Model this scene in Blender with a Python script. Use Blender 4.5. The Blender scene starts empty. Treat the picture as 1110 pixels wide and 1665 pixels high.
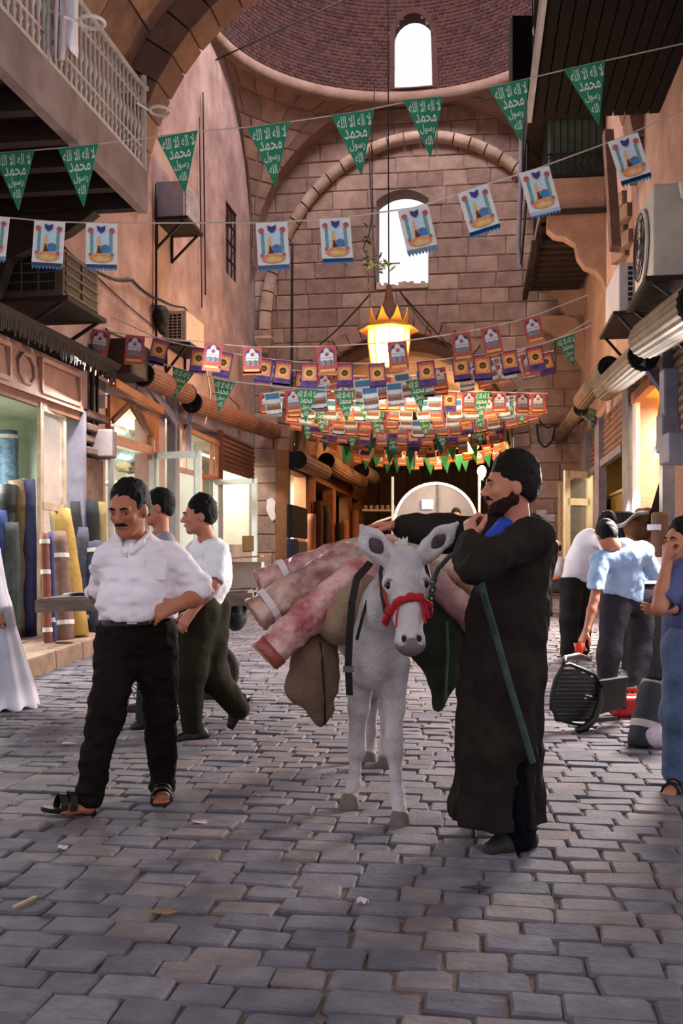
import bpy, bmesh, math, random
import numpy as np
from mathutils import Vector, Matrix, Euler

# ---------------------------------------------------------------- camera
SC = bpy.context.scene
COL = SC.collection
F, CX, HY, CH = 1619.0, 555.0, 907.0, 1.30      # focal length in pixels, principal column, horizon row, eye height
cam_data = bpy.data.cameras.new('camera')
cam_data.sensor_fit = 'VERTICAL'
cam_data.sensor_height = 36.0
cam_data.sensor_width = 24.0
cam_data.lens = 36.0 * F / 1665.0
cam_data.shift_y = (HY - 832.5) / 1665.0
cam_data.clip_start = 0.05
camera = bpy.data.objects.new('camera', cam_data)
camera.location = (0, 0, CH)
camera.rotation_euler = (math.pi / 2, 0, 0)
COL.objects.link(camera)
SC.camera = camera

# ---------------------------------------------------------------- sky, exposure
world = bpy.data.worlds.new('sky')
SC.world = world
world.use_nodes = True
_bg = world.node_tree.nodes['Background']
_bg.inputs[0].default_value = (0.97, 0.95, 1.04, 1)
_bg.inputs[1].default_value = 0.62
SC.view_settings.view_transform = 'Standard'
SC.view_settings.look = 'None'
SC.view_settings.gamma = 1.0
SC.view_settings.use_curve_mapping = False
SC.view_settings.exposure = 0.75
SC.cycles.max_bounces = 6
SC.cycles.diffuse_bounces = 4
SC.cycles.use_denoising = True

def area_light(name, loc, target, size, power, color=(1, 1, 1), size_y=None):
    d = bpy.data.lights.new(name, 'AREA')
    d.energy = power; d.color = color; d.size = size
    if size_y:
        d.shape = 'RECTANGLE'; d.size_y = size_y
    o = bpy.data.objects.new(name, d)
    o.location = loc
    o.rotation_euler = (Vector(target) - Vector(loc)).to_track_quat('-Z', 'Y').to_euler()
    COL.objects.link(o)
    return o

def point_light(name, loc, power, color=(1, 1, 1), radius=0.05):
    d = bpy.data.lights.new(name, 'POINT')
    d.energy = power; d.color = color; d.shadow_soft_size = radius
    o = bpy.data.objects.new(name, d); o.location = loc
    COL.objects.link(o)
    return o

# street floodlights of the shop row (fluorescent tubes under the shop fronts) and an unseen fill lamp added inside the dome
area_light('shop_tube_light_near', (3.3, 9.1, 2.3), (1.0, 6.6, 0.0), 1.0, 235, (1.0, 0.90, 0.84), 0.35)
area_light('shop_tube_light_mid', (3.75, 13.9, 2.35), (1.4, 12.2, 0.1), 1.2, 230, (1.0, 0.88, 0.78), 0.35)
area_light('shop_tube_light_west', (-3.0, 12.2, 3.55), (0.2, 11.5, 0.6), 1.4, 150, (1.0, 0.94, 0.92), 0.35)
area_light('dome_fill_light', (1.0, 17.6, 14.3), (1.0, 17.8, 0.0), 2.6, 560, (1.0, 0.95, 1.0))

# ================================================================ helpers
PI = math.pi
RNG = random.Random(7)

def P(px, py, Y):
    """world point seen at picture position (px, py) at depth Y"""
    return Vector(((px - CX) / F * Y, Y, CH - (py - HY) / F * Y))
def G(Y):
    """street level: flat near the camera, climbing gently beyond"""
    t = Y - 8.0
    if t <= 0: return 0.0
    return 0.05 * (t * t / 4.0 if t < 2 else t - 1.0)
def GP(px, py):
    Y = F * CH / max(py - HY, 1)
    for _ in range(60):
        Y = 0.5 * Y + 0.5 * F * (CH - G(Y)) / (py - HY)
    return P(px, py, Y)
LW0, LWS = -5.3, 0.15       # west shop wall  x = LW0 + LWS*y
RW0, RWS = 2.25, 0.135      # east shop wall
def LWY(px, o=0.0): return (LW0 + o * 1.011) / ((px - CX) / F - LWS)
def RWY(px, o=0.0): return (RW0 - o * 1.009) / ((px - CX) / F - RWS)
def LWP(px, py, o=0.0): return P(px, py, LWY(px, o))
def RWP(px, py, o=0.0): return P(px, py, RWY(px, o))
_nl = Vector((1, -LWS, 0)).normalized(); _nr = Vector((-1, RWS, 0)).normalized()
def WL(s, o, z): return Vector((LW0 + LWS * s, s, z)) + _nl * o
def WR(s, o, z): return Vector((RW0 + RWS * s, s, z)) + _nr * o

def S(h):
    h = h.lstrip('#')
    r = []
    for i in (0, 2, 4):
        c = int(h[i:i + 2], 16) / 255
        r.append(c / 12.92 if c <= 0.04045 else ((c + 0.055) / 1.055) ** 2.4)
    return tuple(r)

MATS = {}
def mat(name, c1, c2=None, scale=6.0, rough=0.85, bump=0.0, bscale=40.0, rnd=0.0, metal=0.0, emit=None, estr=0.0,
        alpha=1.0, trans=0.0, detail=5.0, coords='Object', stretch=None, c3=None, spec=0.3, sss=0.0, contrast=0.25):
    if name in MATS: return MATS[name]
    m = bpy.data.materials.new(name); m.use_nodes = True
    nt = m.node_tree; N = nt.nodes; L = nt.links
    b = N['Principled BSDF']
    c1 = S(c1) if isinstance(c1, str) else c1
    b.inputs['Roughness'].default_value = rough
    b.inputs['Metallic'].default_value = metal
    b.inputs['Specular IOR Level'].default_value = spec
    b.inputs['Base Color'].default_value = (*c1, 1)
    tc = None
    def coord():
        nonlocal tc
        if tc is None:
            t = N.new('ShaderNodeTexCoord'); out = t.outputs[coords]
            if stretch:
                mp = N.new('ShaderNodeMapping'); mp.inputs['Scale'].default_value = stretch
                L.new(out, mp.inputs[0]); out = mp.outputs[0]
            tc = out
        return tc
    col = None
    if c2 is not None:
        c2 = S(c2) if isinstance(c2, str) else c2
        n = N.new('ShaderNodeTexNoise'); n.inputs['Scale'].default_value = scale; n.inputs['Detail'].default_value = detail
        n.inputs['Roughness'].default_value = 0.6
        L.new(coord(), n.inputs['Vector'])
        r = N.new('ShaderNodeValToRGB')
        r.color_ramp.elements[0].position = 0.5 - contrast; r.color_ramp.elements[1].position = 0.5 + contrast
        r.color_ramp.elements[0].color = (*c1, 1); r.color_ramp.elements[1].color = (*c2, 1)
        if c3 is not None:
            c3 = S(c3) if isinstance(c3, str) else c3
            e = r.color_ramp.elements.new(0.5); e.color = (*c3, 1)
        L.new(n.outputs[0], r.inputs[0]); col = r.outputs[0]
    if rnd:
        oi = N.new('ShaderNodeObjectInfo')
        mr = N.new('ShaderNodeMapRange'); mr.inputs['To Min'].default_value = 1 - rnd; mr.inputs['To Max'].default_value = 1 + rnd
        L.new(oi.outputs['Random'], mr.inputs['Value'])
        mx = N.new('ShaderNodeMix'); mx.data_type = 'RGBA'; mx.blend_type = 'MULTIPLY'; mx.inputs[0].default_value = 1
        if col is not None: L.new(col, mx.inputs[6])
        else: mx.inputs[6].default_value = (*c1, 1)
        L.new(mr.outputs[0], mx.inputs[7]); col = mx.outputs[2]
    if col is not None: L.new(col, b.inputs['Base Color'])
    if bump:
        n = N.new('ShaderNodeTexNoise'); n.inputs['Scale'].default_value = bscale; n.inputs['Detail'].default_value = 4
        L.new(coord(), n.inputs['Vector'])
        bp = N.new('ShaderNodeBump'); bp.inputs['Strength'].default_value = bump; bp.inputs['Distance'].default_value = 0.02
        L.new(n.outputs[0], bp.inputs['Height']); L.new(bp.outputs[0], b.inputs['Normal'])
    if emit is not None:
        e = S(emit) if isinstance(emit, str) else emit
        b.inputs['Emission Color'].default_value = (*e, 1); b.inputs['Emission Strength'].default_value = estr
    if alpha < 1: b.inputs['Alpha'].default_value = alpha
    if trans: b.inputs['Transmission Weight'].default_value = trans
    if sss:
        b.inputs['Subsurface Weight'].default_value = sss; b.inputs['Subsurface Radius'].default_value = (0.02, 0.008, 0.005)
    MATS[name] = m
    return m

def link(o, parent=None):
    COL.objects.link(o)
    if parent is not None: o.parent = parent
    return o
def tag(o, label=None, cat=None, group=None, kind=None):
    if label: o['label'] = label
    if cat: o['category'] = cat
    if group: o['group'] = group
    if kind: o['kind'] = kind
    return o
def thing(name, loc, label, cat, group=None, rz=0.0):
    o = bpy.data.objects.new(name, None); o.location = loc; o.rotation_euler = (0, 0, rz); o.empty_display_size = 0.1
    COL.objects.link(o)
    return tag(o, label, cat, group)
def struct_empty(name, loc=(0, 0, 0)):
    o = bpy.data.objects.new(name, None); o.location = loc; COL.objects.link(o); o['kind'] = 'structure'
    return o
def part(name, data, parent, label=None):
    o = bpy.data.objects.new(name, data); COL.objects.link(o); o.parent = parent
    if label: o['label'] = label
    return o

def basis(d, up=Vector((0, 0, 1))):
    d = Vector(d).normalized()
    if abs(d.dot(up)) > 0.98: up = Vector((1, 0, 0))
    r = d.cross(up).normalized(); u = r.cross(d).normalized()
    return r, d, u

class MB:
    """collects faces; build() makes one mesh object"""
    def __init__(s): s.v = []; s.f = []; s.m = []; s.mi = 0; s.mats = []
    def use(s, m):
        if m not in s.mats: s.mats.append(m)
        s.mi = s.mats.index(m); return s
    def face(s, *pts):
        i = len(s.v); s.v += [tuple(p) for p in pts]; s.f.append(tuple(range(i, i + len(pts)))); s.m.append(s.mi)
    def add(s, verts, faces):
        i = len(s.v); s.v += [tuple(p) for p in verts]
        for f in faces: s.f.append(tuple(i + k for k in f)); s.m.append(s.mi)
    def hexa(s, p):
        """8 corners: bottom 0-3 ccw, top 4-7"""
        s.add(p, [(3, 2, 1, 0), (4, 5, 6, 7), (0, 1, 5, 4), (1, 2, 6, 5), (2, 3, 7, 6), (3, 0, 4, 7)])
    def box(s, c, size, R=None):
        c = Vector(c); h = [x / 2 for x in size]
        ps = []
        for z in (-1, 1):
            for x, y in ((-1, -1), (1, -1), (1, 1), (-1, 1)):
                q = Vector((x * h[0], y * h[1], z * h[2]))
                ps.append(c + (R @ q if R else q))
        s.hexa(ps)
    def bar(s, a, b, w, h=None, up=Vector((0, 0, 1))):
        """rectangular bar from a to b, w wide, h high"""
        h = h or w; a = Vector(a); b = Vector(b); r, d, u = basis(b - a, up)
        ps = []
        for p in (a, b):
            ps += [p - r * w / 2 - u * h / 2, p + r * w / 2 - u * h / 2, p + r * w / 2 + u * h / 2, p - r * w / 2 + u * h / 2]
        s.add(ps, [(0, 1, 2, 3), (7, 6, 5, 4), (0, 4, 5, 1), (1, 5, 6, 2), (2, 6, 7, 3), (3, 7, 4, 0)])
    def tube(s, path, r, n=8, cap=True):
        path = [Vector(p) for p in path]; m = len(path)
        rr = r if isinstance(r, (list, tuple)) else [r] * m
        i0 = len(s.v); prev = None
        for k, p in enumerate(path):
            d = path[min(k + 1, m - 1)] - path[max(k - 1, 0)]
            if d.length < 1e-9: d = Vector((0, 0, 1))
            d.normalize()
            if prev is None: a, _, b = basis(d)
            else:
                a = prev - d * prev.dot(d)
                if a.length < 1e-6: a, _, b = basis(d)
                a.normalize(); b = a.cross(d)
            prev = a
            for j in range(n):
                t = 2 * PI * j / n
                s.v.append(tuple(p + (a * math.cos(t) + b * math.sin(t)) * rr[k]))
        for k in range(m - 1):
            for j in range(n):
                q = i0 + k * n
                s.f.append((q + j, q + (j + 1) % n, q + n + (j + 1) % n, q + n + j)); s.m.append(s.mi)
        if cap:
            s.f.append(tuple(i0 + j for j in range(n))[::-1]); s.m.append(s.mi)
            s.f.append(tuple(i0 + (m - 1) * n + j for j in range(n))); s.m.append(s.mi)
    def prism(s, poly, axis):
        """closed planar polygon extruded by vector axis"""
        poly = [Vector(p) for p in poly]; n = len(poly); ax = Vector(axis)
        i = len(s.v); s.v += [tuple(p) for p in poly] + [tuple(p + ax) for p in poly]
        s.f.append(tuple(i + k for k in range(n))); s.m.append(s.mi)
        s.f.append(tuple(i + n + k for k in range(n))[::-1]); s.m.append(s.mi)
        for k in range(n):
            s.f.append((i + (k + 1) % n, i + k, i + n + k, i + n + (k + 1) % n)); s.m.append(s.mi)
    def lathe(s, c, prof, n=16, axis=(0, 0, 1)):
        c = Vector(c); a, d, b = basis(axis, Vector((0, 1, 0)) if abs(Vector(axis).normalized().z) > .9 else Vector((0, 0, 1)))
        i0 = len(s.v)
        for r, h in prof:
            for j in range(n):
                t = 2 * PI * j / n
                s.v.append(tuple(c + d * h + (a * math.cos(t) + b * math.sin(t)) * r))
        for k in range(len(prof) - 1):
            for j in range(n):
                q = i0 + k * n
                s.f.append((q + j, q + (j + 1) % n, q + n + (j + 1) % n, q + n + j)); s.m.append(s.mi)
        s.f.append(tuple(i0 + j for j in range(n))[::-1]); s.m.append(s.mi)
        q = i0 + (len(prof) - 1) * n
        s.f.append(tuple(q + j for j in range(n))); s.m.append(s.mi)
    def grid(s, fn, nu, nv):
        i = len(s.v)
        for a in range(nu + 1):
            for b in range(nv + 1): s.v.append(tuple(fn(a / nu, b / nv)))
        for a in range(nu):
            for b in range(nv):
                q = i + a * (nv + 1) + b
                s.f.append((q, q + nv + 1, q + nv + 2, q + 1)); s.m.append(s.mi)
    def data(s, name, mats=None, smooth=False, off=None):
        me = bpy.data.meshes.new(name)
        vs = s.v if off is None else [(x - off[0], y - off[1], z - off[2]) for x, y, z in s.v]
        me.from_pydata(vs, [], s.f); 
        for m in (s.mats or mats or []): me.materials.append(m)
        if s.mats: me.polygons.foreach_set('material_index', s.m)
        if smooth: me.polygons.foreach_set('use_smooth', [True] * len(s.f))
        me.update(); 
        bm = bmesh.new(); bm.from_mesh(me)
        bmesh.ops.recalc_face_normals(bm, faces=bm.faces); bm.to_mesh(me); bm.free()
        return me
    def build(s, name, m=None, parent=None, smooth=False, bevel=0.0, label=None):
        """coordinates are world; stored relative to the parent's location when it has one"""
        off = None
        if parent is not None:
            mw = Vector(parent.location); q = parent.parent
            while q is not None: mw = mw + Vector(q.location); q = q.parent
            off = mw
        me = s.data(name, [m] if m else None, smooth, off)
        o = bpy.data.objects.new(name, me); COL.objects.link(o)
        if parent is not None: o.parent = parent
        if bevel:
            bv = o.modifiers.new('b', 'BEVEL'); bv.width = bevel; bv.segments = 2; bv.limit_method = 'ANGLE'
        if label: o['label'] = label
        return o

def one(name, mb, m, label, cat, group=None, smooth=False, bevel=0.0, base=None):
    """a thing that is a single mesh; its origin is put at its base"""
    vs = mb.v
    if base is None:
        xs = [v[0] for v in vs]; ys = [v[1] for v in vs]; zs = [v[2] for v in vs]
        base = ((min(xs) + max(xs)) / 2, (min(ys) + max(ys)) / 2, min(zs))
    me = mb.data(name, [m] if m else None, smooth, base)
    o = bpy.data.objects.new(name, me); o.location = base; COL.objects.link(o)
    if bevel:
        bv = o.modifiers.new('b', 'BEVEL'); bv.width = bevel; bv.segments = 2; bv.limit_method = 'ANGLE'
    return tag(o, label, cat, group)

# ---------------------------------------------------------------- implicit surfaces (smooth continuous bodies)
_lat = np.random.RandomState(3).rand(32, 32, 32).astype(np.float32)
def vnoise(X, Y, Z, f):
    x = X * f + 100; y = Y * f + 100; z = Z * f + 100
    i = np.floor(x).astype(int); j = np.floor(y).astype(int); k = np.floor(z).astype(int)
    u = x - i; v = y - j; w = z - k
    u = u * u * (3 - 2 * u); v = v * v * (3 - 2 * v); w = w * w * (3 - 2 * w)
    i &= 31; j &= 31; k &= 31; i1 = (i + 1) & 31; j1 = (j + 1) & 31; k1 = (k + 1) & 31
    def L(a, b, t): return a + (b - a) * t
    return L(L(L(_lat[i, j, k], _lat[i1, j, k], u), L(_lat[i, j1, k], _lat[i1, j1, k], u), v),
             L(L(_lat[i, j, k1], _lat[i1, j, k1], u), L(_lat[i, j1, k1], _lat[i1, j1, k1], u), v), w) - 0.5

class SDF:
    def __init__(s, h=0.01): s.h = h; s.ops = []
    def cap(s, a, b, ra, rb=None, k=0.02, n=None, flat=1.0, op='+'):
        """tapered capsule; along direction n its thickness is multiplied by flat"""
        s.ops.append(('cap', op, k, np.array(a, float), np.array(b, float), ra, ra if rb is None else rb,
                      None if n is None else np.array(Vector(n).normalized()), flat)); return s
    def chain(s, pts, rs, k=0.02, n=None, flat=1.0, op='+'):
        for i in range(len(pts) - 1): s.cap(pts[i], pts[i + 1], rs[i], rs[i + 1], k, n, flat, op)
        return s
    def ell(s, c, r, R=None, k=0.02, op='+'):
        """ellipsoid with radii r along the rows (axes) of R"""
        R = np.eye(3) if R is None else np.array([list(Vector(a).normalized()) for a in R])
        s.ops.append(('ell', op, k, np.array(c, float), np.array(r, float), R)); return s
    def box(s, c, half, R=None, rnd=0.01, k=0.01, op='+'):
        R = np.eye(3) if R is None else np.array([list(Vector(a).normalized()) for a in R])
        s.ops.append(('box', op, k, np.array(c, float), np.array(half, float), R, rnd)); return s
    def cut(s, p, n, k=0.0):
        """keep the side the normal n points away from"""
        s.ops.append(('cut', '&', k, np.array(p, float), np.array(Vector(n).normalized()))); return s
    def disp(s, fn): s.ops.append(('disp', fn)); return s
    def wrinkle(s, amp, f, stretch=(1, 1, 1)):
        return s.disp(lambda X, Y, Z: amp * 2 * (vnoise(X * stretch[0], Y * stretch[1], Z * stretch[2], f) + 0.5 * vnoise(X * stretch[0], Y * stretch[1], Z * stretch[2], 2.1 * f)))
    def _bb(s, o):
        if o[0] == 'cap':
            r = max(o[5], o[6]) * max(1, o[8])
            return np.minimum(o[3], o[4]) - r, np.maximum(o[3], o[4]) + r
        if o[0] == 'ell':
            e = np.abs(o[5].T) @ o[4]; return o[3] - e, o[3] + e
        if o[0] == 'box':
            e = np.abs(o[5].T) @ o[4]; return o[3] - e, o[3] + e
    def eval(s):
        h = s.h
        bs = [s._bb(o) for o in s.ops if o[0] in ('cap', 'ell', 'box') and o[1] == '+']
        lo = np.min([b[0] for b in bs], 0) - 4 * h; hi = np.max([b[1] for b in bs], 0) + 4 * h
        n = np.ceil((hi - lo) / h).astype(int) + 1
        ax = [(lo[i] + np.arange(n[i]) * h).astype(np.float32) for i in range(3)]
        D = np.full(n, 1.0, np.float32)
        for o in s.ops:
            if o[0] == 'disp':
                m = np.abs(D) < 5 * h
                idx = np.nonzero(m)
                D[m] += o[1](ax[0][idx[0]], ax[1][idx[1]], ax[2][idx[2]]); continue
            if o[0] == 'cut':
                q = (ax[0][:, None, None] - o[3][0]) * o[4][0] + (ax[1][None, :, None] - o[3][1]) * o[4][1] + (ax[2][None, None, :] - o[3][2]) * o[4][2]
                D = np.maximum(D, q.astype(np.float32)); continue
            b = s._bb(o); mg = o[2] + 4 * h
            i0 = np.clip(np.floor((b[0] - mg - lo) / h).astype(int), 0, n); i1 = np.clip(np.ceil((b[1] + mg - lo) / h).astype(int) + 1, 0, n)
            if np.any(i1 <= i0): continue
            sl = tuple(slice(i0[i], i1[i]) for i in range(3))
            X = ax[0][sl[0]][:, None, None]; Y = ax[1][sl[1]][None, :, None]; Z = ax[2][sl[2]][None, None, :]
            if o[0] == 'cap':
                a, bb, ra, rb, nn, fl = o[3:]
                ba = bb - a; l2 = float(ba @ ba) + 1e-12
                x = X - a[0]; y = Y - a[1]; z = Z - a[2]
                t = np.clip((x * ba[0] + y * ba[1] + z * ba[2]) / l2, 0, 1)
                qx = x - t * ba[0]; qy = y - t * ba[1]; qz = z - t * ba[2]
                q2 = qx * qx + qy * qy + qz * qz
                r = ra + (rb - ra) * t
                if nn is not None:
                    qn = qx * nn[0] + qy * nn[1] + qz * nn[2]
                    ln = np.sqrt(np.maximum(q2 + (1 / fl ** 2 - 1) * qn * qn, 1e-12))
                    k1 = np.sqrt(np.maximum(q2 + (1 / fl ** 4 - 1) * qn * qn, 1e-12))
                    d = (ln - r) * ln / np.maximum(k1, 1e-6)
                else: d = np.sqrt(q2) - r
            elif o[0] == 'ell':
                c, r, R = o[3:]
                x = X - c[0]; y = Y - c[1]; z = Z - c[2]
                e = [(x * R[i][0] + y * R[i][1] + z * R[i][2]) / r[i] for i in range(3)]
                k0 = np.sqrt(e[0] ** 2 + e[1] ** 2 + e[2] ** 2)
                k1 = np.sqrt((e[0] / r[0]) ** 2 + (e[1] / r[1]) ** 2 + (e[2] / r[2]) ** 2)
                d = k0 * (k0 - 1) / np.maximum(k1, 1e-6)
            else:
                c, hf, R, rd = o[3:]
                x = X - c[0]; y = Y - c[1]; z = Z - c[2]
                e = [np.abs(x * R[i][0] + y * R[i][1] + z * R[i][2]) - (hf[i] - rd) for i in range(3)]
                d = np.sqrt(np.maximum(e[0], 0) ** 2 + np.maximum(e[1], 0) ** 2 + np.maximum(e[2], 0) ** 2) + np.minimum(np.maximum(np.maximum(e[0], e[1]), e[2]), 0) - rd
            A = D[sl]; k = o[2]
            if o[1] == '+':
                hh = np.maximum(k - np.abs(A - d), 0) / max(k, 1e-6)
                D[sl] = np.minimum(A, d) - hh * hh * k * 0.25
            else:
                d = -d
                hh = np.maximum(k - np.abs(A - d), 0) / max(k, 1e-6)
                D[sl] = np.maximum(A, d) + hh * hh * k * 0.25
        return D, lo, h
    def mesh(s, name, m, off=(0, 0, 0)):
        D, lo, h = s.eval()
        n = D.shape; ins = D < 0
        cs = np.zeros((n[0] - 1, n[1] - 1, n[2] - 1), np.int8)
        for a in (0, 1):
            for b in (0, 1):
                for c in (0, 1): cs += ins[a:n[0] - 1 + a, b:n[1] - 1 + b, c:n[2] - 1 + c]
        act = (cs > 0) & (cs < 8)
        I = np.array(np.nonzero(act)); nv = I.shape[1]
        idx = np.full(act.shape, -1, np.int64); idx[act] = np.arange(nv)
        acc = np.zeros((nv, 3)); cnt = np.zeros(nv)
        cor = [(a, b, c) for a in (0, 1) for b in (0, 1) for c in (0, 1)]
        for p in cor:
            for axi in range(3):
                if p[axi]: continue
                q = list(p); q[axi] = 1
                d0 = D[I[0] + p[0], I[1] + p[1], I[2] + p[2]]; d1 = D[I[0] + q[0], I[1] + q[1], I[2] + q[2]]
                mk = (d0 < 0) != (d1 < 0)
                t = np.where(mk, d0 / np.where(mk, d0 - d1, 1), 0)
                for c in range(3): acc[:, c] += mk * (p[c] + (t if c == axi else 0))
                cnt += mk
        V = (I.T + acc / cnt[:, None]) * h + lo - np.array(off)
        Q = []
        for axi in range(3):
            o1, o2 = [(1, 2), (2, 0), (0, 1)][axi]
            sl0 = [slice(1, n[i] - 1) for i in range(3)]; sl0[axi] = slice(0, n[axi] - 1)
            sl1 = list(sl0); sl1[axi] = slice(1, n[axi])
            a = ins[tuple(sl0)]; b = ins[tuple(sl1)]
            E = np.array(np.nonzero(a != b)); flip = a[tuple(E)]
            for i in range(3):
                if i != axi: E[i] += 1
            def cell(d1, d2):
                e = [E[0].copy(), E[1].copy(), E[2].copy()]; e[o1] -= d1; e[o2] -= d2
                return idx[e[0], e[1], e[2]]
            q = np.stack([cell(1, 1), cell(0, 1), cell(0, 0), cell(1, 0)], 1)
            q[~flip] = q[~flip][:, ::-1]
            Q.append(q)
        Q = np.concatenate(Q)
        me = bpy.data.meshes.new(name)
        me.vertices.add(nv); me.vertices.foreach_set('co', V.astype(np.float32).ravel())
        me.loops.add(Q.size); me.loops.foreach_set('vertex_index', Q.astype(np.int32).ravel())
        me.polygons.add(len(Q)); me.polygons.foreach_set('loop_start', np.arange(0, Q.size, 4, dtype=np.int32))
        me.polygons.foreach_set('use_smooth', np.ones(len(Q), bool))
        me.update(calc_edges=True); me.validate()
        if m: me.materials.append(m)
        return me
    def build(s, name, m, parent=None, label=None):
        off = Vector((0, 0, 0)); q = parent
        while q is not None: off = off + Vector(q.location); q = q.parent
        me = s.mesh(name, m, off)
        o = bpy.data.objects.new(name, me); COL.objects.link(o)
        if parent is not None: o.parent = parent
        if label: o['label'] = label
        return o
def one_sdf(name, s, m, label, cat, group=None):
    me = s.mesh(name, m)
    n = len(me.vertices); co = np.empty(n * 3, np.float32); me.vertices.foreach_get('co', co); co = co.reshape(-1, 3)
    b = np.array([(co[:, 0].min() + co[:, 0].max()) / 2, (co[:, 1].min() + co[:, 1].max()) / 2, co[:, 2].min()])
    co -= b; me.vertices.foreach_set('co', co.ravel().astype(np.float32)); me.update()
    o = bpy.data.objects.new(name, me); o.location = b; COL.objects.link(o)
    return tag(o, label, cat, group)

# ================================================================ materials of the place
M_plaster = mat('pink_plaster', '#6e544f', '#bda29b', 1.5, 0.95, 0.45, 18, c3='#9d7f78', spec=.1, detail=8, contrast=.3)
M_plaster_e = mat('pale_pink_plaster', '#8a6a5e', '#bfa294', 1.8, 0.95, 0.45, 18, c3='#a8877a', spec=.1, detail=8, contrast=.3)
M_stone = [mat('limestone_%d' % i, a, b, 3.5, 0.95, 0.5, 22, rnd=0.09, spec=.1) for i, (a, b) in enumerate(
    [('#6d564e', '#957a6e'), ('#735b52', '#9c8174'), ('#68524b', '#8e756a'), ('#7a6258', '#a3887b')])]
M_mortar = mat('lime_mortar', '#6b5850', '#8b766d', 8, 0.95)
M_rib = mat('rib_stone', '#82685a', '#b59a88', 3, 0.95, 0.5, 25, rnd=0.1)
M_pend = [mat('pendentive_stone_%d' % i, a, b, 2.5, 0.95, 0.4, 20, rnd=0.1) for i, (a, b) in enumerate(
    [('#6b5149', '#8b6d60'), ('#71564c', '#937466'), ('#644c45', '#80655a')])]
M_brick = mat('dome_brick', '#3a2222', '#4e302d', 9, 0.95, 0.3, 30)
M_brick2 = mat('dome_brick_dark', '#301c1c', '#422725', 9, 0.95, 0.3, 30)
M_joint = mat('dome_joint', '#6f5752', '#594440', 6, 0.95)
M_cob = [mat('cobble_%d' % i, a, b, 7, 0.8, 0.3, 40, c3=c, spec=0.25) for i, (a, b, c) in enumerate(
    [('#4c474f', '#706b74', '#5e5961'), ('#544e55', '#787279', '#656066'), ('#45414a', '#65606a', '#555059'), ('#5a5051', '#7c7071', '#6b6061')])]
M_soil = mat('joint_soil', '#564439', '#826b5e', 12, 0.95, 0.6, 60)
M_curb = mat('curb_stone', '#6d564c', '#97806f', 4, 0.9, 0.4, 25)
M_darkwood = mat('dark_wood', '#1e1512', '#33241d', 5, 0.8, 0.2, 20, stretch=(1, 1, 6))
M_brownwood = mat('brown_wood', '#553424', '#7a4d36', 5, 0.7, 0.2, 20)
M_orangewood = mat('orange_wood', '#7d4a2c', '#a8683f', 4, 0.6, 0.15, 20)
M_iron = mat('dark_iron', '#1d1a1a', '#2f2a29', 12, 0.6, metal=0.4)
M_cable = mat('black_cable', '#191517', rough=0.7)
M_white = mat('white_paint', '#c9c4bd', '#e2ddd6', 5, 0.5)
M_creampaint = mat('cream_paint', '#c9b79c', '#e3d6bf', 5, 0.5)
M_greymetal = mat('grey_painted_metal', '#5f5a66', '#7a7480', 6, 0.5, 0.1, 20)
M_glass = mat('clear_glass', '#dfe8e2', rough=0.05, alpha=0.16, spec=0.6)

O_ = Vector((1.55, 21.5, 0)); Uv = Vector((0.99, -0.142, 0)); Vv = Vector((0.142, 0.99, 0)); AR = 3.55
ZR = 11.35; ZS = ZR - AR
def SF(u, v, z): return O_ + Uv * u + Vv * v + Vector((0, 0, z))

# ---------------------------------------------------------------- floor and its cobbles
floor = struct_empty('floor')
mb = MB()
ys = [-1.0, 2, 4, 6, 7, 8, 8.5, 9, 9.5, 10, 11, 13, 16, 20, 26, 32, 42]
for a, b in zip(ys[:-1], ys[1:]):
    mb.face((-9, a, G(a) + .004), (11, a, G(a) + .004), (11, b, G(b) + .004), (-9, b, G(b) + .004))
mb.build('bedding', M_soil, floor)
stones = []
rng = random.Random(11)
org = Vector((0.4, 2.3, 0)); v = 0.0
while True:
    rd = rng.uniform(.140, .168)
    y_mid = 2.3 + v * .99
    if y_mid > 30: break
    u = -8.0 + rng.uniform(0, .2)
    amp = 0.012
    while u < 6.5:
        w = rng.choice((rng.uniform(.15, .2), rng.uniform(.2, .25), rng.uniform(.22, .29)))
        c = org + Uv * (u + w / 2) + Vv * (v + rd / 2 + 0.035 * math.sin(u * 1.7 + v * .8) + 0.02 * math.sin(u * 4 + v * 3))
        xl = LW0 + LWS * c.y + .45; xr = RW0 + RWS * c.y - .15
        if c.y > 22: xl += .8; xr -= 1.3
        if xl < c.x < xr and c.y > 2.2: stones.append((c, w, rd))
        u += w
    v += rd
def stone_poly(mb, c, w, d, near):
    g = .0045 if near else .006
    hw, hd = w / 2 - g, d / 2 - g
    dz = rng.uniform(-.008, .006); tx = rng.uniform(-.03, .03); ty = rng.uniform(-.045, .045)
    ch = rng.uniform(.004, .016)
    if near: base = [(-hw + ch, -hd), (hw - ch, -hd), (hw, -hd + ch), (hw, hd - ch), (hw - ch, hd), (-hw + ch, hd), (-hw, hd - ch), (-hw, -hd + ch)]
    else: base = [(-hw, -hd), (hw, -hd), (hw, hd), (-hw, hd)]
    j = .007
    base = [(x + rng.uniform(-j, j), y + rng.uniform(-j, j)) for x, y in base]
    n = len(base); vs = []
    for s_, z in ((1.0, -.03), (1.0, .012), (.93, .021)):
        for x, y in base:
            k = s_ if s_ == 1 else (1 - .009 / max(abs(x), abs(y), .05))
            q = c + Uv * x * k + Vv * y * k
            vs.append((q.x, q.y, G(q.y) + z + dz + (tx * x + ty * y if z > 0 else 0)))
    fs = [tuple(range(2 * n, 3 * n))]
    for r_ in (0, 1):
        for i in range(n): fs.append((r_ * n + i, r_ * n + (i + 1) % n, (r_ + 1) * n + (i + 1) % n, (r_ + 1) * n + i))
    mb.add(vs, fs)
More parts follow.
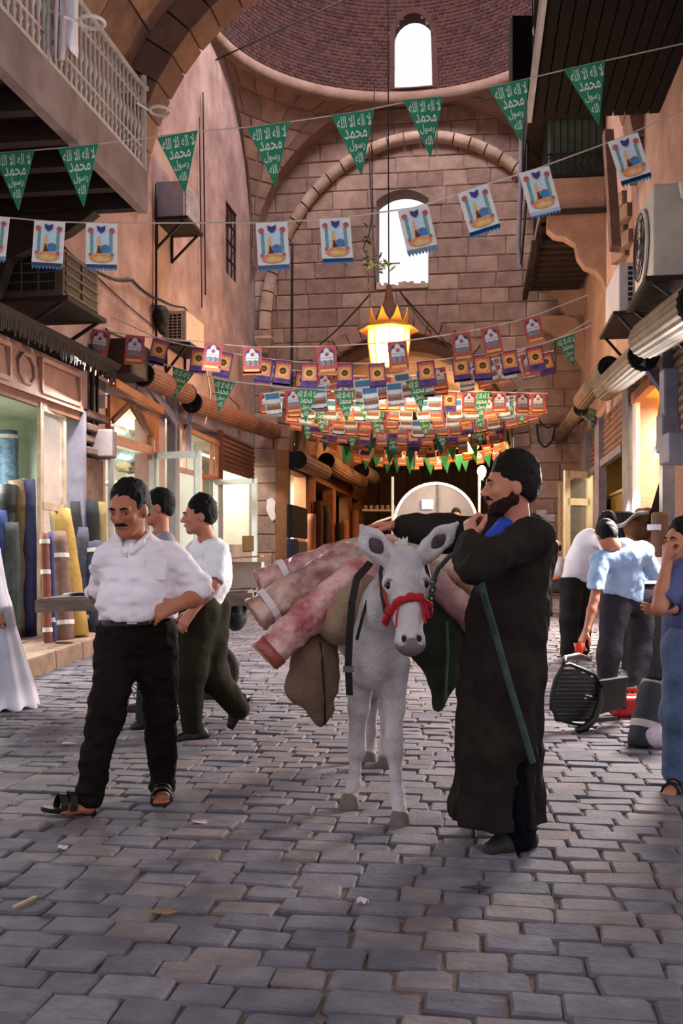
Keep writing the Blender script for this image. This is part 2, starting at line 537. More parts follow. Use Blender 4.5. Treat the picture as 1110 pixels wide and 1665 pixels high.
def shown(c, w, d):
    px = CX + F * c.x / c.y; py = HY + F * (CH - G(c.y)) / c.y
    if px < -20 or px > 1130 or py > 1690: return 0
    return w * d * (CH - G(c.y)) / c.y ** 3
stones.sort(key=lambda t: -shown(*t))
for k, (c, w, d) in enumerate(stones[:300]):
    mb = MB(); stone_poly(mb, c, w, d, True)
    mb.build('cobblestone', M_cob[rng.choice((0, 0, 1, 2, 3))], floor)
mb = MB()
for c, w, d in stones[300:]:
    mb.use(M_cob[rng.choice((0, 1, 1, 2, 3))]); stone_poly(mb, c, w, d, c.y < 9)
o = mb.build('cobblestones', None, floor); o['kind'] = 'stuff'

# ---------------------------------------------------------------- side walls (upper part and piers; the shops fill the gaps)
def wall_piece(mb, WF, s0, s1, z0, z1, t=.35, f=None):
    p = [WF(s0, -t, z0), WF(s1, -t, z0), WF(s1, 0, z0), WF(s0, 0, z0), WF(s0, -t, z1), WF(s1, -t, z1), WF(s1, 0, z1), WF(s0, 0, z1)]
    mb.hexa(p)
wall_left = struct_empty('wall_left')
mb = MB()
wall_piece(mb, WL, 6.0, 21.9, 3.72, 4.3)
wx0, wx1 = LWY(367), LWY(385); wz0, wz1 = LWP(376, 452).z, LWP(376, 337).z      # barred window hole
wall_piece(mb, WL, 6.0, wx0, 4.3, 11.6); wall_piece(mb, WL, wx1, 21.9, 4.3, 11.6)
wall_piece(mb, WL, wx0, wx1, 4.3, wz0); wall_piece(mb, WL, wx0, wx1, wz1, 11.6)
for s0, s1 in ((12.55, 13.7), (15.75, 16.2)):
    wall_piece(mb, WL, s0, s1, 0, 3.72)
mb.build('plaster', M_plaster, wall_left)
wall_right = struct_empty('wall_right')
mb = MB()
wall_piece(mb, WR, 6.0, 21.6, 3.7, 11.6)
for s0, s1 in ((11.62, 11.9), (14.35, 14.75), (19.9, 21.6)):
    wall_piece(mb, WR, s0, s1, 0, 3.7)
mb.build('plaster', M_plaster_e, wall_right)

# raised kerb along the west shops
mb = MB(); trim = struct_empty('trim_1')
k = 8.0
while k < 21.5:
    e = min(k + rng.uniform(.7, 1.1), 21.6)
    mb = MB(); g0, g1 = G(k), G(e)
    p = [WL(k + .006, -.35, g0 - .1), WL(e - .006, -.35, g1 - .1), WL(e - .006, .62, g1 - .1), WL(k + .006, .62, g0 - .1)]
    q = [WL(k + .006, -.35, g0 + .22), WL(e - .006, -.35, g1 + .22), WL(e - .006, .60, g1 + .21), WL(k + .006, .60, g0 + .21)]
    mb.hexa(p + q); mb.build('kerb_stone', M_curb, trim, bevel=.015)
    k = e
# ---------------------------------------------------------------- back wall with the rib arch, lunette window and tunnel arch
wall_back = struct_empty('wall_back')
DV = 0.5                                     # lunette plane sits this far behind the crossing edge
def pointed(cx, hw, zs, apex, n=14):
    """outline of a pointed arch from left spring to right spring in (u,z)"""
    h = apex - zs; R = (hw * hw + h * h) / (2 * hw)
    L_ = []
    a1 = math.atan2(h, hw - (hw - R) - 0) if False else math.asin(min(1, h / R))
    for i in range(n + 1):
        t = a1 * i / n
        L_.append((cx - hw + R - R * math.cos(t), zs + R * math.sin(t)))
    return L_ + [(2 * cx - x, z) for x, z in L_[-2::-1]]
def bw(px, py, v=DV):
    """(u,z) on the plane v of the crossing frame for a picture position"""
    d = Vector(((px - CX) / F, 1, -(py - HY) / F)); n = Vv
    o = O_ + Vv * v; t = (o.dot(n)) / (d.dot(n)); q = d * t + Vector((0, 0, CH))
    return (Vector((q.x, q.y, 0)) - O_).dot(Uv), q.z
tuL, _ = bw(470, 800); tuR, _ = bw(836, 800); _, tap = bw(640, 541)
tc_, thw = (tuL + tuR) / 2, (tuR - tuL) / 2
TUN = pointed(tc_, thw, 3.7, tap)
wu0, wz_0 = bw(612, 470); wu1, wz_1 = bw(696, 306)
def in_tunnel(u, z):
    if abs(u - tc_) > thw: return False
    if z < 3.7: return True
    for (x0, z0), (x1, z1) in zip(TUN[:-1], TUN[1:]):
        if min(x0, x1) <= u <= max(x0, x1): return z < z0 + (z1 - z0) * (u - x0) / (x1 - x0 + 1e-9)
    return False
def win_top(u):
    t = (u - (wu0 + wu1) / 2) / ((wu1 - wu0) / 2)
    return wz_1 - .22 * (abs(t) ** 2.2)
# mortar body behind the blocks, with real openings (columns of quads)
mb = MB(); N_ = 150
us = [-3.75 + 7.5 * i / N_ for i in range(N_ + 1)]
def spans(u):
    lo = -0.2
    if abs(u - tc_) < thw:
        lo = 3.7
        for (x0, z0), (x1, z1) in zip(TUN[:-1], TUN[1:]):
            if min(x0, x1) <= u <= max(x0, x1): lo = z0 + (z1 - z0) * (u - x0) / (x1 - x0 + 1e-9)
    if wu0 < u < wu1: return [(lo, wz_0), (win_top(u), 11.6)]
    return [(lo, 11.6)]
for a, b in zip(us[:-1], us[1:]):
    m_ = (a + b) / 2
    sa, sb = spans(a if (wu0 < a < wu1) == (wu0 < m_ < wu1) and (abs(a - tc_) < thw) == (abs(m_ - tc_) < thw) else m_), spans(b if (wu0 < b < wu1) == (wu0 < m_ < wu1) and (abs(b - tc_) < thw) == (abs(m_ - tc_) < thw) else m_)
    for (z0, z1), (y0, y1) in zip(sa, sb):
        mb.face(SF(a, DV, z0), SF(b, DV, y0), SF(b, DV, y1), SF(a, DV, z1))
        if z0 > 1: mb.face(SF(a, DV, z0), SF(b, DV, y0), SF(b, DV + .6, y0), SF(a, DV + .6, z0))
        if z1 < 11: mb.face(SF(a, DV, z1), SF(b, DV, y1), SF(b, DV + .6, y1), SF(a, DV + .6, z1))
for u in (wu0, wu1): mb.face(SF(u, DV, wz_0), SF(u, DV + .6, wz_0), SF(u, DV + .6, wz_1 - .2), SF(u, DV, wz_1 - .2))
mb.build('mortar', M_mortar, wall_back)
# stone blocks, each its own piece
def block(u0, u1, z0, z1, v, m, parent, name='stone_block', t=.03, bev=.018):
    mb = MB(); g = .007; j = lambda: rng.uniform(-.006, .006)
    a0, a1, b0, b1 = u0 + g, u1 - g, z0 + g, z1 - g
    pr = t + rng.uniform(-.01, .012)
    o4 = [(a0 + j(), b0 + j()), (a1 + j(), b0 + j()), (a1 + j(), b1 + j()), (a0 + j(), b1 + j())]
    i4 = [(a0 + bev, b0 + bev), (a1 - bev, b0 + bev), (a1 - bev, b1 - bev), (a0 + bev, b1 - bev)]
    vs = [SF(x, v + .02, z) for x, z in o4] + [SF(x, v - pr + .012, z) for x, z in o4] + [SF(x, v - pr, z) for x, z in i4]
    mb.add(vs, [(8, 9, 10, 11)] + [(r_ * 4 + i, r_ * 4 + (i + 1) % 4, r_ * 4 + 4 + (i + 1) % 4, r_ * 4 + 4 + i) for r_ in (0, 1) for i in range(4)])
    return mb.build(name, m, parent)
z = 0.6
while z < 11.0:
    hgt = rng.uniform(.33, .43); u = -3.6 - rng.uniform(0, .3)
    while u < 3.75:
        w = rng.uniform(.42, .85); u0, u1 = max(u, -3.62), min(u + w, 3.68); u += w
        if u1 - u0 < .12: continue
        z1 = z + hgt; cm = (u0 + u1) / 2
        pcs = [(u0, u1, z, z1)]
        # clip around window and tunnel
        if not (u1 < wu0 or u0 > wu1 or z1 < wz_0 or z > wz_1):
            pcs = []
            if u0 < wu0 - .1: pcs.append((u0, wu0, z, z1))
            if u1 > wu1 + .1: pcs.append((wu1, u1, z, z1))
            if z < wz_0 - .1: pcs.append((max(u0, wu0), min(u1, wu1), z, wz_0))
            if z1 > wz_1 + .1: pcs.append((max(u0, wu0), min(u1, wu1), wz_1, z1))
        for (a, b, c, d) in pcs:
            if b - a < .08 or d - c < .06: continue
            n_in = sum(in_tunnel(x, y) for x in (a, (a + b) / 2, b) for y in (c + .02, d))
            if n_in == 6: continue
            if n_in > 0:
                if c < 3.6:
                    if b > tuL > a: b = tuL
                    elif a < tuR < b: a = tuR
                    else: continue
                else: continue
            block(a, b, c, d, DV, M_stone[rng.choice((0, 0, 1, 2, 3))], wall_back)
    z += hgt
# infill right above the tunnel arch: voussoirs following the pointed outline
for ring, (dv, r0, r1, nm) in enumerate(((DV - .07, 0.0, .34, 'arch_stone'), )):
    pts = TUN
    for i in range(len(pts) - 1):
        (x0, z0), (x1, z1) = pts[i], pts[i + 1]
        tx, tz = x1 - x0, z1 - z0; l = math.hypot(tx, tz); nx, nz = -tz / l, tx / l
        mb = MB(); e = .012
        q = [(x0 + tx * e, z0 + tz * e), (x1 - tx * e, z1 - tz * e), (x1 + nx * r1 - tx * .0, z1 + nz * r1), (x0 + nx * r1, z0 + nz * r1)]
        mb.prism([SF(x, dv, zz) for x, zz in q], Vv * .5)
        mb.build(nm, M_pend[i % 3], wall_back, bevel=.012)
mb = MB(); rb = thw * .93
T2 = pointed(tc_, thw - .16, 3.7, tap - .3)
for (x0, z0), (x1, z1) in zip(T2[:-1], T2[1:]):
    mb.face(SF(x0, DV + .55, z0), SF(x1, DV + .55, z1), SF(x1, DV + .55, z1 + .5), SF(x0, DV + .55, z0 + .5))
    mb.face(SF(x0, DV + .55, z0), SF(x1, DV + .55, z1), SF(x1, DV + 1.1, z1), SF(x0, DV + 1.1, z0))
mb.build('inner_arch', M_pend[1], wall_back)
# rib arch: voussoirs of a rounded moulding, standing on small carved corbels
rcx, _ = bw(684, 300); rhw = rcx - bw(432, 530)[0]; rz0 = bw(432, 540)[1]; rz1 = bw(684, 226)[1]
NV = 30
def ribp(t, k=0.0): return rcx - (rhw - k) * math.cos(t), rz0 + (rz1 - rz0 - k) * math.sin(t)
for i in range(NV):
    t0, t1 = PI * i / NV + .004, PI * (i + 1) / NV - .004
    mb = MB()
    def fn(a, b):
        t = t0 + (t1 - t0) * a; ph = 2 * PI * b
        x, zz = ribp(t); dx, dz = math.cos(t), -math.sin(t)
        r = .135
        return SF(x + dx * r * math.cos(ph), DV - .10 + r * 1.1 * math.sin(ph), zz + dz * r * math.cos(ph))
    mb.grid(fn, 2, 10)
    mb.build('rib_stone', M_rib, wall_back, smooth=True)
for sgn in (-1, 1):
    mb = MB(); x = rcx + sgn * rhw
    for k, (w, z_) in enumerate(((.20, -.02), (.17, -.14), (.20, -.2), (.15, -.34), (.08, -.5))):
        if k: mb.hexa([SF(x - w, DV - w - .1, rz0 + z_), SF(x + w, DV - w - .1, rz0 + z_), SF(x + w, DV + .05, rz0 + z_), SF(x - w, DV + .05, rz0 + z_),
                       SF(x - pw, DV - pw - .1, rz0 + pz), SF(x + pw, DV - pw - .1, rz0 + pz), SF(x + pw, DV + .05, rz0 + pz), SF(x - pw, DV + .05, rz0 + pz)])
        pw, pz = w, z_
    mb.build('corbel', M_rib, wall_back)
# broken sill of the lunette window
mb = MB(); n = 14
for i in range(n):
    a = wu0 + (wu1 - wu0) * i / n; b = wu0 + (wu1 - wu0) * (i + 1) / n; hh = .05 + rng.uniform(0, .09)
    mb.hexa([SF(a, DV - .05, wz_0 - .02), SF(b, DV - .05, wz_0 - .02), SF(b, DV + .3, wz_0 - .02), SF(a, DV + .3, wz_0 - .02),
             SF(a, DV - .05, wz_0 + hh), SF(b, DV - .05, wz_0 + hh), SF(b, DV + .3, wz_0 + hh + .03), SF(a, DV + .3, wz_0 + hh + .03)])
mb.build('sill', M_rib, wall_back)
# ---------------------------------------------------------------- dome crossing
ceiling = struct_empty('ceiling')
def DC(x, y, z): return SF(x, -AR + y, z)           # crossing centre frame
# pendentives
mb = MB()
RS2 = AR * math.sqrt(2)
def pend(ci, zrel, f, r=0.0):
    rho = math.sqrt(max(RS2 ** 2 - zrel ** 2, 0)); a0 = math.acos(min(1, AR / rho)); th = ci * PI / 2 + a0 + (PI / 2 - 2 * a0) * f
    k = (RS2 - r) / RS2
    return DC(rho * math.cos(th) * k, rho * math.sin(th) * k, ZS + zrel * k)
for ci in range(4):
    mb.grid(lambda a, b: pend(ci, AR * a, b), 14, 14)
mb.build('pendentive', M_mortar, ceiling, smooth=True)
for ci in (0, 1):
    zr = .35
    while zr < AR - .1:
        h = min(rng.uniform(.32, .40), AR - zr); zm = zr + h / 2
        rho = math.sqrt(RS2 ** 2 - zm ** 2); a0 = math.acos(min(1, AR / rho)); ln = rho * (PI / 2 - 2 * a0)
        n = max(1, round(ln / .58)); sh = rng.uniform(.25, .75)
        edges = sorted({0.0, 1.0} | {min(1, max(0, (i + sh) / n)) for i in range(n)})
        for f0, f1 in zip(edges[:-1], edges[1:]):
            if f1 - f0 < .03: continue
            mb = MB(); e = .010 / max(ln, .2); ez = .009
            pr = rng.uniform(.015, .035)
            c0 = [pend(ci, zr + ez, f0 + e, -.01), pend(ci, zr + ez, f1 - e, -.01), pend(ci, zr + h - ez, f1 - e, -.01), pend(ci, zr + h - ez, f0 + e, -.01)]
            e2 = e * 2.2
            c1 = [pend(ci, zr + 2 * ez, f0 + e2, pr), pend(ci, zr + 2 * ez, f1 - e2, pr), pend(ci, zr + h - 2 * ez, f1 - e2, pr), pend(ci, zr + h - 2 * ez, f0 + e2, pr)]
            mb.hexa(c0 + c1)
            mb.build('pendentive_block', M_pend[rng.randrange(3)], ceiling)
        zr += h
ZF = 6.5
# arch soffits: back recess and the front transverse arch, the side arches
mb = MB()
for i in range(32):
    t0, t1 = PI * i / 32, PI * (i + 1) / 32
    p0, p1 = (-AR * math.cos(t0), ZS + AR * math.sin(t0)), (-AR * math.cos(t1), ZS + AR * math.sin(t1))
    mb.face(SF(p0[0], 0, p0[1]), SF(p1[0], 0, p1[1]), SF(p1[0], DV, p1[1]), SF(p0[0], DV, p0[1]))
mb.build('arch_soffit', M_pend[0], ceiling)
for i in range(26):
    t0, t1 = PI * i / 26 + .003, PI * (i + 1) / 26 - .003; mb = MB()
    q = []
    for v_ in (-2 * AR - .62, -2 * AR):
        q += [SF(-(AR - .02) * math.cos(t0), v_, ZF + (AR - .02) * math.sin(t0)), SF(-(AR - .02) * math.cos(t1), v_, ZF + (AR - .02) * math.sin(t1)),
              SF(-(AR + .55) * math.cos(t1), v_, ZF + (AR + .55) * math.sin(t1)), SF(-(AR + .55) * math.cos(t0), v_, ZF + (AR + .55) * math.sin(t0))]
    mb.hexa(q); mb.build('transverse_arch_stone', M_pend[(i * 2) % 3], ceiling, bevel=.015)
# near barrel vault, extended unseen overhead to block sky light; open behind the viewer
for i in range(15):
    t0, t1 = PI * i / 15, PI * (i + 1) / 15
    for j_ in range(10):
        v0, v1 = -2 * AR - .62 - 1.25 * j_, -2 * AR - .62 - 1.25 * (j_ + 1)
        R_ = AR + .45
        mb = MB(); pts_in = []; pts_out = []
        for rr, L_ in ((R_, pts_in), (R_ + .25, pts_out)):
            for (t, v_) in ((t0 + .004, v0 - .008), (t1 - .004, v0 - .008), (t1 - .004, v1 + .008), (t0 + .004, v1 + .008)):
                L_.append(SF(-rr * math.cos(t), v_, ZF + rr * math.sin(t)))
        mb.hexa(pts_in + pts_out); mb.build('vault_stone', M_stone[(i + j_) % 4], ceiling, bevel=.01)
# ring cornice
mb = MB()
def ringf(a, b):
    th = 2 * PI * a; pr = [(AR + .1, ZR - .24), (AR - .03, ZR - .22), (AR - .07, ZR - .08), (AR - .02, ZR + .02), (AR + .1, ZR + .03)]
    i = min(int(b * 4 + .001), 4); r, zz = pr[i]
    return DC(r * math.cos(th), r * math.sin(th), zz)
mb.grid(ringf, 96, 4); mb.build('ring_cornice', M_pend[1], ceiling, smooth=True)
# dome shell (joint colour) with an arched window opening, and its bricks
wpx = (641, 701); wdir = (Vector(((671 - CX) / F * 21.2, 21.2, 0)) - (O_ - Vv * AR)); waz = math.atan2(wdir.dot(Vv), wdir.dot(Uv))
WHW = .40; WZ0, WZ1 = ZR + .10, ZR + 1.52
def in_win(th, zz, m=0.0):
    d = (th - waz + PI) % (2 * PI) - PI
    x = d * AR * .96
    if abs(x) > WHW + m or zz < WZ0 - m: return False
    top = WZ1 - WHW
    return zz < top + math.sqrt(max((WHW + m) ** 2 - x * x, 0))
def domep(th, z_, r=0.0):
    """z_ height above the ring"""
    R = AR - r; zz = min(z_, R * .999)
    return DC(math.sqrt(R * R - zz * zz) * math.cos(th), math.sqrt(R * R - zz * zz) * math.sin(th), ZR + z_)
mb = MB(); NT = 220; lat = [AR * math.sin(PI / 2 * i / 46) for i in range(46)] + [AR * .9995]
for i in range(NT):
    t0, t1 = 2 * PI * i / NT, 2 * PI * (i + 1) / NT
    for z0, z1 in zip(lat[:-1], lat[1:]):
        if in_win((t0 + t1) / 2, ZR + (z0 + z1) / 2): continue
        mb.face(domep(t0, z0), domep(t1, z0), domep(t1, z1), domep(t0, z1))
mb.build('dome_shell', M_joint, ceiling, smooth=True)
mb = MB(); ang = .012; row = 0
bh = .072 / AR
while ang < 1.12:
    z0, z1 = AR * math.sin(ang), AR * math.sin(ang + bh - .008 / AR * 1.4)
    rr = AR * math.cos(ang + bh / 2); n = int(2 * PI * rr / .155)
    for i in range(n):
        th = 2 * PI * (i + .5 * (row % 2)) / n; w = 2 * PI / n
        dd = (th - waz + PI) % (2 * PI) - PI
        if dd < -2.0 or dd > 2.0: continue
        t0, t1 = th + .045 * w, th + .955 * w
        if in_win(th + w / 2, ZR + (z0 + z1) / 2, .06): continue
        mb.use(M_brick if rng.random() < .6 else M_brick2)
        pr = .018 + rng.uniform(-.004, .006)
        a = [domep(t0, z0), domep(t1, z0), domep(t1, z1), domep(t0, z1)]
        b = [domep(t0, z0, pr), domep(t1, z0, pr), domep(t1, z1, pr), domep(t0, z1, pr)]
        i0 = len(mb.v); mb.add(a + b, [(4, 5, 6, 7), (0, 1, 5, 4), (1, 2, 6, 5), (2, 3, 7, 6), (3, 0, 4, 7)])
    ang += bh; row += 1
o = mb.build('dome_bricks', None, ceiling); o['kind'] = 'stuff'
mb = MB().use(M_brick)
outl = [(-WHW, WZ0), (-WHW, WZ1 - WHW)] + [(-WHW * math.cos(PI * i / 12), WZ1 - WHW + WHW * math.sin(PI * i / 12)) for i in range(1, 12)] + [(WHW, WZ1 - WHW), (WHW, WZ0)]
outl2 = [(x * 1.28, WZ0 - .03 if zz <= WZ0 else zz + (.11 if zz > WZ1 - WHW else 0) * (zz - WZ1 + WHW) / WHW) for x, zz in outl]
def wp(x, zz, r): return domep(waz + x / (AR * .96), zz - ZR, r)
n = len(outl)
for i in range(n):
    j = (i + 1) % n
    (x0, z0), (x1, z1) = outl[i], outl[j]; (a0, c0), (a1, c1) = outl2[i], outl2[j]
    mb.face(wp(x0, z0, .02), wp(x1, z1, .02), wp(a1, c1, .02), wp(a0, c0, .02))
    mb.face(wp(x0, z0, .02), wp(x1, z1, .02), wp(x1, z1, -.35), wp(x0, z0, -.35))
mb.build('window_surround', None, ceiling)

# ---------------------------------------------------------------- tunnel beyond the arch
wall_tunnel = struct_empty('wall_tunnel')
TE = 15.5
mb = MB()
V2 = [(tc_ - thw, 0)] + pointed(tc_, thw, 3.7, tap) + [(tc_ + thw, 0)]
for (x0, z0), (x1, z1) in zip(V2[1:-2], V2[2:-1]):
    for k in range(6):
        v0, v1 = DV + .6 + (TE - DV - .6) * k / 6, DV + .6 + (TE - DV - .6) * (k + 1) / 6
        mb.face(SF(x0, v0, z0), SF(x1, v0, z1), SF(x1, v1, z1), SF(x0, v1, z0))
mb.build('vault', M_pend[1], wall_tunnel)
mb = MB()
for x in (tc_ + thw,):
    mb.face(SF(x, DV, 0), SF(x, TE, 0), SF(x, TE, 3.7), SF(x, DV, 3.7))
xl = tc_ - thw
mb.face(SF(xl, DV, 3.3), SF(xl, TE, 3.9), SF(xl, TE, 3.7), SF(xl, DV, 3.7))
mb.build('side', M_pend[2], wall_tunnel)
mb = MB()
mb.box(SF(tc_, TE + .1, 3.0), (thw * 2 + .4, .2, 7), Matrix.Rotation(math.atan2(Uv.y, Uv.x), 3, 'Z'))
mb.build('end_wall', mat('end_wall_dark', '#2a2018', '#3d3024', 2, .9), wall_tunnel)
for k in range(9):
    mb = MB(); x = xl + .15 + k * .55
    mb.box(SF(x, TE - .06, 2.6), (.5, .08, 3.9), Matrix.Rotation(math.atan2(Uv.y, Uv.x), 3, 'Z'))
    mb.build('plank', mat('end_plank', '#302519', '#463726', 3, .85, rnd=.15), wall_tunnel)
mb = MB(); mb.bar(SF(xl, TE - .12, 4.62), SF(tc_ + thw, TE - .12, 4.62), .12, .16); mb.build('beam', M_darkwood, wall_tunnel)

# ================================================================ shop fronts, west side
M_roller = mat('roller_rust', '#5f382d', '#875a49', 5, 0.6, 0.15, 30, spec=.2)
M_roller_e = mat('roller_brown', '#4d3c34', '#76604f', 5, 0.65, 0.15, 30, spec=.2)
M_roller_t = mat('roller_tunnel', '#6b4a3a', '#937060', 5, 0.55)
M_coil = mat('roller_coil', '#0f0d0d', rough=0.9)

def ray_plane(px, py, p, n):
    d = Vector(((px - CX) / F, 1, -(py - HY) / F)); o = Vector((0, 0, CH))
    return o + d * ((Vector(p) - o).dot(n) / d.dot(n))

def roller(p0, p1, r, label, group, m, n=22, bracket=None):
    p0, p1 = Vector(p0), Vector(p1); d = (p1 - p0).normalized(); a, _, b = basis(d)
    t = thing('roller_shutter', (p0 + p1) / 2 - Vector((0, 0, r)), label, 'shutter', group)
    mb = MB(); i0 = 0; K = n * 4
    for p in (p0, p1):
        for j in range(K):
            th = 2 * PI * j / K; rr = r * (1 - .055 * (0.5 + 0.5 * math.cos(th * n)))
            mb.v.append(tuple(p + (a * math.cos(th) + b * math.sin(th)) * rr))
    for j in range(K): mb.f.append((j, (j + 1) % K, K + (j + 1) % K, K + j)); mb.m.append(0)
    mb.build('drum', m, t)
    for p, s_ in ((p0, -1), (p1, 1)):
        mb = MB(); spiral = []
        for k in range(60):
            th = k * .42; rr = r * (1 - .011 * k); spiral.append(p + d * s_ * .012 + (a * math.cos(th) + b * math.sin(th)) * rr * .97)
        mb.tube(spiral, .016, 5); mb.lathe(p + d * s_ * .005, [(r * .93, -.004), (r * .93, .004)], 24, d)
        mb.build('coil_end', M_coil, t)
    if bracket is not None:
        mb = MB(); mb.bar(p0 + Vector((0, 0, -r * .2)), Vector(bracket), .05, .16); mb.bar(Vector(bracket), Vector(bracket) - Vector((0, 0, .5)), .12, .08)
        mb.build('bracket', M_greymetal, t)
    return t

def slat_shutter(WF, s0, s1, z0, z1, o, label, m, group='slatted shop shutters', slat=.09, za=None):
    """a lowered shutter, every slat its own piece"""
    t = thing('slat_shutter', WF((s0 + s1) / 2, o, z0), label, 'shutter', group)
    n = max(2, int((z1 - z0) / slat)); h = (z1 - z0) / n
    def ring(s, z): return [WF(s, o, z + .004), WF(s, o + .028, z + h * .25), WF(s, o + .028, z + h * .6), WF(s, o + .006, z + h - .006), WF(s, o - .01, z + h - .004), WF(s, o - .01, z)]
    base = t.location.copy(); me = None
    for k in range(n):
        if me is None:
            mb = MB(); z = z0
            A, B = ring(s0, z), ring(s1, z)
            mb.add(A + B, [(i, (i + 1) % 6, 6 + (i + 1) % 6, 6 + i) for i in range(6)] + [tuple(range(6)), tuple(range(6, 12))])
            ob = mb.build('slat', m, t); me = ob.data
        else:
            ob = part('slat', me, t); ob.location = (0, 0, k * h)
    return t

def room(name, WF, s0, s1, depth, z0, z1, m, power, color=(1, 1, .92), floor_m=None, t=.35, tube=True, label=None):
    """lit shop interior behind the front"""
    e = struct_empty(name); a, b = -t, -depth
    mb = MB()
    q = lambda s, o, z: WF(s, o, z)
    mb.face(q(s0, b, z0), q(s1, b, z0), q(s1, b, z1), q(s0, b, z1))
    mb.face(q(s0, a, z0), q(s0, b, z0), q(s0, b, z1), q(s0, a, z1))
    mb.face(q(s1, a, z0), q(s1, b, z0), q(s1, b, z1), q(s1, a, z1))
    mb.face(q(s0, 0, z1), q(s1, 0, z1), q(s1, b, z1), q(s0, b, z1))
    mb.build('lining', m, e)
    mb = MB(); mb.hexa([q(s0, 0, z0 - .3), q(s1, 0, z0 - .3), q(s1, b, z0 - .3), q(s0, b, z0 - .3), q(s0, 0, z0), q(s1, 0, z0), q(s1, b, z0), q(s0, b, z0)])
    mb.build('shop_floor', floor_m or M_curb, e)
    sm = (s0 + s1) / 2
    if tube:
        p = q(sm - .5, -depth * .55, z1 - .08); p2 = q(sm + .5, -depth * .55, z1 - .08)
        tl = thing('ceiling_tube_light', p, label or 'fluorescent tube under the ceiling of a shop', 'lamp')
        mb = MB(); mb.tube([p, p2], .02, 8); mb.build('tube', mat('tube_glow', '#ffffff', emit='#fffff0', estr=6), tl)
        mb = MB(); mb.bar(p + Vector((0, 0, .045)), p2 + Vector((0, 0, .045)), .08, .05); mb.build('housing', M_white, tl)
    area_light(name + '_light', q(sm, -depth * .5, z1 - .16), q(sm, -depth * .45, z0), .9, power, color, .5)
    return e

def cloth_roll(base, top, r, m, label, group='cloth rolls by the west shop', bands=(), name='cloth_roll', seed=0, core=True, band_m=None, taper=0.0):
    base, top = Vector(base), Vector(top); rg = random.Random(seed + int(base.x * 977) + int(base.y * 331))
    t = thing(name, base, label, 'cloth roll', group)
    mb = MB(); n = 9; path = []; rr = []
    for k in range(n + 1):
        f = k / n
        path.append(base.lerp(top, f) + Vector((rg.uniform(-.006, .006), rg.uniform(-.006, .006), 0)))
        rr.append(r * (1 - taper * f) * rg.uniform(.95, 1.05))
    rr[0] *= .94; rr[-1] *= .92
    mb.tube(path, rr, 14); mb.build('cloth', m, t, smooth=True)
    if core:
        d = (top - base).normalized(); mb = MB(); mb.lathe(top, [(r * .30, -.01), (r * .30, .012), (r * .18, .012), (r * .18, .0)], 12, d)
        mb.build('core', mat('card_core', '#8a6f50', '#a3886a', 8), t)
    for f in bands:
        c = base.lerp(top, f); d = (top - base).normalized() * .025; rb = r * (1 - taper * f) * 1.07
        mb = MB(); mb.tube([c - d, c + d], rb, 14); mb.build('band', band_m or mat('paper_band', '#c9c3c0', '#dcd6d4', 8), t)
    return t

# ---- first shop: panelled fascia, ledge with fringe, pale green interior
gz = G(11) + .25
room('wall_shop_1', WL, 8.6, 13.6, 2.4, gz, 3.2, mat('mint_wall', '#a6b4a2', '#c6cfba', 2, .8), 140, (.97, 1, .93), label='fluorescent tube inside the mint green cloth shop')
t = struct_empty('trim_2')
mb = MB(); A = lambda s, o, z: WL(s, o, z)
mb.hexa([A(8.6, -.05, 3.12), A(12.5, -.05, 3.12), A(12.5, .2, 3.12), A(8.6, .2, 3.12), A(8.6, -.05, 3.66), A(12.5, -.05, 3.66), A(12.5, .14, 3.66), A(8.6, .14, 3.66)])
mb.build('fascia', mat('fascia_paint', '#775349', '#96705f', 4, .7, .2, 20), t)
mb = MB(); mb.hexa([A(8.6, .1, 3.02), A(12.55, .1, 3.02), A(12.55, .16, 3.02), A(8.6, .16, 3.02), A(8.6, .1, 3.12), A(12.55, .1, 3.12), A(12.55, .16, 3.12), A(8.6, .16, 3.12)])
mb.build('head_rail', M_brownwood, t)
def frame_rect(s0, s1, z0, z1, o, w, m, nm):
    mb = MB()
    mb.bar(A(s0, o, z0), A(s1, o, z0), w, .05); mb.bar(A(s0, o, z1), A(s1, o, z1), w, .05)
    mb.bar(A(s0, o, z0), A(s0, o, z1), .05, w); mb.bar(A(s1, o, z0), A(s1, o, z1), .05, w)
    mb.build(nm, m, t)
M_fasc2 = mat('fascia_moulding', '#8a6354', '#a87d6b', 4, .7)
frame_rect(11.35, 12.4, 3.2, 3.56, .185, .05, M_fasc2, 'panel_moulding')
frame_rect(8.8, 10.6, 3.2, 3.56, .185, .05, M_fasc2, 'panel_moulding')
mb = MB(); c = A(11.0, .19, 3.38); pts = [c + Vector((LWS, 1, 0)).normalized() * .2 * math.cos(PI / 8 + k * PI / 4) + Vector((0, 0, .17 * math.sin(PI / 8 + k * PI / 4))) for k in range(8)]
mb.tube(pts + [pts[0]], .02, 6); mb.build('octagon_moulding', M_fasc2, t)
aw = thing('fringed_ledge', A(10.6, .3, 3.68), 'dark dusty ledge with hanging fringe above the panelled shop fascia', 'awning')
mb = MB(); mb.hexa([A(8.4, 0, 3.70), A(12.9, 0, 3.72), A(12.9, .5, 3.72), A(8.4, .5, 3.70), A(8.4, 0, 3.85), A(12.9, 0, 3.86), A(12.9, .55, 3.78), A(8.4, .55, 3.77)])
mb.build('board', M_darkwood, aw)
mb = MB(); rg = random.Random(4)
for k in range(120):
    s_ = 8.45 + 4.4 * k / 120; l = rg.uniform(.1, .2); mb.bar(A(s_, .5, 3.72), A(s_ + .01, .48, 3.72 - l), .03, .004)
o = mb.build('fringe', mat('old_fringe', '#241c18', '#3a2f28', 9), aw); o['kind'] = 'stuff'
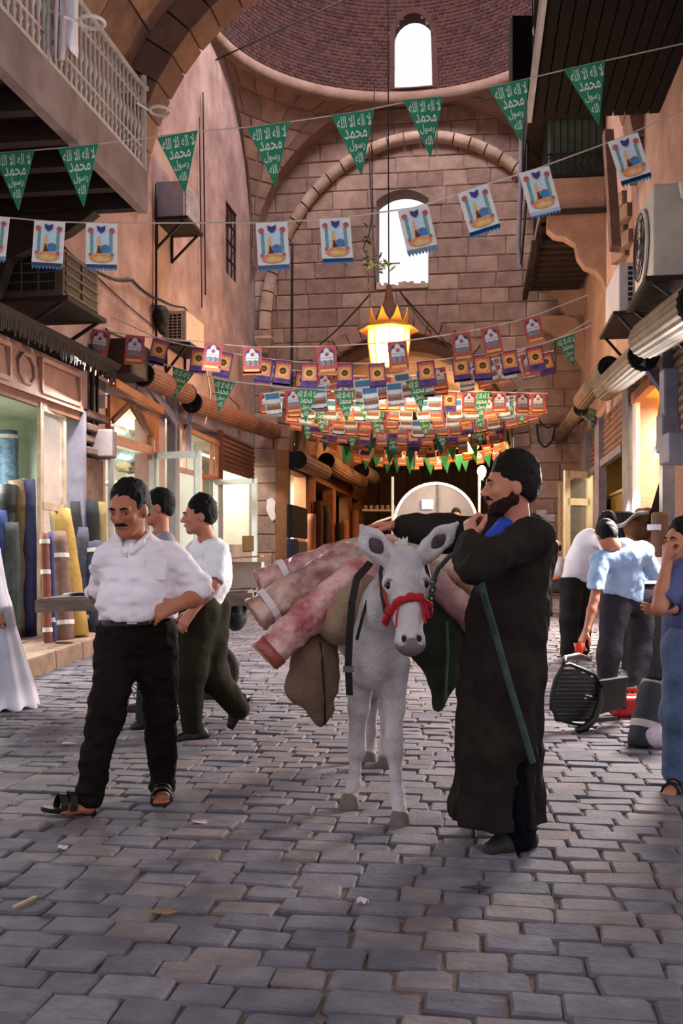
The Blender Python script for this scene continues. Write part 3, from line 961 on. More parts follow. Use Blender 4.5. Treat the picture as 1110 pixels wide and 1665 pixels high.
# pilaster between first and second shop
pl = struct_empty('trim_3')
mb = MB(); mb.hexa([A(12.75, 0, .2), A(13.35, 0, .2), A(13.35, .12, .2), A(12.75, .12, .2), A(12.75, 0, 2.6), A(13.35, 0, 2.6), A(13.35, .12, 2.6), A(12.75, .12, 2.6)])
M_darkstone = mat('dark_brown_stone', '#463630', '#6f594f', 4, .95, .5, 18, spec=.1)  # darker brown stone for the pilaster and its capital bands
mb.build('pilaster', M_darkstone, pl, bevel=.02)
for z_, w in ((2.62, .2), (2.78, .16), (2.92, .2), (3.1, .17)):
    mb = MB(); mb.hexa([A(12.75 - w / 3, 0, z_), A(13.35 + w / 3, 0, z_), A(13.35 + w / 3, w, z_), A(12.75 - w / 3, w, z_), A(12.75 - w / 3, 0, z_ + .1), A(13.35 + w / 3, 0, z_ + .1), A(13.35 + w / 3, w, z_ + .1), A(12.75 - w / 3, w, z_ + .1)])
    mb.build('capital_band', M_darkstone, pl, bevel=.02)
mb = MB(); mb.bar(A(12.55, .08, .3), A(12.55, .08, 3.15), .14, .22, Vector((1, 0, 0))); mb.build('steel_jamb', M_greymetal, pl)
# glazed door leaf standing open at the first shop
def leaf(p0, p1, z0, z1, m, label, mid=None, panel=None, w=.07, plate=False, group='open glazed shop doors', arch=False):
    p0, p1 = Vector((p0[0], p0[1], 0)), Vector((p1[0], p1[1], 0)); Z = lambda p, z: Vector((p.x, p.y, z))
    t = thing('glazed_door', Z((p0 + p1) / 2, z0), label, 'door', group); d = (p1 - p0).normalized(); n = Vector((-d.y, d.x, 0))
    a, b = p0 + d * w / 2, p1 - d * w / 2
    for nm, q in (('stile', (Z(a, z0), Z(a, z1))), ('stile', (Z(b, z0), Z(b, z1)))):
        mb = MB(); mb.bar(q[0], q[1], w, .045, n if abs(n.y) > 0 else Vector((0, 1, 0))); mb.build(nm, m, t)
    for z in [z0 + w / 2, z1 - w / 2] + ([mid] if mid else []):
        mb = MB(); mb.bar(Z(a, z), Z(b, z), .045, w); mb.build('rail', m, t)
    if arch:
        for zc in (z1 - .2, (mid or z1) - .1):
            mb = MB(); pts = [Z(a.lerp(b, k / 10), zc + .12 * math.sin(PI * k / 10)) for k in range(11)]
            for u_, v_ in zip(pts[:-1], pts[1:]): mb.bar(u_, v_, .04, .05)
            mb.build('arched_rail', m, t)
    mb = MB(); mb.face(Z(a, z0 if not panel else panel), Z(b, z0 if not panel else panel), Z(b, z1), Z(a, z1)); mb.build('pane', M_glass, t)
    if panel:
        mb = MB(); c = Z((a + b) / 2, (z0 + panel) / 2); mb.bar(Z(a, (z0 + panel) / 2), Z(b, (z0 + panel) / 2), .02, panel - z0); mb.build('lower_panel', mat('door_panel', '#8d7461', '#a3897a', 5, .6), t)
    if plate:
        mb = MB(); mb.bar(Z(b.lerp(a, .02), panel + .02) - n * .03, Z(b.lerp(a, .3), panel + .02) - n * .03, .02, .28); mb.build('lock_plate', mat('lock_plate', '#5b4426', '#6e5533', 9, .5, metal=.4), t)
    return t
h0 = LWP(63, 900, .15); h1 = LWP(105, 900, .1)
leaf((h0.x, h0.y), (h1.x, h1.y), .45, 3.08, mat('worn_door_wood', '#86705f', '#b39c88', 6, .7), 'worn wooden door leaf with glass at the mint green cloth shop', mid=1.9, w=.09)

# ---- second shop: pointed arch board over a bright white interior
s0, s1 = LWY(180), LWY(247)
room('wall_shop_2', WL, 13.75, 18.9, 1.7, G(14.5) + .3, 3.5, mat('white_wall', '#c3cbc0', '#d6dcd2', 2, .8), 170, (1, 1, .96), label='fluorescent tube inside the shop behind the pointed arch')
t2 = struct_empty('trim_4')
def Lz(px, py, o=0): return LWP(px, py, o).z
ap = LWP(214, 652, .06); lsh = LWP(181, 685, .06); rsh = LWP(246, 708, .06)
zt = 3.55; zb = Lz(214, 740)
mb = MB(); yl, yr = 13.72, 15.72
poly_l = [WL(yl, .06, zb), WL(lsh.y, .06, zb), WL(lsh.y, .06, lsh.z), WL(ap.y, .06, ap.z), WL(ap.y, .06, zt), WL(yl, .06, zt)]
poly_r = [WL(ap.y, .06, zt), WL(ap.y, .06, ap.z), WL(rsh.y, .06, rsh.z), WL(rsh.y, .06, zb), WL(yr, .06, zb), WL(yr, .06, zt)]
mb.prism(poly_l, -_nl * .07); mb.prism(poly_r, -_nl * .07); mb.build('arch_board', M_orangewood, t2)
mb = MB(); mb.bar(LWP(178, 712, .07), LWP(248, 733, .07), .06, .12); mb.build('transom', mat('transom_wood', '#a0705c', '#b98b76', 5, .6), t2)
mb = MB()
for q in ((lsh, ap), (ap, rsh)): mb.bar(q[0] + _nl * .02, q[1] + _nl * .02, .04, .07)
mb.build('arch_edge', M_brownwood, t2)
for px in (181, 247):
    mb = MB(); p = LWP(px, 720, .05); mb.bar(Vector((p.x, p.y, .4)), Vector((p.x, p.y, zb + .3)), .08, .08); mb.build('jamb', mat('jamb_white', '#a8aba6', '#c4c6c0', 5, .5), t2)
mb = MB(); mb.bar(WL(13.8, -.2, 2.98), WL(15.7, -.2, 2.98), .3, .03); mb.build('tympanum_shelf', M_white, t2)
pq = thing('oval_plaque', LWP(213, 700, -.9), 'oval framed picture on the lit white wall inside the pointed arch', 'picture')
pc = LWP(213, 690, -.9)
mb = MB(); mb.lathe(pc, [(.19, 0), (.19, .02), (.15, .03)], 20, Vector((1, -.15, 0))); ob = mb.build('frame', mat('plaque_frame', '#6b756a', '#8a9488', 8), pq)
mb = MB(); mb.lathe(pc + _nl * .032, [(.14, 0), (.14, .004)], 20, Vector((1, -.15, 0))); mb.build('image', mat('plaque_image', '#8a5148', '#d8c9ac', 14), pq)
for ch in pq.children: ch.scale = (1, .7, 1.25); ch.location = ((1 - 1) * 0, (1 - .7) * (pc.y - pq.location.y), (1 - 1.25) * (pc.z - pq.location.z))
# shelves, black bag and folded cloth in the second shop
sh = thing('shop_shelf', WL(17.3, -1.1, .6), 'white shelf unit with three boards inside the arched shop', 'shelf')
for z_ in (1.45, 1.9, 2.22):
    mb = MB(); mb.bar(WL(15.9, -1.1, z_ + .22), WL(18.8, -1.1, z_ + .22), .7, .03); mb.build('board', M_white, sh)
for s_ in (15.9, 18.8):
    mb = MB(); mb.bar(WL(s_, -1.1, .6), WL(s_, -1.1, 2.45), .04, .7, Vector((1, 0, 0))); mb.build('upright', M_white, sh)
b = SDF(.025); c = LWP(208, 751, -1.0)
b.ell(c, (.3, .36, .2), k=.05).ell(c + Vector((.05, .1, .1)), (.22, .25, .12), k=.06).wrinkle(.018, 9)
one_sdf('plastic_bag', b, mat('black_plastic', '#101614', '#1f2a27', 8, .3, .4, 14, spec=.6), 'stuffed black plastic bag on the upper shelf behind the arch', 'bag')
for k, (z_, hh, c_) in enumerate(((2.25, .05, '#20211f'), (2.3, .045, '#b59b6c'), (1.94, .09, '#d8d9d4'), (2.03, .06, '#5f6a7a'), (1.5, .12, '#33332f'))):
    mb = MB(); y0 = 16.3 + .15 * k; z_ += .235
    mb.hexa([WL(y0, -1.4, z_), WL(y0 + 1.3, -1.4, z_), WL(y0 + 1.3, -.8, z_), WL(y0, -.8, z_), WL(y0, -1.4, z_ + hh), WL(y0 + 1.3, -1.4, z_ + hh), WL(y0 + 1.3, -.8, z_ + hh), WL(y0, -.8, z_ + hh)])
    one('folded_cloth', mb, mat('folded_%d' % k, c_, tuple(min(1, x * 1.3) for x in S(c_)), 9), ('black', 'mustard', 'white', 'slate blue', 'charcoal')[k] + ' folded cloth lying on a shelf behind the pointed arch', 'cloth', 'folded cloth on the arched shop shelves', bevel=.015)
# roller over the second shop, boxed at its near end
roller(LWP(233, 610, .42), LWP(303, 640, .42), .165, 'rust red roller shutter drum above the pointed arch shop', 'roller drums over the west shops', M_roller, bracket=LWP(288, 690, .1))
mb = MB(); p = LWP(203, 590, .3); mb.box(p + Vector((-.06, .1, .04)), (.55, .75, .48), Matrix.Rotation(-.148, 3, 'Z'))
one('roller_housing', mb, mat('housing_dark', '#2c1d18', '#432e26', 6, .7), 'dark boxed housing at the near end of the rust red roller', 'box', bevel=.02)
mb = MB(); mb.bar(LWP(183, 622, .3), LWP(262, 668, .3), .1, .12); one('shutter_rail', mb, M_orangewood, 'worn orange wooden rail under the rust red roller', 'rail', bevel=.01)
# ---- third shop: glazed timber front
room('wall_shop_3', WL, 19.0, 24.2, 1.6, G(18) + .3, 3.6, mat('cream_wall', '#b0b09b', '#cacab4', 2, .8), 60, (1, 1, .9), label='fluorescent tube inside the shop with the timber window')
roller(LWP(312, 655, .42), LWP(447, 703, .42), .175, 'long ribbed roller shutter drum over the timber window and slatted shutter', 'roller drums over the west shops', M_roller, bracket=LWP(306, 690, .12))
wn = struct_empty('window_1')
def wbar(px0, py0, px1, py1, w=.08, d=.07, o=.03, nm='timber'):
    mb = MB(); mb.bar(LWP(px0, py0, o), LWP(px1, py1, o), d, w) if abs(px0 - px1) > 8 else mb.bar(LWP(px0, py0, o), LWP(px0, py1, o), w, d, Vector((1, 0, 0)))
    mb.build(nm, mat('window_timber', '#8a5540', '#b07860', 5, .6), wn)
wbar(286, 690, 355, 722); wbar(286, 762, 355, 780); wbar(288, 685, 288, 930); wbar(300, 690, 300, 770); wbar(352, 715, 352, 930); wbar(344, 715, 344, 780); wbar(327, 765, 327, 930, .05); wbar(286, 925, 356, 925, .14)
mb = MB(); mb.face(LWP(288, 690, .02), LWP(352, 720, .02), LWP(352, 930, .02), LWP(288, 930, .02)); mb.build('pane', M_glass, wn)
mb = MB(); mb.hexa([WL(16.25, -.1, .5), WL(19.3, -.1, .5), WL(19.3, .02, .5), WL(16.25, .02, .5), WL(16.25, -.1, 1.15), WL(19.3, -.1, 1.15), WL(19.3, .02, 1.15), WL(16.25, .02, 1.15)]); mb.build('stall_riser', M_brownwood, wn)
mb = MB(); mb.bar(LWP(281, 645, .06), LWP(281, 960, .06), .34, .14, Vector((1, 0, 0))); mb.build('grey_post', M_greymetal, wn)
mb = MB(); mb.bar(LWP(358, 700, .06), LWP(358, 940, .06), .1, .1, Vector((1, 0, 0))); mb.build('post', M_brownwood, wn)
slat_shutter(WL, LWY(360), LWY(412), LWP(385, 772).z, 3.8, .0, 'brown slatted shutter half lowered beside the stained stone pier', M_roller)
h = LWP(248, 800, .05); leaf((h.x, h.y), (P(327, 800, h.y - .35).x, h.y - .35), .55, 2.93, mat('door_white', '#b4bdb8', '#cfd6d0', 5, .4), 'tall white framed glass door opened toward the street beside the arched shop', w=.1)
h = LWP(347, 800, .05); leaf((h.x, h.y), (P(418, 800, h.y - .3).x, h.y - .3), .6, 2.78, mat('door_white', '#b4bdb8'), 'white framed glass door with tan lower panel next to the stone pier', panel=1.55, w=.1, plate=True)
# contents seen through the third shop's panes
for k, (px, py, c_, w) in enumerate(((300, 850, '#6c6a60', .3), (318, 860, '#7a4a40', .26), (335, 852, '#39405e', .25), (372, 862, '#55524a', .3), (392, 845, '#2b2622', .4), (385, 868, '#7d2f2c', .2))):
    p = LWP(px, py, -.9); cloth_roll((p.x, p.y, G(p.y) + .32), (p.x + .03, p.y, p.z), w * .3, mat('bolt_%d' % k, c_, tuple(x * .7 for x in S(c_)), 7), ('grey', 'brick red', 'navy', 'ash grey', 'black', 'crimson')[k] + ' cloth bolt upright behind the glass of the timber fronted shop', 'cloth bolts behind the timber window')
b = SDF(.03); c = LWP(388, 808, -1.0); b.ell(c, (.3, .45, .2)).wrinkle(.02, 8)
one_sdf('cloth_bundle', b, mat('bundle_dark', '#1b1a1c', '#302d2d', 8), 'dark cloth bundle lying high behind the white glass door', 'bundle')
# ---- cloth rolls standing at the first shop
kz = G(12) + .215
def kr(px, py0, py1, r, c1, c2, label, bands=(), dpx=0, o=.3, dz=0.0, **kw):
    b_ = LWP(px, py1, o); Y = b_.y; bz = dz if dz else kz
    tp = P(px + dpx, py0, Y); tp.y += .12
    return cloth_roll((b_.x, Y, bz), tp, r, mat('roll_' + label.replace(' ', '_')[:28], c1, c2, 9, .8, .3, 16), label, bands=bands, **kw)
kr(125, 828, 1045, .15, '#8a6c34', '#ab8b48', 'mustard yellow cloth roll leaning at the kerb of the cloth shop', dpx=-32, o=.36, taper=.12)
kr(104, 866, 1048, .12, '#5d453d', '#85695c', 'mottled brown wrapped roll standing in front of the mustard one', bands=(.16, .78), dpx=-18, o=.44)
kr(87, 866, 1048, .04, '#25335c', '#3a4a78', 'thin blue roll tied beside the mottled brown roll', bands=(.2, .8), dpx=-12, o=.44)
kr(78, 868, 1048, .05, '#6d3a30', '#87503f', 'thin brick red roll at the outer side of the kerb', bands=(.12, .65, .93), dpx=-11, o=.44)
kr(137, 858, 1038, .09, '#2b2b35', '#50505f', 'plastic wrapped charcoal roll behind the mustard roll', dpx=-9, o=.24, bands=(.15,))
kr(128, 815, 1034, .1, '#1c1c1e', '#2a2a2b', 'dark grey roll peeking over the mustard roll', dpx=-8, o=.16)
kr(136, 814, 1030, .085, '#1d2342', '#2a3358', 'navy cloth roll near the stone pilaster', dpx=-10, o=.2)
kr(152, 814, 1030, .105, '#0c0c0e', '#17171a', 'black cloth roll near the stone pilaster', dpx=-9, o=.28)
kr(164, 816, 1030, .075, '#6b5a38', '#857247', 'olive gold cloth roll beside the black roll', dpx=-4, o=.28)
kr(160, 880, 1034, .11, '#2a2d44', '#4d4f66', 'bluish plastic wrapped roll lying low before the black roll', dpx=-8, o=.42, bands=(.9,))
sz = G(11) + .26
for k, (px, py0, c1, c2, nm) in enumerate(((44, 780, '#141633', '#1f2350', 'midnight blue'), (30, 782, '#4a3a1f', '#66502c', 'olive brown'), (8, 788, '#101010', '#1c1c1c', 'jet black'), (18, 850, '#23282b', '#3b4447', 'slate plastic wrapped'), (40, 830, '#2c3634', '#4a5450', 'grey green plastic wrapped'), (-8, 830, '#1c2f63', '#2a4488', 'royal blue'))):
    b_ = LWP(px, 1000, -.25 - .08 * (k % 3)); tp = P(px + (k % 3) * 3 - 3, py0, b_.y)
    cloth_roll((b_.x, b_.y, sz), tp, .125, mat('inroll_%d' % k, c1, c2, 8, .6, .4, 12), nm + ' cloth roll leaning in the mint green shop doorway', 'cloth rolls in the mint green shop')
b_ = LWP(10, 700, -1.2); cloth_roll((b_.x, b_.y, 1.9), (b_.x, b_.y, 3.0), .16, mat('blue_print_roll', '#2c4a63', '#7f9db5', 16, .5), 'blue patterned roll hanging against the mint green wall', bands=(.93,))
b_ = LWP(88, 780, -.35); cloth_roll((b_.x, b_.y, sz), P(85, 680, b_.y), .13, mat('brown_print_roll', '#52443f', '#7b6a61', 14, .7), 'tall brown patterned roll behind the worn wooden door', bands=(.97,))

# ---- tunnel shops beyond the arch
def TLp(px, py, o=0.0): return ray_plane(px, py, SF(tuL + o, 0, 0), Uv)
g = 'small roller drums in the vaulted passage'
for k, (x0, y0, x1, y1) in enumerate(((484, 748, 527, 768), (530, 750, 562, 771), (561, 770, 588, 784), (588, 766, 606, 776))):
    roller(TLp(x0, y0, .35), TLp(x1, y1, .35), (.2, .22, .22, .25)[k], ('nearest', 'second', 'third', 'farthest')[k] + ' of the small roller drums along the vaulted passage', g, M_roller_t if k < 3 else mat('roller_pale', '#b7a493', '#cfc0b2', 5, .6), n=16)
tw = struct_empty('wall_tunnel_shops')
def TS(s, o, z): return SF(tuL + o, s, z)
mb = MB(); vv = lambda px: (TLp(px, 800) - O_).dot(Vv)
for a_, b_ in ((469, 472), (497, 513), (541, 546), (566, 572), (585, 592)):
    wall_piece(mb, TS, vv(a_), vv(b_), 0, 3.9, .3)
mb.build('post', mat('tunnel_post', '#6a4128', '#8f5c3c', 4, .7), tw)
mb = MB(); wall_piece(mb, TS, DV, TE, 3.3, 3.9, .3); mb.build('lintel', M_brownwood, tw)
room('wall_shop_4', TS, vv(470), vv(510), 1.6, .95, 3.5, M_creampaint, 120, (1, 1, .85), label='fluorescent tube in the nearest passage shop')
room('wall_shop_5', TS, vv(512), TE - .5, 1.4, .95, 3.4, mat('dim_wall', '#4a352a', '#6b4d3c', 3, .9), 10, (1, .85, .6), tube=False)
def tcard(px0, py0, px1, py1, o, c1, c2, nm, label, cat):
    a_, b_ = TLp(px0, py0, o), TLp(px1, py1, o); mb = MB()
    mb.bar(Vector((a_.x, a_.y, (a_.z + b_.z) / 2)), Vector((b_.x, b_.y, (a_.z + b_.z) / 2)), .12, abs(a_.z - b_.z))
    return one(nm, mb, mat(nm + label[:14], c1, c2, 6, .8), label, cat, bevel=.02)
tcard(470, 820, 496, 876, .12, '#0b0d0d', '#161a19', 'shop_cloth', 'black cloth panel hanging in the nearest passage shop', 'cloth')
tcard(470, 876, 481, 925, .12, '#20263f', '#2f3858', 'shop_cloth', 'dark blue cloth bolt beneath the black panel', 'cloth')
tcard(482, 880, 496, 920, .12, '#4c4d42', '#78776a', 'shop_cloth', 'grey striped cloth bolt beneath the black panel', 'cloth')
for k, (px, y0, y1, c_) in enumerate(((505, 836, 910, '#7d4a33'), (517, 815, 905, '#4a2a1e'), (528, 822, 900, '#26201c'), (536, 845, 900, '#5e2d22'), (552, 850, 900, '#231b18'), (560, 846, 895, '#7b4f3a'), (577, 830, 895, '#8a5a42'))):
    p = TLp(px, y1, .15); q = TLp(px, y0, .15)
    cloth_roll((p.x, p.y, G(p.y) + .15), q, .13, mat('passage_%d' % k, c_, tuple(x * 1.5 for x in S(c_)), 8), ('terracotta', 'dark red', 'black', 'maroon', 'charcoal', 'tan', 'pale brown')[k] + ' cloth bolt standing along the vaulted passage shops', 'cloth bolts in the passage')
tb = thing('display_shelf', TLp(600, 930, .3), 'white edged display shelf with small goods at the passage end', 'shelf')
for z_ in (830, 856):
    a_, b_ = TLp(587, z_, .2), TLp(587, z_, .2) + Vector((1.5, .2, 0)); mb = MB(); mb.bar(a_, b_, .4, .06); mb.build('board', M_white, tb)
for k in range(7):
    a_ = TLp(587, 830, .2) + Vector((.15 + .19 * k, .1, .03)); mb = MB(); mb.lathe(a_, [(.06, 0), (.07, .1), (.05, .16)], 8)
    one('shelf_jar', mb, mat('jar_goods', '#b39a8a', '#d5c4b6', 8, .5), 'small pale pot on the white display shelf in the passage', 'pot', 'pots on the passage shelf')
a_ = TLp(587, 930, .2); mb = MB(); mb.bar(Vector((a_.x, a_.y, G(a_.y))), Vector((a_.x, a_.y, 3.0)), .1); mb.bar(Vector((a_.x + 1.5, a_.y + .2, G(a_.y))), Vector((a_.x + 1.5, a_.y + .2, 2.9)), .1); mb.build('post', M_brownwood, tb)

# ---- balcony on the west side
bal = thing('balcony', WL(8.5, .2, 4.9), 'grey stone balcony with white iron balusters above the first cloth shop', 'balcony')
BE0, BE1, BO = 5.9, 10.6, 1.72
bz0 = P(261, 347, WL(BE1, BO, 0).y).z; bz1 = bz0 + .42
mb = MB(); mb.hexa([WL(BE0, BO - .1, bz0), WL(BE1, BO - .1, bz0), WL(BE1, BO, bz0), WL(BE0, BO, bz0), WL(BE0, BO - .1, bz1), WL(BE1, BO - .1, bz1), WL(BE1, BO, bz1), WL(BE0, BO, bz1)])
mb.build('edge_beam', mat('balcony_edge', '#6e5b57', '#8f7b75', 3, .9, .3, 15), bal)
mb = MB(); mb.hexa([WL(BE0, 0, bz0 + .2), WL(BE1, 0, bz0 + .2), WL(BE1, BO - .1, bz0 + .2), WL(BE0, BO - .1, bz0 + .2), WL(BE0, 0, bz1), WL(BE1, 0, bz1), WL(BE1, BO - .1, bz1), WL(BE0, BO - .1, bz1)])
mb.build('deck', M_darkwood, bal)
for k in range(9):
    s_ = BE0 + .15 + (BE1 - BE0 - .2) * k / 8; mb = MB(); mb.bar(WL(s_, 0, bz0 + .11), WL(s_, BO - .1, bz0 + .11), .12, .17); mb.build('joist', M_darkwood, bal)
me = None; nb = 46
M_bal = mat('baluster_white', '#a59c94', '#cfc6bd', 12, .5)
prof = [(.012, 0), (.012, .08), (.024, .1), (.012, .14), (.012, .3), (.022, .33), (.028, .37), (.022, .41), (.012, .45), (.012, .62), (.024, .66), (.012, .7), (.012, .82)]
for k in range(nb):
    s_ = BE0 + .05 + (BE1 - BE0 - .1) * k / (nb - 1); p = WL(s_, BO - .05, bz1 + .05)
    if me is None:
        mb = MB(); mb.lathe((0, 0, 0), prof, 6); me = mb.data('baluster', [M_bal], True)
    ob = part('baluster', me, bal); ob.location = p - bal.location
for z_, w in ((.05, .04), (.25, .02), (.68, .02), (.88, .045)):
    mb = MB(); mb.bar(WL(BE0, BO - .05, bz1 + z_), WL(BE1, BO - .05, bz1 + z_), w, w); mb.build('rail', M_bal, bal)
for s_ in (BE1 - .02, 8.35):
    mb = MB(); mb.tube([WL(s_, BO - .04, bz1), WL(s_, BO - .04, bz1 + 1.9 if s_ < 9 else bz1 + 1.0)], .03, 8); mb.build('post', M_bal, bal)
mb = MB(); mb.bar(WL(BE1, .1, bz1 + .88), WL(BE1, BO, bz1 + .88), .04); mb.build('rail', M_bal, bal)
for (px, py, nm) in ((260, 180, 'white ring lamp holder at the far corner of the balcony rail'), (150, 36, 'white ring lamp holder halfway along the balcony rail')):
    c = P(px, py, 10.4 if px > 200 else 8.3); r_ = .105 if px > 200 else .10
    t = thing('lamp_ring', c, nm, 'lamp holder', 'ring lamp holders on the balcony')
    mb = MB(); mb.tube([c + Vector((r_ * math.cos(2 * PI * k / 24), r_ * math.sin(2 * PI * k / 24), 0)) for k in range(25)], .017, 6); mb.build('ring', M_white, t, smooth=True)
    mb = MB(); mb.tube([c + Vector((-r_, 0, 0)), WL(c.y, BO - .05, c.z - .03)], .012, 6); mb.build('arm', M_white, t)
    mb = MB(); mb.grid(lambda a, b: c + Vector((r_ * .95 * math.cos(2 * PI * a) * math.cos(b * 1.3), r_ * .95 * math.sin(2 * PI * a) * math.cos(b * 1.3), -r_ * .8 * math.sin(b * 1.3))), 20, 5); mb.build('glass_bowl', mat('bowl_glass', '#b8a9a2', rough=.1, alpha=.2), t, smooth=True)
# white cloths over the rail
for (x0, x1, y0, y1, nm, c_) in ((88, 106, -40, 98, 'pale lilac towel hanging over the balcony rail', '#a89ba0'), (100, 127, -40, 80, 'white cloth corner hanging over the balcony rail', '#d5d5e2')):
    b_ = BO + .03; mb = MB()
    def fn(a, b):
        px = x0 + (x1 - x0) * a; py = y0 + (y1 - y0) * b + (30 * (a - .5) if c_ == '#d5d5e2' else 0) * b
        q = LWP(px, py, b_ + .02 * math.sin(a * 9 + b * 3)); return q
    mb.grid(fn, 10, 8); o = one('hanging_towel', mb, mat('towel' + c_, c_, tuple(min(1, x * 1.15) for x in S(c_)), 6), nm, 'towel', smooth=True)
    sm = o.modifiers.new('s', 'SOLIDIFY'); sm.thickness = .012
# brackets below the balcony and a dark beam
for s_ in (7.4, 10.45):
    mb = MB(); mb.prism([WL(s_, 0, bz0), WL(s_, 1.2, bz0), WL(s_, .9, bz0 - .2), WL(s_, .25, bz0 - .45), WL(s_, .12, bz0 - .8), WL(s_, 0, bz0 - .9)], Vector((LWS, 1, 0)).normalized() * .16)
    mb.build('bracket', M_darkwood if s_ > 9 else M_creampaint, bal)
# ---- window, air conditioners, cables on the west wall
wn2 = struct_empty('window_2')
mb = MB(); mb.hexa([WL(wx0, -.3, wz0), WL(wx1, -.3, wz0), WL(wx1, -.22, wz0), WL(wx0, -.22, wz0), WL(wx0, -.3, wz1), WL(wx1, -.3, wz1), WL(wx1, -.22, wz1), WL(wx0, -.22, wz1)]); mb.build('pane', mat('dark_pane', '#15171a', rough=.2), wn2)
for k in range(4):
    s_ = wx0 + (wx1 - wx0) * (k + .0) / 3; mb = MB(); mb.bar(WL(s_, -.04, wz0), WL(s_, -.04, wz1), .03); mb.build('bar', M_iron, wn2)
for k in range(5):
    z_ = wz0 + (wz1 - wz0) * k / 4; mb = MB(); mb.bar(WL(wx0, -.04, z_), WL(wx1, -.04, z_), .03); mb.build('bar', M_iron, wn2)

def ac_box(WF, s0, s1, o, z0, z1, m, label, group, grille='face', bars=6, tray=None, dark=None, back=0.0):
    t = thing('air_conditioner', WF((s0 + s1) / 2, o / 2, z0), label, 'air conditioner', group)
    mb = MB(); mb.hexa([WF(s0, back, z0), WF(s1, back, z0), WF(s1, o, z0), WF(s0, o, z0), WF(s0, back, z1), WF(s1, back, z1), WF(s1, o, z1), WF(s0, o, z1)]); mb.build('casing', m, t, bevel=.015)
    dk = dark or M_iron
    if grille in ('face', 'both'):
        e = .05; mb = MB(); mb.hexa([WF(s0 + e, o, z0 + e), WF(s1 - e, o, z0 + e), WF(s1 - e, o + .006, z0 + e), WF(s0 + e, o + .006, z0 + e), WF(s0 + e, o, z1 - e), WF(s1 - e, o, z1 - e), WF(s1 - e, o + .006, z1 - e), WF(s0 + e, o + .006, z1 - e)]); mb.build('grille', dk, t)
        for k in range(bars):
            z_ = z0 + e + (z1 - z0 - 2 * e) * k / (bars - 1); mb = MB(); mb.bar(WF(s0 + e, o + .012, z_), WF(s1 - e, o + .012, z_), .02, .025); mb.build('louvre', m, t)
        mb = MB(); mb.bar(WF((s0 + s1) / 2, o + .012, z0 + e), WF((s0 + s1) / 2, o + .012, z1 - e), .02, .02); mb.build('louvre', m, t)
    if grille in ('side', 'both'):
        mb = MB(); e = .06; d = Vector((0, -.006, 0)); mb.face(WF(s0, e, z0 + e) + d, WF(s0, o - .08, z0 + e) + d, WF(s0, o - .08, z1 - e) + d, WF(s0, e, z1 - e) + d); mb.build('grille', dk, t)
        for k in range(bars):
            z_ = z0 + e + (z1 - z0 - 2 * e) * k / (bars - 1); mb = MB(); mb.bar(WF(s0, e, z_) + 2 * d, WF(s0, o - .08, z_) + 2 * d, .012, .012); mb.build('louvre', m, t)
        for k in range(4):
            o_ = e + (o - .08 - e) * k / 3; mb = MB(); mb.bar(WF(s0, o_, z0 + e) + 2 * d, WF(s0, o_, z1 - e) + 2 * d, .012, .012); mb.build('louvre', m, t)
    if tray:
        mb = MB(); mb.hexa([WF(s0 - .06, 0, z0 - .06), WF(s1 + .06, 0, z0 - .06), WF(s1 + .06, o + .08, z0 - .06), WF(s0 - .06, o + .08, z0 - .06), WF(s0 - .06, 0, z0 - .01), WF(s1 + .06, 0, z0 - .01), WF(s1 + .06, o + .08, z0 - .01), WF(s0 - .06, o + .08, z0 - .01)]); mb.build('tray', tray, t)
        for s_ in (s0, s1):
            mb = MB(); mb.bar(WF(s_, .02, z0 - .05), WF(s_, .02, z0 - .5), .04); mb.bar(WF(s_, .02, z0 - .48), WF(s_, o, z0 - .06), .035); mb.build('bracket', M_iron, t)
    return t
M_acbrown = mat('ac_brown', '#4a382d', '#6a5444', 6, .7)
M_acwhite = mat('ac_white', '#a79a92', '#c6bbb2', 4, .5)
g = 'air conditioners on the west wall'
ac_box(WL, 10.75, 11.7, .72, 4.1, 4.62, M_acbrown, 'brown old window air conditioner hanging under the balcony', g, 'both', 5, tray=M_darkwood)
ac_box(WL, 16.2, 17.2, .36, 4.8, 5.32, mat('ac_cream', '#b39a89', '#cdb8a8', 4, .5), 'cream air conditioner low on the pink wall above the shop rollers', g, 'side', 9, tray=M_iron)
ac_box(WL, 15.75, 16.5, .46, 6.68, 7.25, mat('ac_grey', '#8f8a94', '#b4b0ba', 4, .5), 'grey air conditioner on a bracket high on the pink wall', g, 'face', 12, tray=M_darkwood)
def cable(pts, r, label, WF=None, group='wall cables', sag=0.0, m=None, name='cable'):
    path = []
    for a, b in zip(pts[:-1], pts[1:]):
        for k in range(8):
            f = k / 8; q = Vector(a).lerp(Vector(b), f); q.z -= sag * 4 * f * (1 - f); path.append(q)
    path.append(Vector(pts[-1])); mb = MB(); mb.tube(path, r, 5)
    return one(name, mb, m or M_cable, label, 'cable', group, smooth=True)
c_ = lambda *a: [LWP(x, y, .05) for x, y in a]
cable(c_((100, 398), (165, 445), (215, 455), (262, 488)), .02, 'thick black cable sagging across the pink wall from the brown unit', sag=.05)
cable(c_((262, 488), (300, 500), (330, 530)), .016, 'black cable running behind the cream air conditioner', sag=.03)
cable(c_((172, 535), (205, 550), (262, 590)), .014, 'bent black conduit on the pink wall above the red cards', sag=.02)
cable(c_((254, 300), (254, 590)), .02, 'straight black drop cable beside the cream air conditioner')
cable(c_((150, 560), (150, 780)), .035, 'thick dark conduit on the pilaster beside the pointed arch', m=M_iron)
cable(c_((158, 575), (158, 760)), .025, 'thinner dark conduit next to the pilaster', m=M_iron)
cable(c_((330, 150), (334, 480)), .014, 'fine vertical wire down the plaster below the dome')
cable(c_((324, 190), (328, 500)), .012, 'second fine wire down the plaster below the dome')
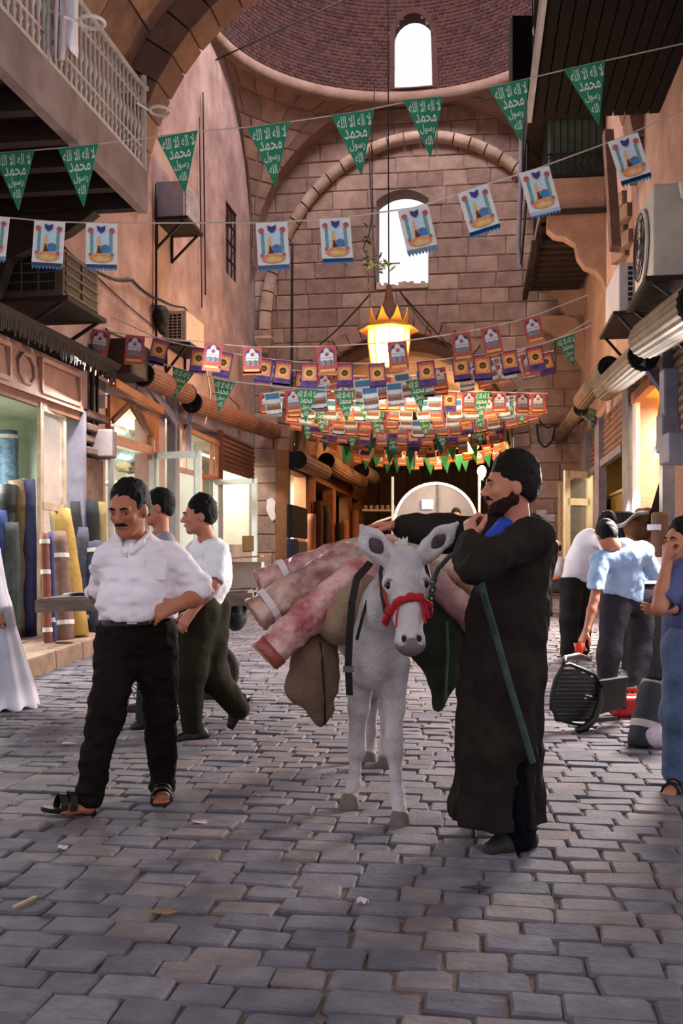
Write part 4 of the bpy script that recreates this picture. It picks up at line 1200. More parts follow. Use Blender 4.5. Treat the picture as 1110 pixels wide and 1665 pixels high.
cable(c_((160, 452), (262, 540)), .01, 'thin slack wire crossing under the thick cable', sag=.03)
cable([LWP(335, 600, .5), LWP(342, 640, .5), LWP(333, 690, .45)], .015, 'pale cord dangling over the long ribbed roller', m=M_creampaint)
cable([LWP(345, 640, .5), LWP(372, 645, .5), LWP(388, 660, .5), LWP(388, 705, .45)], .014, 'brown cord looped over the long ribbed roller', m=M_brownwood)
mb = MB(); mb.box(LWP(168, 722, .22), (.3, .26, .36)); one('junction_box', mb, mat('grey_box', '#5c5252', '#766b6a', 6, .6), 'grey electric box on the dark conduit beside the pointed arch', 'electric box', bevel=.02)
mb = MB(); mb.box(LWP(167, 653, .15), (.1, .1, .17)); one('junction_box', mb, mat('pale_box', '#9c8580', '#b59d96', 6, .6), 'small pale pink box on the conduit above the grey one', 'electric box', bevel=.01)
b = SDF(.03); c = LWP(262, 520, .1); b.ell(c, (.12, .2, .22)).wrinkle(.05, 6); one_sdf('cable_bundle', b, M_cable, 'tangled black cable bundle beside the cream air conditioner', 'cable')

# ================================================================ east side
M_concrete = mat('grey_post_e', '#4c4a50', '#68666c', 5, .6)
R_ = WR
rg_ = 'roller drums over the east shops'
def RR(px, py, o=.45): return RWP(px, py, o)
roller(RR(1140, 492, .5), RR(1052, 552, .5), .195, 'nearest ribbed brown roller drum below the large air conditioner', rg_, M_roller_e, n=20)
roller(RR(1046, 578), RR(984, 632), .175, 'thick ribbed roller drum with black coil over the bright yellow shop', rg_, M_roller_e, n=20, bracket=RWP(1086, 640, .12))
roller(RR(989, 597), RR(946, 652), .15, 'ribbed roller drum set higher over the half lowered shutter', rg_, M_roller_e, n=18)
roller(RR(944, 664), RR(908, 712), .13, 'farthest ribbed roller drum next to the end wall', rg_, M_roller_e, n=18, bracket=RWP(972, 690, .1))
slat_shutter(WR, 9.6, 11.75, 2.55, 3.7, .02, 'dull brown slatted shutter at the picture edge under the nearest roller', mat('shutter_dull', '#4d4239', '#6b5e53', 5, .6), slat=.1)
slat_shutter(WR, 14.75, 17.4, 2.95, 3.75, .02, 'half lowered slatted shutter over the yellow wooden cabinet', mat('shutter_brown', '#5d4338', '#7b5c4d', 5, .6), slat=.09)
slat_shutter(WR, 17.55, 19.85, 2.95, 3.8, .02, 'half lowered rusty shutter beside the end wall', mat('shutter_rust', '#6d4232', '#8a5a47', 5, .6), slat=.09)
room('wall_shop_6', WR, 12.25, 14.9, 1.9, G(13) + .1, 3.6, mat('yellow_wall', '#d9a94f', '#e5bb68', 2, .8), 150, (1, .86, .6), label='fluorescent tube inside the bright yellow shop')
room('wall_shop_7', WR, 15.0, 21.0, 1.9, G(16) + .1, 3.6, mat('ochre_wall', '#7f6531', '#9a7d42', 2, .8), 40, (1, .85, .55), label='fluorescent tube inside the ochre shop behind the half lowered shutter')
room('wall_shop_8', WR, 8.6, 12.0, 1.9, G(10) + .1, 3.6, mat('brown_wall', '#6d4d3a', '#866250', 2, .8), 30, (1, .85, .6), label='fluorescent tube inside the nearest east shop')
te = struct_empty('trim_5')
for px, w, m in ((1084, .12, M_greymetal), (1024, .3, M_concrete), (976, .28, M_greymetal), (957, .12, M_concrete)):
    p = RWP(px, 800, .08); mb = MB(); mb.bar(Vector((p.x, p.y, G(p.y))), Vector((p.x, p.y, 3.72)), w, .14, Vector((1, 0, 0))); mb.build('post', m, te)
mb = MB(); mb.bar(WR(14.75, .06, 2.93), WR(17.4, .06, 2.93), .1, .12); mb.build('bottom_rail', M_greymetal, te)
mb = MB(); mb.bar(WR(17.55, .06, 2.93), WR(19.85, .06, 2.93), .1, .1); mb.build('bottom_rail', M_greymetal, te)
mb = MB(); mb.bar(WR(12.3, .05, 3.5), WR(14.2, .05, 3.5), .1, .14); mb.build('wood_head', M_orangewood, te)
mb = MB(); p = RWP(1034, 800, .04); mb.bar(Vector((p.x, p.y, .2)), Vector((p.x, p.y, 3.55)), .16, .06, Vector((1, 0, 0))); mb.build('white_jamb', mat('jamb_pinkwhite', '#d9c6c4', '#e6d7d4', 4, .5), te)
# white board and counterweight lamp cord within the yellow shop
mb = MB(); p = RWP(1068, 735, -.1); mb.box(p, (.03, .22, .16)); one('notice_card', mb, mat('notice_white', '#e8e8ee'), 'small white notice hanging in the bright yellow shop', 'sign')
cable([RWP(1074, 640, 0), RWP(1070, 690, 0), RWP(1067, 730, 0)], .015, 'brown cord holding the white notice', m=M_brownwood, group='cords in the yellow shop')
b = SDF(.02); c = RWP(1058, 782, -.3)
b.cap(c + Vector((0, 0, -.5)), c + Vector((0, 0, .3)), .07, .04).ell(c + Vector((0, 0, .42)), (.1, .1, .12)).cap(c + Vector((0, 0, -.55)), c + Vector((0, 0, -.7)), .1, .14)
one_sdf('dress_form', b, mat('amber_figure', '#a06a2f', '#bd8544', 4, .6), 'slim amber coloured stand at the back of the yellow shop', 'display stand')
# wooden cabinet seen under the half lowered shutter
cb = thing('wooden_cabinet', WR(17.2, -.9, G(17)), 'honey coloured wooden cabinet inside the ochre shop', 'cabinet')
a_, b_ = RWP(980, 760, -.5), RWP(1019, 760, -.5)
mb = MB(); mb.bar(Vector((a_.x, a_.y, 1.5)), Vector((b_.x, b_.y, 1.5)), .1, 2.0); mb.build('body', mat('honey_wood', '#8a6a30', '#a88845', 3, .5, stretch=(1, 1, 4)), cb)
for z_ in (2.12, 2.55):
    mb = MB(); mb.bar(Vector((a_.x - .06, a_.y - .06, z_)), Vector((b_.x - .06, b_.y - .06, z_)), .06, .04); mb.build('rail', mat('pale_rail', '#cfc49a'), cb)
mb = MB(); mb.bar(Vector((a_.x - .07, a_.y - .07, .6)), Vector((a_.x - .07, a_.y - .07, 2.5)), .1); mb.build('stile', mat('amber_stile', '#a5712a', '#bd8a3d', 3), cb)
# cream doors
wx = RWP(962, 800, .05); leaf((P(917, 800, wx.y - .35).x, wx.y - .35), (wx.x, wx.y), .45, P(940, 766, wx.y - .2).z, M_creampaint, 'cream painted door with arched glass panes opened beside the end wall', mid=2.35, w=.13, arch=True)
wy = RWP(930, 800, .1); leaf((P(908, 800, 21.0).x, 21.0), (P(919, 800, 20.8).x, 20.8), .6, 2.9, mat('tan_paint', '#a58463', '#b89877', 4, .5), 'narrow tan door leaf behind the cream arched one', mid=2.0, w=.09)
# electric boxes
for (px, py, sz, nm) in ((1087, 640, (.16, .16, .5), 'tall grey meter box on the steel post'), (1086, 705, (.2, .2, .4), 'dented grey switch box on the steel post below the meter'), (1103, 730, (.3, .3, .3), 'pale grey plastic box beside the switch box')):
    mb = MB(); p = RWP(px, py, .25); mb.box(p, sz); one('electric_box', mb, mat('ebox%d' % py, '#5d5a66', '#7c7884', 5, .5), nm, 'electric box', 'electric boxes on the east post', bevel=.02)
# air conditioners
ta = ac_box(WR, 9.4, 10.5, .56, 3.98, 4.86, mat('ac_ivory', '#a29a92', '#c4bcb2', 3, .5), 'large ivory air conditioner with round fan on the east wall', 'air conditioners on the east wall', None, tray=M_darkwood)
fc = WR(9.95, .57, 4.42); fn_ = _nr
mb = MB(); mb.lathe(fc, [(.37, 0), (.37, .02), (.34, .03), (.34, .012)], 28, fn_); mb.build('fan_ring', M_acwhite, ta)
mb = MB(); mb.lathe(fc, [(.34, .002), (.34, .008)], 28, fn_); mb.build('fan_shadow', mat('fan_dark', '#3b3434', '#4c4444', 5), ta)
for k in range(5):
    th = 2 * PI * k / 5; a, _, b2 = basis(fn_); e = lambda t, r: fc + fn_ * .014 + (a * math.cos(t) + b2 * math.sin(t)) * r
    mb = MB(); mb.prism([e(th, .05), e(th + .15, .3), e(th + .6, .3), e(th + .5, .06)], fn_ * .006); mb.build('fan_blade', mat('fan_blade', '#5f5757'), ta)
for r in (.1, .18, .26, .33):
    a, _, b2 = basis(fn_); mb = MB(); mb.tube([fc + fn_ * .035 + (a * math.cos(2 * PI * k / 28) + b2 * math.sin(2 * PI * k / 28)) * r for k in range(29)], .005, 4); mb.build('guard_wire', M_iron, ta)
cable([WR(9.38, .1, 4.75), WR(9.34, .2, 4.66), WR(9.34, .3, 4.7), WR(9.33, .32, 4.82), WR(9.33, .2, 4.9), WR(9.3, .1, 4.7), WR(9.25, 0.05, 4.4)], .022, 'white pipe looping on the end of the large ivory air conditioner', m=M_white, group='pipes')
tb_ = ac_box(WR, 12.95, 14.3, .38, 4.52, 5.16, mat('ac_cool_white', '#a7a3aa', '#c8c4cc', 3, .5), 'white air conditioner with square holed side grille below the ivory one', 'air conditioners on the east wall', None, tray=M_darkwood)
me = None
for i in range(3):
    for j in range(8):
        p = WR(12.94, .07 + .085 * i, 4.6 + .068 * j) + Vector((0, -.006, 0))
        if me is None:
            m_ = MB(); m_.box((0, 0, 0), (.055, .012, .045)); me = m_.data('grille_hole', [M_iron])
        ob = part('grille_hole', me, tb_); ob.location = p - tb_.location
# oriel balcony with corbels on the east wall
ob_ = thing('stone_oriel', WR(19.2, .1, 6.0), 'stone oriel balcony with iron grille and green shutters on the east wall', 'balcony')
oy0, oy1, oo = 17.2, 21.0, 1.05
oz0 = RWP(985, 338).z; oz1 = oz0 + .55
M_ost = mat('oriel_stone', '#84685b', '#ab8b7b', 3, .9, .4, 20)
mb = MB(); mb.hexa([WR(oy0, 0, oz0), WR(oy1, 0, oz0), WR(oy1, oo, oz0), WR(oy0, oo, oz0), WR(oy0, 0, oz1), WR(oy1, 0, oz1), WR(oy1, oo, oz1), WR(oy0, oo, oz1)]); mb.build('slab', M_ost, ob_, bevel=.03)
mb = MB(); mb.hexa([WR(oy0 - .06, 0, oz0 - .1), WR(oy1, 0, oz0 - .1), WR(oy1, oo + .06, oz0 - .1), WR(oy0 - .06, oo + .06, oz0 - .1), WR(oy0 - .06, 0, oz0 - .02), WR(oy1, 0, oz0 - .02), WR(oy1, oo + .06, oz0 - .02), WR(oy0 - .06, oo + .06, oz0 - .02)]); mb.build('moulding', M_darkwood, ob_)
cor = [(0, 0), (1.0, 0), (1.0, -.22), (.88, -.34), (.7, -.38), (.52, -.5), (.48, -.72), (.36, -.9), (.18, -.98), (.06, -1.12), (0, -1.3)]
def corbel(s_, zt, sc, th):
    mb = MB(); mb.prism([WR(s_, x * sc, zt + z_ * sc) for x, z_ in cor], Vector((RWS, 1, 0)).normalized() * th); mb.build('corbel', M_ost, ob_)
corbel(oy0, oz0 - .1, 1.0, .3)
corbel(oy1 - .3, oz0 - 1.0, .95, .2)
corbel(oy1 - .3, oz0 - .1, 1.0, .3)
for k in range(9):
    s_ = oy0 + .45 + k * .36; mb = MB(); mb.bar(WR(s_, .1, oz0 - .45), WR(s_, oo + .1, oz0 - .45), .14, .1); mb.build('joist', M_darkwood, ob_)
mb = MB(); mb.bar(WR(oy0 + .3, oo + .15, oz0 - .5), WR(oy1, oo + .15, oz0 - .5), .1, .16); mb.build('edge_joist', M_darkwood, ob_)
mb = MB(); mb.hexa([WR(oy0 + .3, 0, oz0 - .25), WR(oy1, 0, oz0 - .25), WR(oy1, oo + .1, oz0 - .25), WR(oy0 + .3, oo + .1, oz0 - .25), WR(oy0 + .3, 0, oz0 - .18), WR(oy1, 0, oz0 - .18), WR(oy1, oo + .1, oz0 - .18), WR(oy0 + .3, oo + .1, oz0 - .18)]); mb.build('soffit_board', M_darkwood, ob_)
oz2 = oz1 + 1.25
M_green = mat('green_shutter', '#3c4f45', '#54695d', 4, .7)
mb = MB(); mb.hexa([WR(oy0 + .08, 0, oz1), WR(oy1, 0, oz1), WR(oy1, oo - .1, oz1), WR(oy0 + .08, oo - .1, oz1), WR(oy0 + .08, 0, oz2), WR(oy1, 0, oz2), WR(oy1, oo - .1, oz2), WR(oy0 + .08, oo - .1, oz2)]); mb.build('shutter_box', M_green, ob_)
for k in range(9):
    o_ = .04 + (oo - .08) * k / 8; mb = MB(); mb.tube([WR(oy0 + .02, o_, oz1), WR(oy0 + .02, o_, oz2)], .014, 5); mb.build('grille_bar', M_iron, ob_)
    if k < 8:
        for z_ in (oz1 + .12, oz1 + .3, oz2 - .1):
            mb = MB(); cc = WR(oy0 + .02, o_ + oo / 18, z_); mb.tube([cc + Vector((.055 * math.cos(2 * PI * q / 12), 0, .07 * math.sin(2 * PI * q / 12))) for q in range(13)], .01, 4); mb.build('grille_scroll', M_iron, ob_)
for k in range(14):
    s_ = oy0 + .05 + (oy1 - oy0 - .1) * k / 13; mb = MB(); mb.tube([WR(s_, oo - .04, oz1), WR(s_, oo - .04, oz2)], .014, 5); mb.build('grille_bar', M_iron, ob_)
for z_ in (oz1 + .03, oz1 + .42, oz2 - .2, oz2 - .02):
    mb = MB(); mb.bar(WR(oy0 + .02, 0, z_), WR(oy0 + .02, oo - .04, z_), .03); mb.bar(WR(oy0 + .02, oo - .04, z_), WR(oy1, oo - .04, z_), .03); mb.build('grille_rail', M_iron, ob_)
mb = MB(); mb.hexa([WR(oy0 - .2, 0, oz2), WR(oy1, 0, oz2), WR(oy1, oo + .25, oz2), WR(oy0 - .2, oo + .25, oz2), WR(oy0 - .2, 0, oz2 + 1.6), WR(oy1, 0, oz2 + 1.6), WR(oy1, oo + .15, oz2 + 1.6), WR(oy0 - .2, oo + .15, oz2 + 1.6)]); mb.build('upper_wall', M_darkwood, ob_)
# cable bundle hanging by the oriel, wooden post nearer
cable([P(848, 190, 19.0), P(846, 300, 19.0), P(842, 400, 19.0), P(846, 437, 19.0)], .05, 'grey bundle of cables hanging down beside the oriel', m=M_greymetal, group='hanging cables by the oriel')
cable([P(858, 180, 18.8), P(855, 330, 18.8), P(847, 430, 18.8)], .025, 'single dark cable next to the grey bundle', group='hanging cables by the oriel')
mb = MB(); p0, p1 = RWP(983, 222, .25), RWP(1003, 400, .25); mb.bar(RWP(988, 215, .3), RWP(1000, 405, .3), .14, .14, Vector((1, 0, 0))); one('wooden_post', mb, mat('post_wood', '#5f453c', '#85655a', 4, .8), 'split wooden post bracket fixed to the east wall near the oriel', 'post', bevel=.01)
for k, (px, py) in enumerate(((1008, 330), (1016, 350), (1010, 372), (1018, 392), (1012, 412))):
    mb = MB(); p = RWP(px, py, .06); mb.box(p, (.16, .5, .2), Matrix.Rotation(.134, 3, 'Z')); mb.build('exposed_stone', M_stone[k % 4], wall_right)
# overhanging timber roof at the upper corner
M_black = mat('black_timber', '#0d0a09', '#1b1412', 5, .9, .2, 20, spec=.1)  # near-black base colour for the overhang timber
oh = thing('timber_overhang', WR(10.5, .1, 6.6), 'dark timber overhang with plank soffit high on the east wall', 'overhang')
za = 6.75; PY = 12.2; edge = lambda s_: (P(868, 148, 12.2).x - WR(12.2, 0, 0).x) * -1
ho = edge(0)
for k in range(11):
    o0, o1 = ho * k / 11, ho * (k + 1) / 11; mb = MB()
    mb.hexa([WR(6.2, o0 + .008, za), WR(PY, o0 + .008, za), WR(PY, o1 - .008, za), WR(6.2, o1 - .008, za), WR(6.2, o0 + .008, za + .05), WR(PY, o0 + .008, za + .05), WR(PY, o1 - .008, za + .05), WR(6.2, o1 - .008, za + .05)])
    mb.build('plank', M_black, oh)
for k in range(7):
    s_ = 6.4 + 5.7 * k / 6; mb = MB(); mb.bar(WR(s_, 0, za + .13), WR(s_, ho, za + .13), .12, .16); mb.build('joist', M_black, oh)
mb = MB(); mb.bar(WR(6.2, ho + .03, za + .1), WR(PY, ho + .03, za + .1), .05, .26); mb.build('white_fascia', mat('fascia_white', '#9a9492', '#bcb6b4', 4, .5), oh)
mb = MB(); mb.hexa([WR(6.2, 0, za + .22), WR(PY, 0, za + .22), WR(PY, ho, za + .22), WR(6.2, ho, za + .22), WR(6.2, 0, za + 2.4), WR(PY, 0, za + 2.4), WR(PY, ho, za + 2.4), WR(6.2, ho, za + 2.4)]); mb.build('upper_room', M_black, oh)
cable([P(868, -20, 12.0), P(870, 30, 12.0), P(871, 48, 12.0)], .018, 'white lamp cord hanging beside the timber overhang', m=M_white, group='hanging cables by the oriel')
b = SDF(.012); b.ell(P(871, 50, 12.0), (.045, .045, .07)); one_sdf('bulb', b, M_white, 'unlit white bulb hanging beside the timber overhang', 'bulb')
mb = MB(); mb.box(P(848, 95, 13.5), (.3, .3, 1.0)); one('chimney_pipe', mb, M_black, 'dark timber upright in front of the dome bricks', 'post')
cr = lambda *a: [RWP(x, y, .06) for x, y in a]
cable(cr((1060, 520), (1020, 580), (1000, 600)), .014, 'thin black wire slanting down to the thick ribbed roller', sag=.02, group='east wall wires')
cable([P(875, 680, 21.3), P(900, 690, 21.2), P(950, 680, 20.5)], .02, 'black wire from the end wall to the farthest roller', sag=.12, group='east wall wires')
cable([P(872, 690, 21.3), P(878, 720, 21.3), P(895, 718, 21.3), P(902, 690, 21.3)], .022, 'black cable loop on the end wall beside the passage', sag=.1, group='east wall wires')

# ================================================================ lantern, lamp, wires, hanging ornament
LY = 17.5
lc = P(632, 560, LY); t = thing('lantern', lc, 'glowing yellow hanging lantern with pointed metal crown', 'lamp')
k_ = LY / F
M_glow = mat('lantern_glow', '#ffd070', emit='#ffb845', estr=7.5)
M_brass = mat('lantern_brass', '#8a5a20', '#b07c30', 6, .4, metal=.5)
def lpz(py): return P(632, py, LY).z
N6 = 8
for k in range(N6):
    t0, t1 = 2 * PI * k / N6, 2 * PI * (k + 1) / N6; R0, R1 = .36, .30
    q = lambda th, r, z: Vector((lc.x + r * math.cos(th), lc.y + r * math.sin(th), z))
    mb = MB(); mb.face(q(t0, R0, lpz(538)), q(t1, R0, lpz(538)), q(t1, R0 * .98, lpz(558)), q(t0, R0 * .98, lpz(558))); mb.face(q(t0, R0 * .98, lpz(558)), q(t1, R0 * .98, lpz(558)), q(t1, R1 * .95, lpz(600)), q(t0, R1 * .95, lpz(600))); mb.build('pane', M_glow, t)
    mb = MB(); mb.tube([q(t0, R0 + .01, lpz(536)), q(t0, R0 + .005, lpz(558)), q(t0, R1, lpz(602))], .012, 5); mb.build('rib', M_brass, t)
    mb = MB(); tm = (t0 + t1) / 2; mb.prism([q(t0, .33, lpz(528)), q(t0 * .7 + t1 * .3, .345, lpz(517)), q(tm, .35, lpz(503)), q(t0 * .3 + t1 * .7, .345, lpz(517)), q(t1, .33, lpz(528))], Vector((-math.cos(tm), -math.sin(tm), 0)) * .015); mb.build('crown_point', mat('crown_amber', '#b06a20', '#d08a30', 5, .5, emit='#a05510', estr=.5), t)
mb = MB(); mb.lathe((lc.x, lc.y, lpz(538)), [(.54, 0), (.54, .012), (.36, .1), (.3, .11)], 8); mb.build('brim', M_brass, t)
mb = MB(); mb.lathe((lc.x, lc.y, lpz(604)), [(.26, 0), (.3, .02), (.3, .05)], 8); mb.build('foot', M_brass, t)
mb = MB(); mb.lathe((lc.x, lc.y, lpz(528)), [(.3, 0), (.2, .2), (.08, .42), (.04, .7)], 8); mb.build('hood', mat('hood_dark', '#3e241a', '#5a3625', 5), t)
mb = MB(); mb.tube([(lc.x, lc.y, lpz(470)), (lc.x - .02, lc.y, 12.0)], .012, 5); mb.build('chain', M_iron, t)
point_light('lantern_light', (lc.x, lc.y - .75, lpz(575)), 240, (1.0, .70, .42), .3)
for k, (a, b, nm) in enumerate((((600, 240), (610, 470), 'slack wire from the rib arch to the lantern hood'), ((655, 480), (755, 585), 'stay wire running from the lantern down to the passage arch'), ((648, 470), (700, 540), 'second stay wire beside the lantern'), ((600, 480), (520, 560), 'stay wire slanting from the lantern toward the stone pier'))):
    ya, yb_ = (21.75, LY) if k == 0 else (LY, 21.9)
    cable([P(a[0], a[1], ya), P(b[0], b[1], yb_)], .016, nm, sag=.05, group='lantern wires')
cable([P(475, 395, 21.2), P(474, 640, 21.2)], .03, 'dark vertical conduit on the back wall left of the lantern', group='wall cables')
cable([LWP(350, 98, .0), domep(.9, 2.4)], .015, 'long wire slanting across the dome bricks', group='dome wires')
# leafy hanging ornament
oc = P(612, 428, 17.0); t = thing('hanging_vine', oc, 'dried leafy vine garland hanging before the bright lunette window', 'garland'); rg = random.Random(5)
mb = MB(); pts = [P(606, 345, 17), P(600, 380, 17.05), P(590, 405, 17), P(604, 428, 16.95), P(592, 440, 17), P(604, 452, 17), P(598, 466, 17)]
mb.tube(pts, .012, 5); mb.build('stem', mat('vine_stem', '#3b3626', '#55503a', 9), t)
mb = MB(); mb.tube([P(606, 345, 17), P(604, 240, 17), P(610, 120, 17.5)], .008, 4); mb.build('wire', M_iron, t)
lm = MB(); lm.add([(0, 0, 0), (.05, .03, .015), (.12, .02, .02), (.17, 0, 0), (.12, -.02, .02), (.05, -.03, .015), (.09, 0, -.01)], [(0, 1, 6), (1, 2, 6), (2, 3, 6), (3, 4, 6), (4, 5, 6), (5, 0, 6)]); led = lm.data('leaf', [mat('vine_leaf', '#2f3a26', '#4f5c3d', 9, .6)])
for k in range(34):
    p = P(rg.gauss(612, 20), rg.gauss(430, 9), 17 + rg.uniform(-.2, .2)) if k < 26 else P(rg.uniform(590, 612), rg.uniform(370, 410), 17)
    o = part('leaf', led, t); o.location = p - oc; o.rotation_euler = (rg.uniform(-1, 1), rg.uniform(-1, 1), rg.uniform(0, 6.3)); o.scale = [rg.uniform(.6, 1.2)] * 3
mb = MB(); mb.tube([P(580, 432, 17), P(650, 428, 17)], .014, 5); mb.build('twig', mat('vine_stem', '#3b3626'), t)
# second lantern deep in the passage, hidden by flags
lc2 = P(760, 716, 27.0); t = thing('passage_lantern', lc2, 'golden lantern glowing among the flags in the vaulted passage', 'lamp')
mb = MB(); mb.lathe(lc2, [(.14, -.35), (.3, -.2), (.34, .2), (.2, .3)], 8); mb.build('glass', M_glow, t)
mb = MB(); mb.lathe(lc2 + Vector((0, 0, .3)), [(.4, 0), (.3, .1), (.05, .4)], 8); mb.build('cap', M_brass, t)
mb = MB(); mb.tube([lc2 + Vector((0, 0, .6)), Vector((lc2.x, lc2.y, 6.0))], .01, 4); mb.build('chain', M_iron, t)
point_light('passage_lantern_light', lc2 + Vector((0, -.6, 0)), 330, (1, .62, .26), .3)
point_light('passage_lantern_light_rear', lc2 + Vector((0, 2.5, .4)), 200, (1, .6, .28), .3)
# lamp posts beside the covered cart
for (px, nm) in ((779, 'slender white pole carrying a glaring bulb beside the arched canopy'), (638, 'bare slender white pole behind the donkey load')):
    Y = 17.0; b_ = P(px, 907, Y); t = thing('lamp_pole', (b_.x, Y, G(Y)), nm, 'pole', 'lamp poles by the canopy')
    mb = MB(); mb.tube([(b_.x, Y, G(Y)), P(px, 775, Y)], .022, 8); mb.build('pole', M_white, t)
    mb = MB(); mb.lathe((b_.x, Y, G(Y)), [(.14, 0), (.14, .03), (.03, .06)], 12); mb.build('base', M_iron, t)
    if px > 700:
        c = P(783, 768, Y); mb = MB(); mb.lathe(c, [(.03, -.1), (.06, -.05), (.075, .02), (.06, .08), (.02, .11)], 12); mb.build('bulb', mat('bulb_glow', '#ffffff', emit='#ffd9a8', estr=60), t, smooth=True)
        mb = MB(); mb.lathe(c + Vector((0, 0, -.14)), [(.03, 0), (.03, .06)], 8); mb.build('socket', M_iron, t)
        point_light('bulb_light', c + Vector((0, -.15, 0)), 90, (1, .68, .42), .06)
# motor cart with arched clear canopy
cy = 18.0; A0, A1 = P(641, 870, cy), P(775, 870, cy); cm = (A0 + A1) / 2; rw = (A1.x - A0.x) / 2; sp = P(0, 852, cy).z; tp = P(0, 786, cy).z
t = thing('motor_cart', (cm.x, cy + .6, G(cy)), 'small motor cart with arched clear plastic canopy at the passage mouth', 'cart')
def arch(f): th = PI * f; return Vector((cm.x - rw * math.cos(th), cy, sp + (tp - sp) * math.sin(th)))
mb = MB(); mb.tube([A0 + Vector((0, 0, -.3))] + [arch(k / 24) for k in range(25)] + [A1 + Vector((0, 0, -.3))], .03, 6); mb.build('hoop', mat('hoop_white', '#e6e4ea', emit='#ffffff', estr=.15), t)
mb = MB(); q = [arch(k / 24) + Vector((0, .02, 0)) for k in range(25)] + [A1 + Vector((0, .02, -.1)), A0 + Vector((0, .02, -.1))]; mb.face(*q); mb.build('canopy_front', mat('canopy_plastic', '#9a9aa2', '#b9b9c2', 3, .25, alpha=.75), t)
mb = MB(); mb.grid(lambda a, b: arch(a) + Vector((.08 * b, 1.3 * b, 0)), 16, 2); mb.build('canopy_roof', mat('canopy_cover', '#a8a8b0', '#c5c5cc', 3, .4), t)
mb = MB(); mb.tube([P(712, 786, cy - .02), P(712, 850, cy - .02)], .012, 5); mb.build('mullion', M_greymetal, t)
mb = MB(); mb.tube([P(645, 843, cy - .02), P(772, 843, cy - .02)], .015, 5); mb.build('cross_bar', M_white, t)
mb = MB(); mb.box(P(695, 820, cy - .03), (.2, .02, .17)); mb.build('pale_patch', mat('reflection_white', '#ffffff', emit='#ffffff', estr=.3), t)  # square light reflection on the plastic, put in as a glowing white patch
mb = MB(); mb.box((cm.x, cy + .7, sp - .55), (rw * 2, 1.4, .5)); mb.build('cargo_box', mat('cart_blue_grey', '#4a5058', '#686e78', 4), t)
mb = MB(); mb.box((cm.x, cy - .35, sp - .55), (.45, .5, .12)); mb.build('seat', M_cable, t)
mb = MB(); mb.box((cm.x, cy - .5, sp - .95), (.3, 1.2, .3)); mb.build('chassis', M_iron, t)
mb = MB(); mb.tube([(cm.x - .35, cy - 1.0, sp - .35), (cm.x, cy - 1.1, sp - .3), (cm.x + .35, cy - 1.0, sp - .35)], .02, 6); mb.tube([(cm.x, cy - 1.1, sp - .3), (cm.x, cy - 1.25, G(cy) + .3)], .03, 6); mb.build('handlebar', M_iron, t)
for (dx, dy) in ((0, -1.25), (-rw, .6), (rw, .6)):
    mb = MB(); wz = G(cy) + .3; c = Vector((cm.x + dx, cy + dy, wz)); mb.tube([c + Vector((0, .24 * math.cos(2 * PI * k / 20), .24 * math.sin(2 * PI * k / 20))) for k in range(21)], .06, 6, cap=False); mb.lathe(c - Vector((.02, 0, 0)), [(.2, 0), (.2, .04)], 12, (1, 0, 0)); mb.build('wheel', M_cable, t)
cable([P(590, 872, 17.0), P(597, 858, 17), P(615, 848, 17), P(640, 840, 17)], .02, 'pale curved hose rising behind the reaching hand', m=M_creampaint, group='hoses')

# ================================================================ bunting
M_pgreen = mat('pennant_green', '#1c6b49', '#2f8a63', 5, .7)
M_pwhite = mat('print_white', '#d8d6d4'); M_pteal = mat('print_teal', '#5c8a88', '#86abaa', 30); M_porange = mat('print_orange', '#cf7550', '#e0a377', 30)
M_pred = mat('print_red', '#a5464a', '#bf6a66', 20); M_psky = mat('print_sky', '#a9c4d6', '#d5dfe6', 25); M_pblue = mat('print_blue', '#4a6fa5', '#3f87b0', 20)
M_pgold = mat('print_gold', '#cfa35c', '#e2c184', 30); M_pdark = mat('print_dark', '#40241f', '#6a3c2a', 40); M_ppurple = mat('print_purple', '#4c3a72', '#6c4f86', 20); M_pviolet = mat('print_navy', '#33336b', '#4b4a86', 20)
M_pdome = mat('print_dome', '#b9c2cc', '#dfe3e8', 30); M_pgrey = mat('print_grey', '#74747c', '#9a9aa0', 30); M_pbrown = mat('print_brown', '#6b4a3a', '#8f6a52', 30)
M_cord = mat('bunting_cord', '#b9a9a0')
AR_LINES = ['\uFEFB \uFE8D\uFEDF\uFEEA \uFE8D\uFEFB \uFE8D\uFEDF\uFEE0\uFEEA', '\uFEE3\uFEA4\uFEE4\uFEAA', '\uFEAD\uFEB3\uFEEE\uFEDD', '\uFE8D\uFEDF\uFEE0\uFEEA']
def text_mesh(lines, rows, res):
    """lettering as flat mesh in x,z; rows = (centre z, width, height)"""
    V, Fc = [], []
    for s_, (zc, w, h) in zip(lines, rows):
        cu = bpy.data.curves.new('lettering', 'FONT'); cu.body = s_[::-1]; cu.resolution_u = res; cu.offset = .012
        o = bpy.data.objects.new('lettering', cu); COL.objects.link(o)
        me = o.evaluated_get(bpy.context.evaluated_depsgraph_get()).to_mesh()
        co = [v.co.copy() for v in me.vertices]; fs = [tuple(p.vertices) for p in me.polygons]
        if co:
            x0, x1 = min(c.x for c in co), max(c.x for c in co); y0, y1 = min(c.y for c in co), max(c.y for c in co)
            i = len(V); V += [((c.x - (x0 + x1) / 2) / (x1 - x0) * w, 0, zc + ((c.y - y0) / (y1 - y0) - .5) * h) for c in co]
            Fc += [tuple(i + k for k in f) for f in fs]
        o.evaluated_get(bpy.context.evaluated_depsgraph_get()).to_mesh_clear(); bpy.data.objects.remove(o); bpy.data.curves.remove(cu)
    return V, Fc
PW, PH = .36, .53
tv, tf = text_mesh(AR_LINES, [(-.072, .285, .10), (-.178, .19, .085), (-.278, .13, .095), (-.382, .066, .08)], 2)
